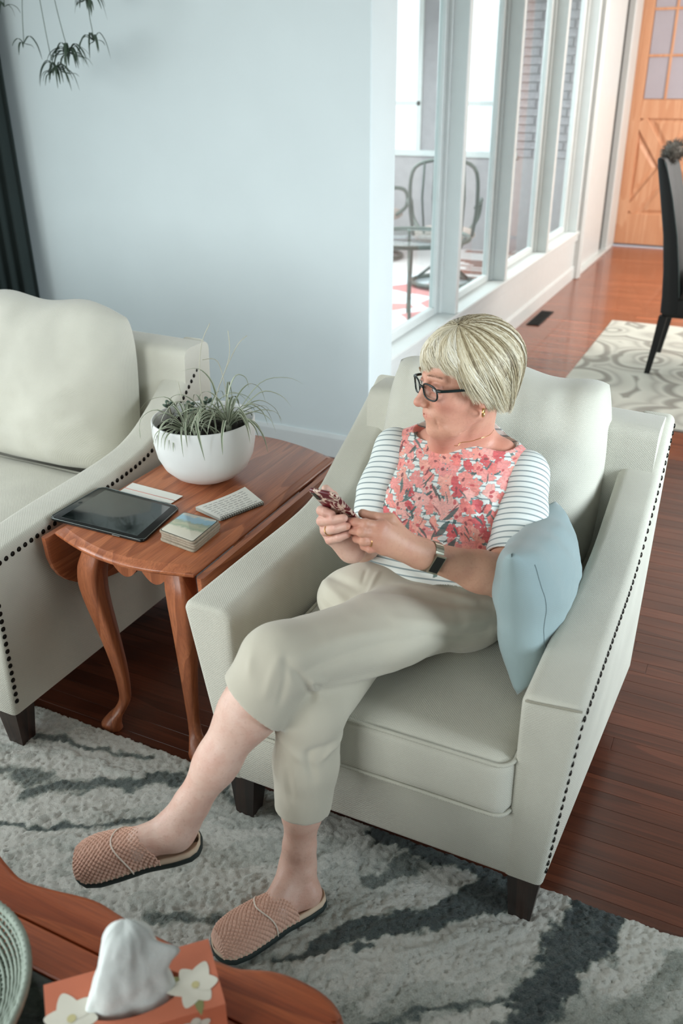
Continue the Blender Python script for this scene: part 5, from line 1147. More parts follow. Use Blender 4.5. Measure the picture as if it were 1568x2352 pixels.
def arms_field():
    fd = Field((-0.86, 1.34, 0.58), (-0.32, 1.80, 1.0), 0.0018)
    # left arm (watch): upper arm stub, elbow, forearm
    chain(fd, [lerp3(shL, elbL, 0.45), lerp3(shL, elbL, 0.8), elbL], [0.050, 0.047, 0.043], 0.015)
    fd.apply(ecap(elbL, lerp3(elbL, wrL, 0.35), (0.044, 0.042), (0.045, 0.041), (0, 0, 1)), 'u', 0.03)
    fd.apply(ecap(lerp3(elbL, wrL, 0.30), wrL, (0.045, 0.041), (0.029, 0.023), (0.3, 0.1, 1)), 'u', 0.02)
    # left hand
    mc = [(-0.6099, 1.4350, 0.8861), (-0.6148, 1.4250, 0.8758), (-0.6143, 1.4250, 0.8589), (-0.6066, 1.4350, 0.8408)]
    for m, r in zip(mc, (0.015, 0.016, 0.016, 0.014)): fd.apply(cap(lerp3(wrL, m, 0.02), m, 0.024, r), 'u', 0.018)
    for a, b in zip(mc, mc[1:]): fd.apply(cap(a, b, 0.013), 'u', 0.010)
    fj = [[mc[0], (-0.6354, 1.4100, 0.8995), (-0.6553, 1.4050, 0.9011), (-0.6683, 1.4080, 0.8996)],
          [mc[1], (-0.6382, 1.4000, 0.8859), (-0.6579, 1.4050, 0.8827), (-0.6709, 1.4200, 0.8825)],
          [mc[2], (-0.6362, 1.4050, 0.8632), (-0.6550, 1.4120, 0.8602), (-0.6671, 1.4250, 0.8631)],
          [mc[3], (-0.6267, 1.4150, 0.8416), (-0.6450, 1.4250, 0.8381), (-0.6570, 1.4380, 0.8410)]]
    fr_ = [(0.0120, 0.0100, 0.0088, 0.0076), (0.0122, 0.0102, 0.0090, 0.0078), (0.0118, 0.0098, 0.0086, 0.0074), (0.0106, 0.0086, 0.0076, 0.0068)]
    for js, rs in zip(fj, fr_):
        for i in range(3): fd.apply(cap(js[i], js[i + 1], rs[i], rs[i + 1]), 'u', 0.003)
    for a, r in ((mc[0], 0.0122), (mc[1], 0.0122), (mc[2], 0.0118), (fj[0][1], 0.0105), (fj[1][1], 0.0105), (fj[2][1], 0.010)): fd.apply(cap(a, lerp3(a, (0, 0, 1.7), 0.0015), r), 'u', 0.004)
    tb = [lerp3(wrL, mc[0], 0.25), (-0.6090, 1.4750, 0.8839), (-0.6365, 1.4550, 0.8926), (-0.6589, 1.4480, 0.9005)]   # thumb on the screen side
    for i, (r0, r1) in enumerate(((0.018, 0.014), (0.0135, 0.0112), (0.0108, 0.0092))): fd.apply(cap(tb[i], tb[i + 1], r0, r1), 'u', 0.006 if i else 0.012)
    # right arm
    chain(fd, [lerp3(shR, elbR, 0.5), elbR], [0.047, 0.040], 0.015)
    fd.apply(ecap(elbR, lerp3(elbR, wrR, 0.4), (0.041, 0.038), (0.040, 0.037), (0, 0, 1)), 'u', 0.02); fd.apply(ecap(lerp3(elbR, wrR, 0.35), wrR, (0.040, 0.037), (0.026, 0.022), (1, 0, 0.3)), 'u', 0.02)
    mr = [(-0.7409, 1.4520, 0.8901), (-0.7430, 1.4480, 0.8679), (-0.7378, 1.4460, 0.8463), (-0.7275, 1.4460, 0.8281)]
    for m, r in zip(mr, (0.013, 0.014, 0.0135, 0.012)): fd.apply(cap(wrR, m, 0.022, r), 'u', 0.016)
    for a, b in zip(mr, mr[1:]): fd.apply(cap(a, b, 0.012), 'u', 0.010)
    rj = [[mr[0], (-0.7376, 1.4180, 0.9039), (-0.7183, 1.4000, 0.9123), (-0.7040, 1.3970, 0.9120)],
          [mr[1], (-0.7345, 1.4120, 0.8832), (-0.6965, 1.3920, 0.9032), (-0.6742, 1.3920, 0.9123)],
          [mr[2], (-0.7255, 1.4100, 0.8631), (-0.6906, 1.3920, 0.8849), (-0.6682, 1.3920, 0.8952)],
          [mr[3], (-0.7164, 1.4120, 0.8430), (-0.6875, 1.3980, 0.8619), (-0.6699, 1.3980, 0.8732)]]
    rr_ = [(0.0115, 0.0105, 0.0098, 0.0084), (0.0118, 0.0108, 0.0098, 0.0084), (0.0114, 0.0104, 0.0094, 0.0082), (0.0104, 0.0094, 0.0084, 0.0074)]
    for js, rs in zip(rj, rr_):
        for i in range(3): fd.apply(cap(js[i], js[i + 1], rs[i], rs[i + 1]), 'u', 0.0028)
    tr_ = [lerp3(wrR, mr[0], 0.25), (-0.7256, 1.5000, 0.8619), (-0.7338, 1.4620, 0.9176), (-0.7379, 1.4400, 0.9439)]
    for i, (r0, r1) in enumerate(((0.018, 0.014), (0.0135, 0.0115), (0.0110, 0.0088))): fd.apply(cap(tr_[i], tr_[i + 1], r0, r1), 'u', 0.006 if i else 0.012)
    # skin folds at the left wrist and along the forearm
    for u in (0.93, 0.90, 0.87, 0.84):
        p = np.array(lerp3(elbL, wrL, u)); d = np.array(wrL) - np.array(elbL); d /= np.linalg.norm(d); n = np.cross(d, (0, 0, 1)); n /= np.linalg.norm(n); c = p - n * 0
        fd.apply(cap(p + np.array((0.014, -0.014, 0.024)) * 0.9, p + np.array((0.018, -0.022, -0.014)) * 0.9, 0.0009), 's', 0.004)
    return fd, fj, rj, mc
sl_fw = lambda h, t: (np.array(t) - np.array(h)) / np.linalg.norm(np.array(t) - np.array(h))
heL, toL = np.array((-0.8359, 1.0450, 0.2816)), np.array((-1.0679, 0.9200, 0.2233))
heR, toR = np.array((-0.652, 1.222, 0.026)), np.array((-0.797, 0.985, 0.026))
def frame(h, t, up):
    f = sl_fw(h, t); u = np.array(up, float); u = u - f * (u @ f); u /= np.linalg.norm(u); l = np.cross(u, f); return h, f, l, u
FL = frame(heL, toL, (0.05, -0.25, 0.97)); FR = frame(heR, toR, (0, 0, 1))
def fpt(Fm, x, y, z): h, f, l, u = Fm; return tuple(h + f * x + l * y + u * z)
def leg_field(kn, an, Fm, lo, hi, lift, calf):
    fd = Field(lo, hi, 0.0024); d = np.array(an) - np.array(kn)
    fd.apply(cap(kn, lerp3(kn, an, 0.30), 0.042, 0.051 * calf), 'u', 0.02)
    bk = np.cross(d, np.array(Fm[2])); bk /= np.linalg.norm(bk); bk = bk * (-1 if bk @ Fm[1] > 0 else 1)
    fd.apply(ell(np.array(lerp3(kn, an, 0.28)) + bk * 0.012, (0.046 * calf, 0.046 * calf, 0.12), np.array([Fm[2], np.cross(d / np.linalg.norm(d), Fm[2]), d / np.linalg.norm(d)]).T), 'u', 0.03)
    fd.apply(cap(lerp3(kn, an, 0.25), lerp3(kn, an, 0.62), 0.053 * calf, 0.041), 'u', 0.03); fd.apply(cap(lerp3(kn, an, 0.6), lerp3(kn, an, 0.9), 0.041, 0.034), 'u', 0.03)
    fd.apply(cap(lerp3(kn, an, 0.88), an, 0.034, 0.035), 'u', 0.02)
    heel = fpt(Fm, 0.040, 0, 0.038 + lift); ball = fpt(Fm, 0.175, 0.0, 0.034); toe = fpt(Fm, 0.225, 0.0, 0.028)
    fd.apply(cap(an, heel, 0.034, 0.028), 'u', 0.02); fd.apply(cap(an, fpt(Fm, 0.125, 0.0, 0.055), 0.034, 0.026), 'u', 0.022); fd.apply(cap(heel, fpt(Fm, 0.12, 0, 0.036 + lift * .4), 0.027, 0.026), 'u', 0.022)
    fd.apply(ecap(fpt(Fm, 0.12, 0, 0.044), ball, (0.032, 0.026), (0.038, 0.020), Fm[2]), 'u', 0.02); fd.apply(ecap(ball, toe, (0.038, 0.020), (0.030, 0.014), Fm[2]), 'u', 0.02)
    for s in (1, -1): fd.apply(ell(np.array(an) + np.array(Fm[2]) * 0.030 * s, (0.013,) * 3), 'u', 0.015)
    return fd
import time; _t0 = time.time()
hf = head_field(); Ph, Qh = hf.mesh(); af, fjL, rjR, mcL = arms_field(); Pa, Qa = af.mesh()
lf1 = leg_field(kneL, ankL, FL, (-1.16, 0.86, 0.20), (-0.64, 1.30, 0.73), 0.012, 1.02); P1, Q1 = lf1.mesh()
lf2 = leg_field(kneR, ankR, FR, (-0.86, 0.93, 0.02), (-0.56, 1.34, 0.58), 0.0, 0.95); P2, Q2 = lf2.mesh()
# hidden trunk that joins the pieces under the clothes
tf = Field((-0.90, 1.15, 0.45), (-0.30, 2.02, 0.93), 0.006)
tf.apply(ecap((-0.598, 1.72, 0.60), (-0.59, 1.84, 0.83), (0.12, 0.08), (0.12, 0.075), (1, 0, 0)), 'u', 0.02)
tf.apply(cap(hipL, kneL, 0.055, 0.045), 'u', 0.02); tf.apply(cap(hipR, kneR, 0.055, 0.042), 'u', 0.02); tf.apply(cap((-0.59, 1.86, 0.85), shL, 0.045, 0.04), 'u', 0.02); tf.apply(cap((-0.59, 1.86, 0.85), shR, 0.045, 0.038), 'u', 0.02)
tf.apply(cap(shL, lerp3(shL, elbL, 0.6), 0.042, 0.042), 'u', 0.01); tf.apply(cap(shR, lerp3(shR, elbR, 0.6), 0.038, 0.038), 'u', 0.01); P3, Q3 = tf.mesh()
def relc(P): return ((P - HO) @ HM) / HS
parts = [(Ph, Qh), (Pa, Qa), (P1, Q1), (P2, Q2), (P3, Q3)]; off = 0; PP = []; QQ = []; tint = []; zone = []
for i, (p, q) in enumerate(parts):
    if i < 4: p = relax(p, q, 1, 0.35)
    PP.append(p); QQ.append(q + off); off += len(p); z = np.zeros(len(p)); zn = np.full(len(p), [0.75, 0.55, 0.0, 0.25, 0][i], float)
    if i == 0:
        L = relc(p); g = lambda c, s: np.exp(-(((L - np.array(c)) / np.array(s)) ** 2).sum(1))
        z += 0.45 * g((0.092, 0, -0.0635), (0.012, 0.022, 0.0032)) + 0.55 * g((0.092, 0, -0.0712), (0.012, 0.019, 0.0038))
        z += -0.0 + 0.8 * np.exp(-((L[:, 2] + 0.0688) / 0.0016) ** 2) * (np.abs(L[:, 1]) < 0.025) * (L[:, 0] > 0.075) * 0.3
        z += 0.5 * (g((0.070, 0.042, -0.036), (0.03, 0.022, 0.02)) + g((0.070, -0.042, -0.036), (0.03, 0.022, 0.02))) + 0.5 * g((0.112, 0, -0.040), (0.012, 0.014, 0.012))
        z += 0.45 * (g((0.085, 0.030, 0.0), (0.02, 0.02, 0.012)) + g((0.085, -0.030, 0.0), (0.02, 0.02, 0.012)))
        z += 0.30 * np.clip((-0.10 - L[:, 2]) / 0.03, 0, 1) + 0.22 * g((0.02, 0.07, -0.06), (0.05, 0.03, 0.04))
    if i == 1:
        for js in fjL + rjR:
            for c in js[1:3]: z += 0.35 * np.exp(-(((p - np.array(c)) / 0.013) ** 2).sum(1))
            z += 0.4 * np.exp(-(((p - np.array(js[3])) / 0.010) ** 2).sum(1))
        for c in mcL: z += 0.35 * np.exp(-(((p - np.array(c)) / 0.018) ** 2).sum(1))
        zn = np.where(p[:, 0] < -0.665, 0.30, 0.62)
    tint.append(z); zone.append(zn)
sk = NT('aged_skin'); at = sk.n('ShaderNodeAttribute', attribute_name='tint'); az = sk.n('ShaderNodeAttribute', attribute_name='zone'); v = sk.coords(); n1 = sk.noise(v, 26, 3, 0.6); n2 = sk.noise(v, 150, 3, 0.6)
base = sk.ramp(az.outputs['Fac'], [(0.0, srgb(222, 188, 172)), (0.30, srgb(218, 178, 160)), (0.6, srgb(214, 164, 138)), (0.8, srgb(218, 162, 138))])
base = sk.mix(sk.ramp(n1, [(0.42, (0, 0, 0, 1)), (0.68, (0.38, 0.38, 0.38, 1))]), base, srgb(200, 140, 120)); base = sk.mix(sk.ramp(n2, [(0.55, (0, 0, 0, 1)), (0.72, (0.22, 0.22, 0.22, 1))]), base, srgb(170, 118, 96))
base = sk.mix(sk.math('MULTIPLY', at.outputs['Fac'], 0.75), base, srgb(192, 104, 96)); sk.base(base); sk.set(Roughness=0.48)
sk.b.inputs['Subsurface Weight'].default_value = 0.12; sk.b.inputs['Subsurface Radius'].default_value = (0.012, 0.005, 0.003); sk.b.inputs['Subsurface Scale'].default_value = 0.6
sk.bump(sk.math('ADD', n2, sk.noise(sk.coords((1, 1, 4)), 120, 3)), 0.35, 0.0012); M['skin'] = sk.m
body = npmesh('body', np.vstack(PP), np.vstack(QQ), M['skin'], W_, {'tint': ('FLOAT', np.clip(np.concatenate(tint), 0, 1)), 'zone': ('FLOAT', np.concatenate(zone))})
print('body', len(body.data.vertices), time.time() - _t0)

# ---- eyes
eyew = NT('eye'); le = eyew.coords(); eyew.base(srgb(214, 206, 198)); eyew.set(Roughness=0.15)
iris = plain('iris_brown', srgb(70, 60, 52), 0.1)
for s in (1, -1):
    b = bmesh.new(); c = hp(0.0768, s * 0.0295, -0.0012); bmesh.ops.create_uvsphere(b, u_segments=24, v_segments=16, radius=0.0118 * HS, matrix=Matrix.Translation(c)); e = obj('eyeball', b, eyew.m, W_)
    b = bmesh.new(); c2 = hp(0.0768 + 0.0102, s * 0.0295 - 0.0035 + 0.001, -0.0030); bmesh.ops.create_uvsphere(b, u_segments=16, v_segments=10, radius=0.0046, matrix=Matrix.Translation(c2) @ Matrix(HM.tolist()).to_4x4() @ Matrix.Diagonal((0.35, 1, 1, 1))); obj('iris', b, iris, e)
# ---- eyebrows
bm = bmesh.new(); rr = random.Random(4)
for s in (1, -1):
    for i in range(70):
        u = rr.random(); x = 0.096 - 0.018 * u ** 2; y = s * (0.014 + 0.032 * u); z = 0.0215 + 0.006 * math.sin(PI * (0.25 + 0.6 * u)) + rr.uniform(-0.002, 0.002)
        a = hp(x - 0.001, y, z - 0.001); b_ = hp(x + 0.001, y + s * 0.006, z + 0.0015); tube([a, lerp3(a, b_, 0.5), b_], [0.0004, 0.0004, 0.0001], 3, bm, caps=False)
obj('eyebrows', bm, plain('brow_hair', srgb(176, 150, 122), 0.7), W_)

for s in (1, -1): obj('eyelashes', tube(catmull([hp(0.0915, s * 0.0185, 0.0008), hp(0.0925, s * 0.029, 0.0026), hp(0.0875, s * 0.0415, -0.0004)], 5), 0.0008, 5), plain('lash', srgb(96, 74, 62), 0.7), W_)
# ---- hair: cap plus strands that fall from a parting near the front of the crown
axis = np.array((0.40, 0.10, 0.91)); axis /= np.linalg.norm(axis); e1 = np.cross((0, 1, 0), axis); e1 /= np.linalg.norm(e1); e2 = np.cross(axis, e1)
HC = np.array((-0.022, 0.0, 0.030)); HR = np.array((0.107, 0.092, 0.098))
def hair_pt(theta, phi, lift=1.0):
    d = axis * math.cos(theta) + (e1 * math.cos(phi) + e2 * math.sin(phi)) * math.sin(theta)
    if d[2] >= 0: return HC + HR * lift * d
    h = math.hypot(d[0], d[1]) + 1e-9; dn = -d[2]; bk = max(0.0, -d[0] / h); taper = 1 - (0.10 + 0.26 * bk) * dn ** 1.6
    return np.array((HC[0] + HR[0] * lift * d[0] / h * taper, HR[1] * lift * d[1] / h * (1 - (0.08 + 0.14 * bk) * dn ** 1.6), HC[2] - HR[2] * 1.15 * math.atan2(dn, h)))
def zend(phi):
    a = abs((phi + PI) % (2 * PI) - PI); return float(np.interp(a, [0, 0.35, 0.75, 1.0, 1.3, 1.7, 2.1, 2.6, PI], [0.052, 0.044, 0.018, -0.034, -0.052, -0.046, -0.062, -0.084, -0.088]))
def hair_end(phi, lift, dz):
    ze = zend(phi) + dz; th = 0.3
    while th < 2.9 and hair_pt(th, phi, lift)[2] > ze: th += 0.03
    return th
def hair():
    co = []; fc = []; tn = []; r = random.Random(12); k = 0
    N = 15000
    for i in range(N):
        phi = r.uniform(-PI, PI); side = abs(phi); layer = r.random(); lift = 0.93 + 0.115 * layer; te = hair_end(phi, lift, 0.045 * r.random() ** 2.2 - 0.008 + 0.010 * math.sin(phi * 17) * math.sin(phi * 5.3) + (0.012 if r.random() < 0.1 else 0)) ; t0 = r.uniform(0.02, 0.5) * (1 if layer > 0.25 else 2.0)
        if t0 > te * 0.8: t0 = te * 0.3
        bend = r.uniform(-0.10, 0.10) + (0.55 if side < 0.8 else 0.30 * math.copysign(1, phi) * (1 if side < 1.9 else -0.5)) * 0.6; clump = math.sin(phi * 23 + 2 * math.sin(phi * 7)) ; wv = r.uniform(0, 6)
        n = 11; path = []
        for j in range(n):
            s = j / (n - 1); th = t0 + (te - t0) * s; ph = phi + bend * s * s + 0.06 * clump * s + 0.015 * math.sin(6 * s + wv)
            body_ = 1 + 0.06 * math.sin(PI * min(1, th / 2.0)) + (0.035 * math.sin(phi * 11 + th * 2)) * s
            p = hair_pt(th, ph, lift * body_ * (1 - 0.05 * s ** 3)); 
            # lifted at the forehead: bangs arch forward before falling
            if side < 0.9: p = (p[0] + 0.010 * math.sin(PI * s) * (1 - side), p[1], p[2] + 0.004 * math.sin(PI * s))
            path.append(np.array(hp(*p)))
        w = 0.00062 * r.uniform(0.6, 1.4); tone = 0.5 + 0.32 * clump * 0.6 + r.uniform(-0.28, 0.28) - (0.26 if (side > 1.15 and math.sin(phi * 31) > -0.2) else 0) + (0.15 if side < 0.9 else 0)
        P = np.array(path); T = np.gradient(P, axis=0); T /= np.linalg.norm(T, axis=1, keepdims=True) + 1e-9; O = P - HO; O /= np.linalg.norm(O, axis=1, keepdims=True); Bv = np.cross(T, O); Bv /= np.linalg.norm(Bv, axis=1, keepdims=True) + 1e-9
        prof = w * (1.15 - np.linspace(0, 1, n) ** 2.0)[:, None]
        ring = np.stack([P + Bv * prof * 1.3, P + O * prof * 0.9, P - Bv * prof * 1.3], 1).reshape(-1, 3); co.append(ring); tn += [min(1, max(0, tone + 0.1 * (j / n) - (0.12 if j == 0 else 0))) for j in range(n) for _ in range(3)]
        b = k + np.arange(n - 1)[:, None] * 3; f = np.concatenate([np.stack([b[:, 0] + a, b[:, 0] + a + 1, b[:, 0] + a + 4, b[:, 0] + a + 3], 1) for a in (0, 1)]); fc.append(f); k += 3 * n
    return np.vstack(co), np.vstack(fc), np.array(tn)
hc, hq, ht = hair()
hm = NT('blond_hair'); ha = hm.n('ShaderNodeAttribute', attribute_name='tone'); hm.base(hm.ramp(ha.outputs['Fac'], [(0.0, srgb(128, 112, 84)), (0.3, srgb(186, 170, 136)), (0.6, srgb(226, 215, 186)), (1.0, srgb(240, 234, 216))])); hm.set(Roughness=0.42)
hm.b.inputs['Anisotropic'].default_value = 0.4
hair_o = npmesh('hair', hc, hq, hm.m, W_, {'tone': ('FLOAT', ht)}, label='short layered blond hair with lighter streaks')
# under-layer that closes the gaps between strands
fd = Field((-0.74, 1.62, 0.94), (-0.40, 1.98, 1.26), 0.0025)
hw = lambda X, Y, Z: tuple(((X - HO[0]) * HM[0, i] + (Y - HO[1]) * HM[1, i] + (Z - HO[2]) * HM[2, i]) / HS for i in range(3))
def capf(X, Y, Z):
    x, y, z = hw(X, Y, Z); q = np.sqrt(((x - HC[0]) / (HR[0] * 0.93)) ** 2 + (y / (HR[1] * 0.93)) ** 2 + ((z - HC[2]) / (HR[2] * 0.95)) ** 2); d = (q - 1) * 0.09
    face = np.maximum.reduce([(x - 0.060) * 0.9 + 0 * y, -(z - 0.072)]); face = np.minimum(x - 0.038 + 0.25 * np.abs(y), 0.080 - z); low = -(z + np.where(x < -0.05, 0.062, 0.020 + 0 * x)); low2 = np.where(x < -0.02, -0.050 - z, -0.010 - z)
    return np.maximum.reduce([d, face, low2])
fd.apply((capf, np.array((-0.74, 1.62, 0.94)), np.array((-0.40, 1.98, 1.26))), 'u', 0.001); Pc, Qc = fd.mesh(); Pc = relax(Pc, Qc, 3)
npmesh('hair_underlayer', Pc, Qc, plain('blond_underlayer', srgb(168, 154, 124), 0.8, var=0.3, nscale=60), hair_o)

# ---- glasses
G = obj('eyeglasses', tube([hp(0.1015, -0.010, -0.002), hp(0.1035, 0.0, 0.0005), hp(0.1015, 0.010, -0.002)], 0.0027, 8), plain('dark_teal_frame', srgb(20, 34, 34), 0.2), W_, label='dark teal rectangular reading glasses low on the nose')
fm = bpy.data.materials['dark_teal_frame']
lens = NT('lens'); trn = lens.n('ShaderNodeBsdfTransparent'); trn.inputs[0].default_value = (0.93, 0.93, 0.94, 1); gls = lens.n('ShaderNodeBsdfGlossy'); gls.inputs['Roughness'].default_value = 0.02; mxx = lens.n('ShaderNodeMixShader'); mxx.inputs[0].default_value = 0.07; lens.l(trn.outputs[0], mxx.inputs[1]); lens.l(gls.outputs[0], mxx.inputs[2]); lens.l(mxx.outputs[0], lens.t.nodes['Material Output'].inputs[0])
for s in (1, -1):
    def rimp(k, n=32):
        a = 2 * PI * k / n; e = 0.72; ca, sa = math.cos(a), math.sin(a); yy = 0.0345 + 0.0245 * math.copysign(abs(ca) ** e, ca); zz = -0.006 + 0.0165 * math.copysign(abs(sa) ** e, sa) * (1.0 if sa > 0 else 1.05); return hp(0.1010 - 0.010 * ((yy - 0.01) / 0.05) ** 2 + 0.10 * (zz + 0.006), s * yy, zz)
    obj('rim', tube([rimp(k) for k in range(32)], 0.0021, 6, closed=True), fm, G); bm = bmesh.new(); bm.faces.new([bm.verts.new(rimp(k)) for k in range(32)]); obj('lens', bm, lens.m, G, smooth=False)
    tmp = [hp(0.090, s * 0.0595, 0.002), hp(0.086, s * 0.068, 0.003), hp(0.05, s * 0.0735, 0.002), hp(0.0, s * 0.079, 0.002), hp(-0.018, s * 0.080, -0.008)]
    obj('temple', tube(catmull(tmp, 4), 0.0034, 6, flat=1.0), fm, G); obj('temple_hinge', tube([hp(0.091, s * 0.0585, 0.003), hp(0.084, s * 0.0685, 0.003)], 0.0036, 6), fm, G)
gold = plain('polished_gold', srgb(214, 170, 110), 0.2, 0.9, var=0.02)
ep = hp(-0.004, 0.0835, -0.050); obj('earring', tube([(ep[0] + 0.0 * q, ep[1] - 0.0055 * math.sin(q), ep[2] + 0.0085 * math.cos(q)) for q in np.linspace(0, 2 * PI, 17)[:-1]], 0.0024, 6, closed=True), gold, W_, label='small gold hoop earring')
_nk = [(-0.4873, 1.8600, 0.9588), (-0.4928, 1.8300, 0.9490), (-0.5109, 1.8000, 0.9447), (-0.5363, 1.7900, 0.9414), (-0.5642, 1.7850, 0.9455), (-0.5900, 1.7850, 0.9536), (-0.6168, 1.7900, 0.9619)]; _nk = [tuple(Ph[int(np.argmin(((Ph - np.array(p)) ** 2).sum(1)))] + np.array((0.0004, -0.0008, 0.0006))) for p in _nk]
obj('necklace', tube(catmull(_nk, 8), 0.0007, 5), gold, W_, label='fine gold necklace chain')
# ---- watch on the left wrist, ring
wc = np.array(lerp3(elbL, wrL, 0.90)); wd = np.array(wrL) - np.array(elbL); wd /= np.linalg.norm(wd); ww = np.array((0.3, 0.1, 1.0)); ww -= wd * (ww @ wd); ww /= np.linalg.norm(ww); wn = np.cross(wd, ww)
if wn[1] > 0: wn = -wn
steel = plain('watch_steel', srgb(168, 166, 150), 0.28, 0.85)
wt = thing_ = bpy.data.objects.new('wristwatch', None); COL.objects.link(wt); wt.parent = W_; wt.location = Vector(wc) - wloc(W_); wt['label'] = 'slim metal fitness watch with black face on the left wrist'
ra_, rb_ = 0.0335, 0.0275
for k in range(26):
    a0, a1 = 2 * PI * (k + 0.06) / 26, 2 * PI * (k + 0.94) / 26; bm = bmesh.new(); rings = []
    for a in (a0, (a0 + a1) / 2, a1):
        o_ = wc + ww * ra_ * math.cos(a) + wn * rb_ * math.sin(a); n_ = (ww * math.cos(a) + wn * math.sin(a)); rings.append([tuple(o_ + n_ * q + wd * s_) for q, s_ in ((-0.0005, -0.0105), (0.0022, -0.0105), (0.0022, 0.0105), (-0.0005, 0.0105))])
    obj('link', loft(rings), steel, wt, smooth=False)
a = 0.5 * PI - 0.05; n_ = ww * math.cos(a) + wn * math.sin(a); t_v = -ww * math.sin(a) + wn * math.cos(a); oc = wc + ww * (ra_ + 0.002) * math.cos(a) + wn * (rb_ + 0.002) * math.sin(a)
def wbox(hu, hv, z0, z1): return loft([[tuple(oc + t_v * u + wd * v_ + n_ * z) for u, v_ in ((-hu, -hv), (hu, -hv), (hu, hv), (-hu, hv))] for z in (z0, z1)])
obj('case', wbox(0.0225, 0.0125, -0.001, 0.0050), steel, wt, smooth=False); obj('display', wbox(0.0185, 0.0108, 0.0050, 0.0058), gl_black, wt, smooth=False)
def ringon(a_, b_, t, r, nm):
    c = np.array(lerp3(a_, b_, t)); d = np.array(b_) - np.array(a_); d /= np.linalg.norm(d); u = np.cross(d, (0, 0, 1)); u /= np.linalg.norm(u); v_ = np.cross(d, u); obj(nm, tube([tuple(c + (u * math.cos(q) + v_ * math.sin(q)) * r) for q in np.linspace(0, 2 * PI, 21)[:-1]], 0.0013, 6, closed=True), gold, W_)
ringon(fjL[2][0], fjL[2][1], 0.55, 0.0118, 'ring'); ringon(rjR[2][1], rjR[2][2], 0.35, 0.0108, 'ring')

# ---- phone (held, so a thing of its own)
cr = np.array((0.89691, 0.44214, 0.00812)); cu_ = np.array((-0.20441, 0.39825, 0.89421)); ct = np.array((0.39214, -0.80368, 0.44757))
def cv(a, b, c): q = cr * a + cu_ * b + ct * c; return q / np.linalg.norm(q)
PU = cv(-0.46, 0.50, 0.73); PW_ = cv(0.77, -0.20, 0.61); PW_ = PW_ - PU * (PW_ @ PU); PW_ /= np.linalg.norm(PW_); PN = np.cross(PW_, PU); pcx = np.array((-0.6983, 1.4250, 0.9166))
def pp(u, v, n): return tuple(pcx + PW_ * u + PU * v + PN * n)
if PN @ ct < 0: PN = -PN
ph = thing('smartphone', 'smartphone in a maroon and cream flower-patterned case held in both hands', 'phone', tuple(pcx))
def phslab(hw_, hl, r, n0, n1, k=5):
    R = []
    for n_ in (n0, n1):
        P = []
        for cx_, cy_, a0 in ((hw_ - r, hl - r, 0), (-hw_ + r, hl - r, PI / 2), (-hw_ + r, -hl + r, PI), (hw_ - r, -hl + r, 1.5 * PI)):
            for i in range(k + 1): a = a0 + PI / 2 * i / k; P.append(pp(cx_ + r * math.cos(a), cy_ + r * math.sin(a), n_))
        R.append(P)
    return R
pcs = NT('flower_phone_case'); v = pcs.coords(); vo = pcs.n('ShaderNodeTexVoronoi'); vo.inputs['Scale'].default_value = 75; vo.inputs['Randomness'].default_value = 1.0; nz = pcs.n('ShaderNodeTexNoise'); nz.inputs['Scale'].default_value = 60; pcs.l(v, nz.inputs[0]); pcs.l(pcs.mix(0.02, v, nz.outputs['Color']), vo.inputs['Vector'])
nf = pcs.noise(v, 45, 2, 0.5, 1.0); pcs.base(pcs.ramp(nf, [(0.0, srgb(92, 26, 34)), (0.44, srgb(118, 44, 48)), (0.475, srgb(204, 178, 160)), (0.56, srgb(214, 190, 172)), (0.60, srgb(96, 34, 40)), (0.72, srgb(186, 96, 96))], 'CONSTANT')); pcs.set(Roughness=0.25)
obj('case', loft([phslab(0.0345, 0.071, 0.010, 0.001, 0)[0]] + [phslab(0.0365, 0.073, 0.011, 0.0025, 0)[0], phslab(0.0365, 0.073, 0.011, 0.008, 0)[0], phslab(0.0345, 0.071, 0.010, 0.0095, 0)[0]]), pcs.m, ph)
obj('screen', loft(phslab(0.033, 0.069, 0.008, 0.0002, 0.0010)), gl_black, ph, smooth=False)
bm = loft([[pp(-0.0245 + u, 0.052 + v_, z) for u, v_ in ((-0.006, -0.013), (0.006, -0.013), (0.006, 0.013), (-0.006, 0.013))] for z in (0.0094, 0.0106)]); obj('camera_bump', bm, gl_black, ph, smooth=False)

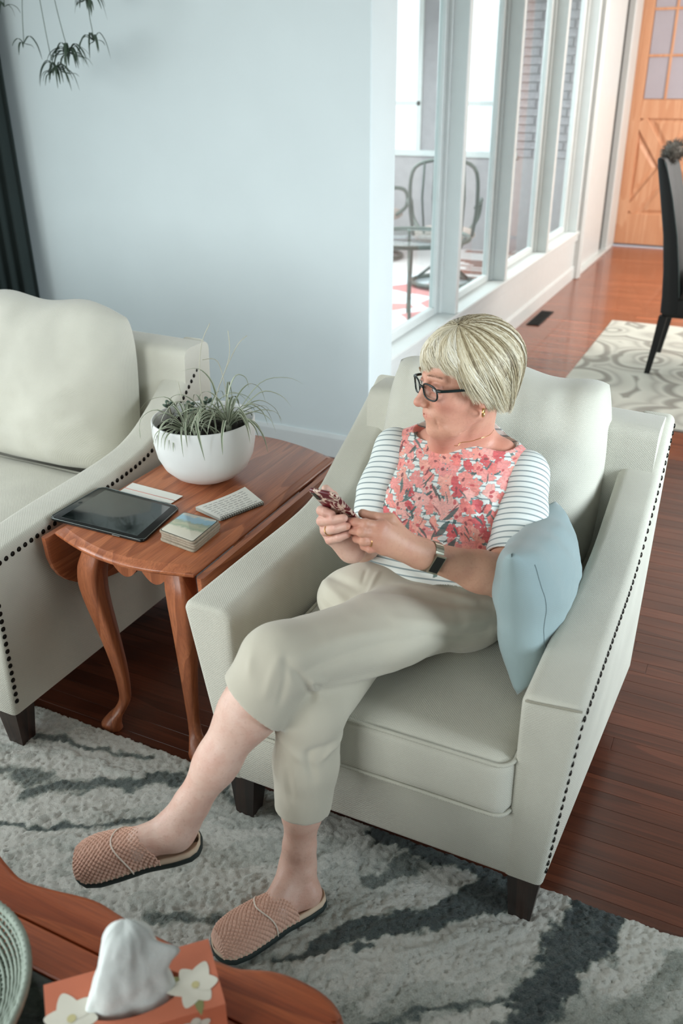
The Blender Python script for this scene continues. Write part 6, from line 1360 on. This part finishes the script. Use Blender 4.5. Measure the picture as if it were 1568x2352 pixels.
# ---- trousers
M['pants'] = linen('stone_cotton_trousers', srgb(203, 197, 180), 1300, 0.12, 0.05)
def trousers():
    fd = Field((-0.88, 1.06, 0.20), (-0.36, 1.90, 0.80), 0.0034)
    fd.apply(ecap((-0.598, 1.72, 0.565), (-0.596, 1.755, 0.66), (0.168, 0.108), (0.150, 0.098), (1, 0.03, 0)), 'u', 0.02)
    fd.apply(ell((-0.7359, 1.5850, 0.6007), (0.095, 0.095, 0.066)), 'u', 0.05); fd.apply(ell((-0.6703, 1.6000, 0.6230), (0.09, 0.08, 0.062)), 'u', 0.05); fd.apply(ell((-0.50, 1.72, 0.555), (0.098, 0.12, 0.085)), 'u', 0.03); fd.apply(ell((-0.69, 1.70, 0.55), (0.092, 0.12, 0.078)), 'u', 0.03)
    fd.apply(ell((-0.60, 1.680, 0.622), (0.130, 0.070, 0.062)), 'u', 0.04)     # belly
    # right leg underneath
    dR = np.array(ankR) - np.array(kneR); hemR = np.array(lerp3(kneR, ankR, 0.60))
    low = cut(ushape(cap(kneR, lerp3(kneR, ankR, 0.30), 0.070, 0.067), cap(lerp3(kneR, ankR, 0.30), lerp3(kneR, ankR, 0.75), 0.067, 0.060), k=0.02), hemR, dR)
    fd.apply(ecap(hipR, kneR, (0.092, 0.082), (0.072, 0.070), (1, 0, 0)), 'u', 0.03); fd.apply(low, 'u', 0.02)
    # left leg crossed over
    dL = np.array(ankL) - np.array(kneL); hemL = np.array(lerp3(kneL, ankL, 0.245)); ax_ = np.array((-0.8, -0.2, -0.5))
    fd.apply(ecap(hipL, lerp3(hipL, kneL, 0.5), (0.096, 0.086), (0.086, 0.076), (1, -0.4, 0)), 'u', 0.04); fd.apply(ecap(lerp3(hipL, kneL, 0.45), kneL, (0.087, 0.077), (0.074, 0.071), (1, -0.4, 0)), 'u', 0.03)
    lowL = cut(ushape(cap(kneL, lerp3(kneL, ankL, 0.5), 0.071, 0.082), k=0.02), hemL, dL + np.array((-0.10, -0.06, 0.02)))
    fd.apply(lowL, 'u', 0.025)
    fd.apply(cap(hemR + dR / np.linalg.norm(dR) * 0.02, hemR - dR / np.linalg.norm(dR) * 0.022, 0.054), 's', 0.003)
    fd.apply(cap(hemL + dL / np.linalg.norm(dL) * 0.04, hemL - dL / np.linalg.norm(dL) * 0.012, 0.066), 's', 0.003)
    return fd.mesh()
def wrinkle(P, Q, f):
    N = vnormals(P, Q); s = np.sign(((P - P.mean(0)) * N).sum(1).mean()); return P + N * s * f(P)[:, None]
def ridges(P, Q, curves):
    N = vnormals(P, Q); s = np.sign(((P - P.mean(0)) * N).sum(1).mean()); D = np.zeros(len(P))
    for pts, w, amp in curves:
        sp = [P[int(np.argmin(((P - np.array(p)) ** 2).sum(1)))] for p in pts]; sp = np.array(catmull(sp, 40)); lo, hi = sp.min(0) - 3 * w, sp.max(0) + 3 * w; m = np.where(((P > lo) & (P < hi)).all(1))[0]
        if len(m) == 0: continue
        d2 = np.full(len(m), 1e9); t = np.zeros(len(m))
        for k, q in enumerate(sp): e = ((P[m] - q) ** 2).sum(1); u = e < d2; d2[u] = e[u]; t[u] = k / (len(sp) - 1)
        D[m] += amp * np.exp(-d2 / (w * w)) * (0.35 + 0.65 * np.sin(PI * np.clip(t, 0.02, 0.98)) ** 0.5)
    return P + N * s * D[:, None]
def noise3(P, s, seed): return (vnoise(P[:, 0] * s + P[:, 2] * s * 0.37, P[:, 1] * s - P[:, 2] * s * 0.61, seed) + vnoise(P[:, 2] * s, P[:, 0] * s * 0.7 + P[:, 1] * s * 0.5, seed + 1)) - 1
Pt, Qt = trousers(); Pt = relax(Pt, Qt, 2, 0.5)
def pf(P):
    g = (-0.6895, 1.2500, 0.5627); d = P - np.array(g); ang = np.arctan2(d[:, 2], d[:, 0] * 0.6 + d[:, 1]); R_ = np.linalg.norm(d, axis=1)
    thigh = 0 * (P[:, 2] > 0.55) * np.exp(-((P[:, 1] - 1.42) / 0.22) ** 2)
    return 0.0012 * np.sin(ang * 16 + 6 * R_) * thigh * np.exp(-R_ / 0.35) + 0.004 * noise3(P, 11, 5) + 0.0018 * noise3(P, 34, 15)
Pt = ridges(Pt, Qt, [
    ([(-0.6838, 1.2400, 0.5807), (-0.6427, 1.3600, 0.4919), (-0.5789, 1.4800, 0.4364)], 0.010, -0.006), ([(-0.6706, 1.2200, 0.6211), (-0.6030, 1.3600, 0.5752), (-0.4917, 1.4800, 0.5649)], 0.014, 0.006), ([(-0.6597, 1.1800, 0.6774), (-0.5966, 1.3000, 0.6694), (-0.4850, 1.4500, 0.6427)], 0.012, -0.005),
    ([(-0.6527, 1.1600, 0.7264), (-0.6070, 1.2800, 0.7255), (-0.5145, 1.4200, 0.6847)], 0.014, 0.004), ([(-0.6839, 1.2400, 0.5763), (-0.6599, 1.1800, 0.6650), (-0.6514, 1.1300, 0.7415)], 0.009, -0.006), ([(-0.6743, 1.2500, 0.5682), (-0.6499, 1.2000, 0.6422), (-0.6489, 1.2400, 0.6278)], 0.008, 0.006),
    ([(-0.6767, 1.1300, 0.7526), (-0.7007, 1.1200, 0.6919), (-0.7119, 1.1200, 0.6472)], 0.010, 0.004), ([(-0.6645, 1.1400, 0.7306), (-0.6751, 1.1400, 0.6769), (-0.6861, 1.1400, 0.6213)], 0.008, -0.004), ([(-0.7595, 1.1400, 0.7192), (-0.7534, 1.1200, 0.6889)], 0.010, 0.003),
    ([(-0.4177, 1.6600, 0.5873), (-0.4804, 1.5500, 0.6166), (-0.5730, 1.4200, 0.6830)], 0.012, 0.005), ([(-0.4151, 1.6400, 0.5704), (-0.4681, 1.5500, 0.5857), (-0.5239, 1.4500, 0.6360)], 0.010, -0.005), ([(-0.4455, 1.6600, 0.6087), (-0.5266, 1.5600, 0.6427), (-0.6189, 1.4800, 0.6674)], 0.012, -0.005),
    ([(-0.8141, 1.5800, 0.6561), (-0.7591, 1.5500, 0.6575), (-0.6589, 1.5000, 0.6556)], 0.012, -0.006), ([(-0.8119, 1.5600, 0.6376), (-0.7602, 1.5300, 0.6329), (-0.7122, 1.5000, 0.6286)], 0.012, 0.006), ([(-0.8003, 1.5200, 0.6271), (-0.7516, 1.4800, 0.6286)], 0.010, -0.005), ([(-0.6283, 1.5600, 0.6936), (-0.5360, 1.5800, 0.6720), (-0.4560, 1.6200, 0.6461)], 0.010, 0.004),
    ([(-0.7330, 1.1800, 0.4970), (-0.6874, 1.1700, 0.4661), (-0.6384, 1.1900, 0.4469)], 0.012, 0.004), ([(-0.6594, 1.2400, 0.4908), (-0.6635, 1.2000, 0.4746), (-0.6487, 1.1900, 0.4074)], 0.010, -0.006), ([(-0.6546, 1.2900, 0.4719), (-0.6494, 1.2400, 0.4716), (-0.6491, 1.2200, 0.4528)], 0.008, 0.006), ([(-0.7489, 1.1700, 0.4641), (-0.7500, 1.1600, 0.3895)], 0.008, 0.004), ([(-0.7032, 1.1600, 0.4214), (-0.6947, 1.1600, 0.3536)], 0.010, -0.004)])
Pt = ridges(Pt, Qt, [([(-0.6787, 1.5800, 0.6831), (-0.6755, 1.5500, 0.6632), (-0.6632, 1.5000, 0.6544)], 0.006, 0.003), ([(-0.7094, 1.5800, 0.6818), (-0.7016, 1.5500, 0.6617)], 0.005, -0.0025)])
Pt = wrinkle(Pt, Qt, pf); TR = npmesh('trousers', Pt, Qt, M['pants'], W_, label='stone-coloured cropped trousers')
bl = plain('fly_stitching', srgb(176, 170, 152), 0.9)
def drape(path, rad, nm, m, par, P=Pt, toward=None):
    """snap a polyline onto the nearest surface point that faces the viewer-side of the cloth"""
    out = []
    for p in path:
        d = ((P - np.array(p)) ** 2).sum(1); out.append(tuple(P[int(np.argmin(d))]))
    return obj(nm, tube(catmull(out, 3), rad, 5), m, par)


# ---- shirt: body with painted flowers, striped sleeves
TA0 = np.array((-0.597, 1.735, 0.62)); TA1 = np.array((-0.587, 1.88, 0.90)); TAX = (TA1 - TA0) / np.linalg.norm(TA1 - TA0); TFR = np.array((0.0, -1, 0.0)); TFR = TFR - TAX * (TFR @ TAX); TFR /= np.linalg.norm(TFR)
def shirt_body():
    fd = Field((-0.85, 1.52, 0.57), (-0.33, 2.02, 0.97), 0.0018)
    fd.apply(ecap((-0.598, 1.735, 0.615), (-0.595, 1.765, 0.69), (0.175, 0.122), (0.160, 0.120), (1, 0.03, 0)), 'u', 0.02)
    fd.apply(ecap((-0.595, 1.765, 0.69), (-0.590, 1.830, 0.80), (0.160, 0.118), (0.168, 0.112), (1, 0.03, 0)), 'u', 0.02)
    fd.apply(ecap((-0.590, 1.830, 0.80), (-0.588, 1.868, 0.868), (0.168, 0.110), (0.150, 0.078), (1, 0.03, 0)), 'u', 0.03)
    fd.apply(cap(shL, (-0.53, 1.882, 0.888), 0.052, 0.050), 'u', 0.03); fd.apply(cap(shR, (-0.65, 1.862, 0.893), 0.050, 0.050), 'u', 0.03)
    fd.apply(ell((-0.672, 1.752, 0.775), (0.070, 0.062, 0.066)), 'u', 0.045); fd.apply(ell((-0.525, 1.760, 0.770), (0.072, 0.064, 0.068)), 'u', 0.045)
    fd.apply(ell((-0.60, 1.672, 0.662), (0.148, 0.084, 0.068)), 'u', 0.05)
    # boat neckline
    n0 = np.array(hp(-0.01, 0, -0.125)); fd.apply(ecap((-0.655, 1.852, 0.950), (-0.505, 1.872, 0.945), (0.062, 0.040), (0.062, 0.042), (0, -0.85, 0.5)), 's', 0.006)
    # hem
    hpnt = np.array((-0.6069, 1.6000, 0.6723)); hn = np.array((0.02, -0.35, -0.94)); hn /= np.linalg.norm(hn)
    X, Y, Z = np.meshgrid(*fd.ax, indexing='ij'); fd.F = np.maximum(fd.F, ((X - hpnt[0]) * hn[0] + (Y - hpnt[1]) * hn[1] + (Z - hpnt[2]) * hn[2] - 0.004 * np.sin(X * 40)).astype(np.float32))
    return fd.mesh()
Ps, Qs = shirt_body(); Ps = relax(Ps, Qs, 2, 0.5)
Ps = ridges(Ps, Qs, [([(-0.6480, 1.6600, 0.7970), (-0.5449, 1.6400, 0.7865), (-0.4448, 1.6300, 0.7747)], 0.012, -0.008), ([(-0.6324, 1.6500, 0.7806), (-0.5403, 1.6300, 0.7726), (-0.4449, 1.6200, 0.7558)], 0.014, 0.006), ([(-0.7280, 1.6700, 0.7623), (-0.6580, 1.6600, 0.7778)], 0.012, -0.005), ([(-0.5193, 1.7200, 0.8926), (-0.4838, 1.7000, 0.8496), (-0.4551, 1.6800, 0.7893)], 0.012, -0.007), ([(-0.6609, 1.6200, 0.7315), (-0.5503, 1.6100, 0.7221), (-0.4567, 1.6100, 0.6969)], 0.012, 0.005), ([(-0.7039, 1.6200, 0.7056), (-0.5904, 1.6100, 0.6887), (-0.4852, 1.6100, 0.6720)], 0.010, -0.004)])
Ps = wrinkle(Ps, Qs, lambda P: 0.0030 * noise3(P, 14, 25) + 0.0012 * noise3(P, 45, 35) + 0.0016 * np.sin(P[:, 0] * 60 + P[:, 2] * 110) * np.exp(-((P[:, 2] - 0.70) / 0.06) ** 2))
rel = Ps - TA0; vax = rel @ TAX; uax = Ps[:, 0] + 0.595; front = vnormals(Ps, Qs); front = front * np.sign(((Ps - Ps.mean(0)) * front).sum(1).mean()); fr = front @ TFR
stripe = vax - 0.10 * uax - 0.35 * uax ** 2
# painted pattern, laid out on the unrolled front: u across, v up
paint = np.zeros((len(Ps), 4), np.float32); rg = random.Random(21); UV = np.c_[uax, vax]
sel = np.where(fr > -0.05)[0]; U2 = UV[sel]; pc = np.zeros((len(sel), 4), np.float32)
def over(mask, c, al=1.0):
    m = mask[:, None] * al; pc[:, :3] = pc[:, :3] * (1 - m) + np.array(srgb(*c)[:3]) * m; pc[:, 3] = np.maximum(pc[:, 3], mask * al)
ctr = []
for _ in range(6000):
    p = (rg.uniform(-0.17, 0.16), rg.uniform(0.02, 0.34)); lim = 0.10 - 0.075 * min(1, max(0, (p[0] + 0.07) / 0.12)) if p[0] < 0.06 else 0.05
    if p[1] < lim: continue
    if all((p[0] - q[0]) ** 2 + (p[1] - q[1]) ** 2 > 0.0225 ** 2 for q in ctr): ctr.append(p)
def leafstroke(p, a, l, w, c, al=0.9):
    d = np.array((math.cos(a), math.sin(a))); q = U2 - np.array(p); t = q @ d; s = q @ np.array((-d[1], d[0])) - 0.12 * t * np.sin(t / l * 3); ww = w * np.clip(np.sin(np.clip(t / l, 0, 1) * PI), 0, 1) ** 0.7; over(((t > 0) & (t < l) & (np.abs(s) < ww)).astype(np.float32), c, al)
for p in ctr:
    if rg.random() < 0.85: leafstroke(p, rg.uniform(-2.4, -0.9), rg.uniform(0.024, 0.045), rg.uniform(0.0018, 0.005), rg.choice([(62, 98, 96), (92, 122, 118), (78, 88, 84), (120, 140, 140)]))
    if rg.random() < 0.5: leafstroke(p, rg.uniform(0, 6.28), rg.uniform(0.02, 0.035), 0.0012, (98, 104, 104))
for p in ctr:
    R_ = rg.uniform(0.0115, 0.0200); c = rg.choice([(242, 148, 138), (244, 162, 148), (238, 130, 122), (247, 178, 168), (216, 90, 94), (242, 152, 146), (246, 170, 154), (244, 158, 150)]); k = rg.choice([3, 4, 5]); ph0 = rg.uniform(0, 6); q = U2 - np.array(p); rr = np.linalg.norm(q, axis=1); m_ = np.where(rr < 0.03)[0]
    if len(m_) == 0: continue
    q = q[m_]; r_ = rr[m_]; a = np.arctan2(q[:, 1], q[:, 0]); el = 1 + 0.28 * math.sin(ph0) * np.cos(2 * a + ph0); wob = 1 + 0.13 * np.sin(3 * a + ph0 * 2) + 0.08 * np.sin(7 * a + ph0 * 5) + 0.05 * np.sin(13 * a)
    rad = R_ * (0.72 + 0.28 * np.abs(np.cos(k / 2 * (a + ph0))) ** 0.6) * el * wob; nz_ = vnoise(q[:, 0] * 260 + ph0 * 9, q[:, 1] * 260 + p[0] * 900, 77)
    def ov2(mask, cc, al):
        f = np.zeros(len(U2), np.float32); f[m_] = mask; over(f, cc, al)
    ov2((r_ < rad) & (nz_ > 0.10), c, 0.95); ov2((r_ < rad) & (nz_ > 0.62), tuple(int(x * 0.90) for x in c), 0.55); ov2((r_ < rad * 0.8) & (np.cos(a - ph0) > 0.5) & (nz_ < 0.5), tuple(min(252, int(x * 1.08)) for x in c), 0.6)
    ov2((r_ < rad) & (np.abs(np.sin((a + ph0) * k / 2)) < 0.12) & (r_ > 0.4 * R_), tuple(int(x * 0.80) for x in c), 0.55)
    for _s in range(rg.choice([0, 1, 1, 2])):
        o_ = np.array((rg.uniform(-1, 1), rg.uniform(-1, 1))) * R_ * 0.45; t_ = rg.uniform(0, 3); e_ = q - o_; ex = e_[:, 0] * math.cos(t_) + e_[:, 1] * math.sin(t_); ey = -e_[:, 0] * math.sin(t_) + e_[:, 1] * math.cos(t_); ov2((ex / rg.uniform(0.0035, 0.006)) ** 2 + (ey / rg.uniform(0.002, 0.004)) ** 2 < 1, rg.choice([(176, 52, 66), (190, 66, 74), (206, 84, 88), (120, 60, 64)]), 0.9)
for p, a, l, w in (((0.045, 0.135), -2.2, 0.055, 0.007), ((0.065, 0.10), -1.9, 0.06, 0.008), ((0.06, 0.17), -2.3, 0.05, 0.005), ((-0.02, 0.09), -1.0, 0.05, 0.003)): leafstroke(p, a, l, w, (58, 92, 90))
for _ in range(46):
    p = (rg.uniform(-0.16, 0.13), rg.uniform(0.09, 0.33)); leafstroke(p, rg.uniform(-2.6, -0.7), rg.uniform(0.018, 0.045), rg.uniform(0.0010, 0.0036), rg.choice([(58, 92, 90), (84, 112, 108), (70, 80, 76), (128, 56, 66)]), 0.92)
paint[sel] = pc
sh = NT('printed_jersey'); sa_ = sh.n('ShaderNodeAttribute', attribute_name='stripe'); pa = sh.n('ShaderNodeAttribute', attribute_name='paint')
fz = sh.math('FRACT', sh.math('MULTIPLY', sa_.outputs['Fac'], 1 / 0.0148)); line = sh.math('LESS_THAN', fz, 0.24); v = sh.coords(); thr = sh.noise(v, 400, 2)
bc_ = sh.mix(line, srgb(226, 231, 226), srgb(142, 156, 158)); bc_ = sh.mix(sh.math('MULTIPLY', thr, 0.12), bc_, srgb(190, 196, 194)); bc_ = sh.mix(pa.outputs['Alpha'], bc_, pa.outputs['Color']); sh.base(bc_); sh.set(Roughness=0.85); sh.b.inputs['Sheen Weight'].default_value = 0.2; sh.bump(thr, 0.15, 0.0008)
SHT = npmesh('shirt', Ps, Qs, sh.m, W_, {'stripe': ('FLOAT', stripe + 1), 'paint': ('FLOAT_COLOR', paint)}, label='white boat-neck top with grey stripes and coral flower print')
ss = NT('striped_jersey'); sa_ = ss.n('ShaderNodeAttribute', attribute_name='stripe'); line = ss.math('LESS_THAN', ss.math('FRACT', ss.math('MULTIPLY', sa_.outputs['Fac'], 1 / 0.0142)), 0.24); v = ss.coords(); thr = ss.noise(v, 400, 2); ss.base(ss.mix(ss.math('MULTIPLY', thr, 0.12), ss.mix(line, srgb(224, 230, 226), srgb(138, 152, 154)), srgb(190, 196, 194))); ss.set(Roughness=0.85); ss.b.inputs['Sheen Weight'].default_value = 0.2; ss.bump(thr, 0.15, 0.0008)
def sleeve(sh_, el, r0, r1, end, lo, hi, bend):
    fd = Field(lo, hi, 0.0024); d = np.array(el) - np.array(sh_); dn = d / np.linalg.norm(d); hem = np.array(sh_) + d * end
    s0 = np.array(sh_) + np.array(bend)
    body_ = ushape(cap(s0, lerp3(sh_, el, 0.5), r0, r1 * 1.04), cap(lerp3(sh_, el, 0.45), lerp3(sh_, el, 1.15), r1 * 1.04, r1), k=0.03)
    fd.apply(cut(body_, hem, dn), 'u', 0.002); fd.apply(cap(hem + dn * 0.02, hem - dn * 0.02, r1 - 0.0045), 's', 0.002)
    P, Q = fd.mesh(); P = relax(P, Q, 2, 0.5); P = wrinkle(P, Q, lambda P: 0.0022 * noise3(P, 16, 45) + 0.0014 * np.sin(((P - s0) @ dn) * 130 + P[:, 0] * 40) * np.clip(((P - s0) @ dn) / 0.2, 0, 1)); st = (P - s0) @ dn + 0.10 * ((P[:, 0] - s0[0])) ; return npmesh('sleeve', P, Q, ss.m, SHT, {'stripe': ('FLOAT', st + 1)})
sleeve(shL, elbL, 0.060, 0.058, 0.80, (-0.56, 1.55, 0.62), (-0.32, 1.97, 0.95), (-0.008, 0.0, 0.002))
sleeve(shR, elbR, 0.056, 0.052, 0.84, (-0.88, 1.55, 0.60), (-0.68, 1.95, 0.95), (0.006, 0, 0))
print('clothes', time.time() - _t0)

# ---- slippers
def half_w(x, L=0.272): # sole outline half width
    return float(np.interp(x / L, [0, 0.02, 0.08, 0.2, 0.42, 0.62, 0.78, 0.9, 0.97, 0.99, 1.0], [0.010, 0.024, 0.034, 0.038, 0.038, 0.046, 0.050, 0.045, 0.031, 0.018, 0.006]))
M['slip'] = plain('pink_beige_waffle', srgb(222, 180, 160), 0.95, var=0.05, nscale=60); M['slipin'] = plain('cream_fleece', srgb(214, 192, 168), 1.0, bump=0.5, bscale=500); M['sole'] = plain('dark_green_sole', srgb(34, 46, 44), 0.7); M['sliptrim'] = plain('slipper_binding', srgb(236, 222, 208), 0.8)
def slipper(Fm, label):
    L = 0.272; o = bpy.data.objects.new('slipper', None); COL.objects.link(o); o.parent = W_; o.location = Vector(Fm[0]) - wloc(W_); o['label'] = label
    xs_ = L * (1 - np.cos(np.linspace(0, PI, 40))) / 2
    def outline(d, z):
        d = d - 0.003 if z < 0.017 else d
        return [fpt(Fm, x, half_w(x) - d, z) for x in xs_] + [fpt(Fm, x, -half_w(x) + d, z) for x in xs_[::-1][1:-1]]
    obj('sole', loft([outline(0.003, 0.0), outline(0.0, 0.003), outline(0.0, 0.014), outline(0.002, 0.016)]), M['sole'], o, angle=50)
    obj('insole', loft([outline(0.003, 0.0155), outline(0.001, 0.020), outline(0.003, 0.0255), outline(0.007, 0.0265), outline(0.011, 0.022), outline(0.016, 0.0195)]), M['slipin'], o)
    nu, nv = 190, 150; x_op = 0.112; co = []; f = []
    for i in range(nu + 1):
        for j in range(nv + 1):
            s = j / nv; a = PI * s; u = i / nu
            edge_x = x_op - 0.030 * abs(math.cos(a)) ** 1.5; x = edge_x + (L - 0.002 - edge_x) * (1 - (1 - u) ** 1.25); w_ = half_w(x) - 0.002
            hgt = float(np.interp(x / L, [0.25, 0.40, 0.55, 0.7, 0.85, 0.95, 1.0], [0.058, 0.068, 0.066, 0.060, 0.050, 0.038, 0.006]))
            ca = math.cos(a); yy = w_ * math.copysign(abs(ca) ** 0.85, ca); zz = 0.014 + (hgt) * math.sin(a) ** 0.75
            # waffle bumps in offset rows
            q = s * 14.0; p_ = x / 0.0112; b = abs(math.sin(PI * (p_ + q))) ** 0.6 * abs(math.sin(PI * (p_ - q))) ** 0.6; b *= min(1, (L - x) / 0.010)
            amp = 0.0042 * b - 0.001; nl = math.hypot(ca, math.sin(a)); co.append(fpt(Fm, x, yy + amp * ca * 1.0, zz + amp * math.sin(a)))
    for i in range(nu):
        for j in range(nv): a = i * (nv + 1) + j; f.append((a, a + 1, a + nv + 2, a + nv + 1))
    me = obj('upper', (co, [], f), M['slip'], o); md = me.modifiers.new('thickness', 'SOLIDIFY'); md.thickness = 0.003; md.offset = -1
    def across(xc, bow, lift, rad, nm):
        P = []
        for j in range(25):
            s = j / 24; a = PI * s; x = xc - bow * abs(math.cos(a)) ** 1.5; w_ = half_w(x) + 0.002; hgt = float(np.interp(x / L, [0.25, 0.40, 0.55, 0.7, 0.85, 0.95, 1.0], [0.058, 0.068, 0.066, 0.060, 0.050, 0.038, 0.006])); ca = math.cos(a)
            P.append(fpt(Fm, x, (w_ + lift - 0.003) * math.copysign(abs(ca) ** 0.85, ca), 0.014 + (hgt + lift) * math.sin(a) ** 0.75))
        obj(nm, tube(P, rad, 6), M['sliptrim'], o)
    across(0.168, 0.028, 0.0028, 0.0017, 'trim_band')
slipper(FL, 'pink beige waffle slipper dangling from the raised left foot'); slipper(FR, 'pink beige waffle slipper flat on the rug on the right foot')
print('person done', time.time() - _t0)
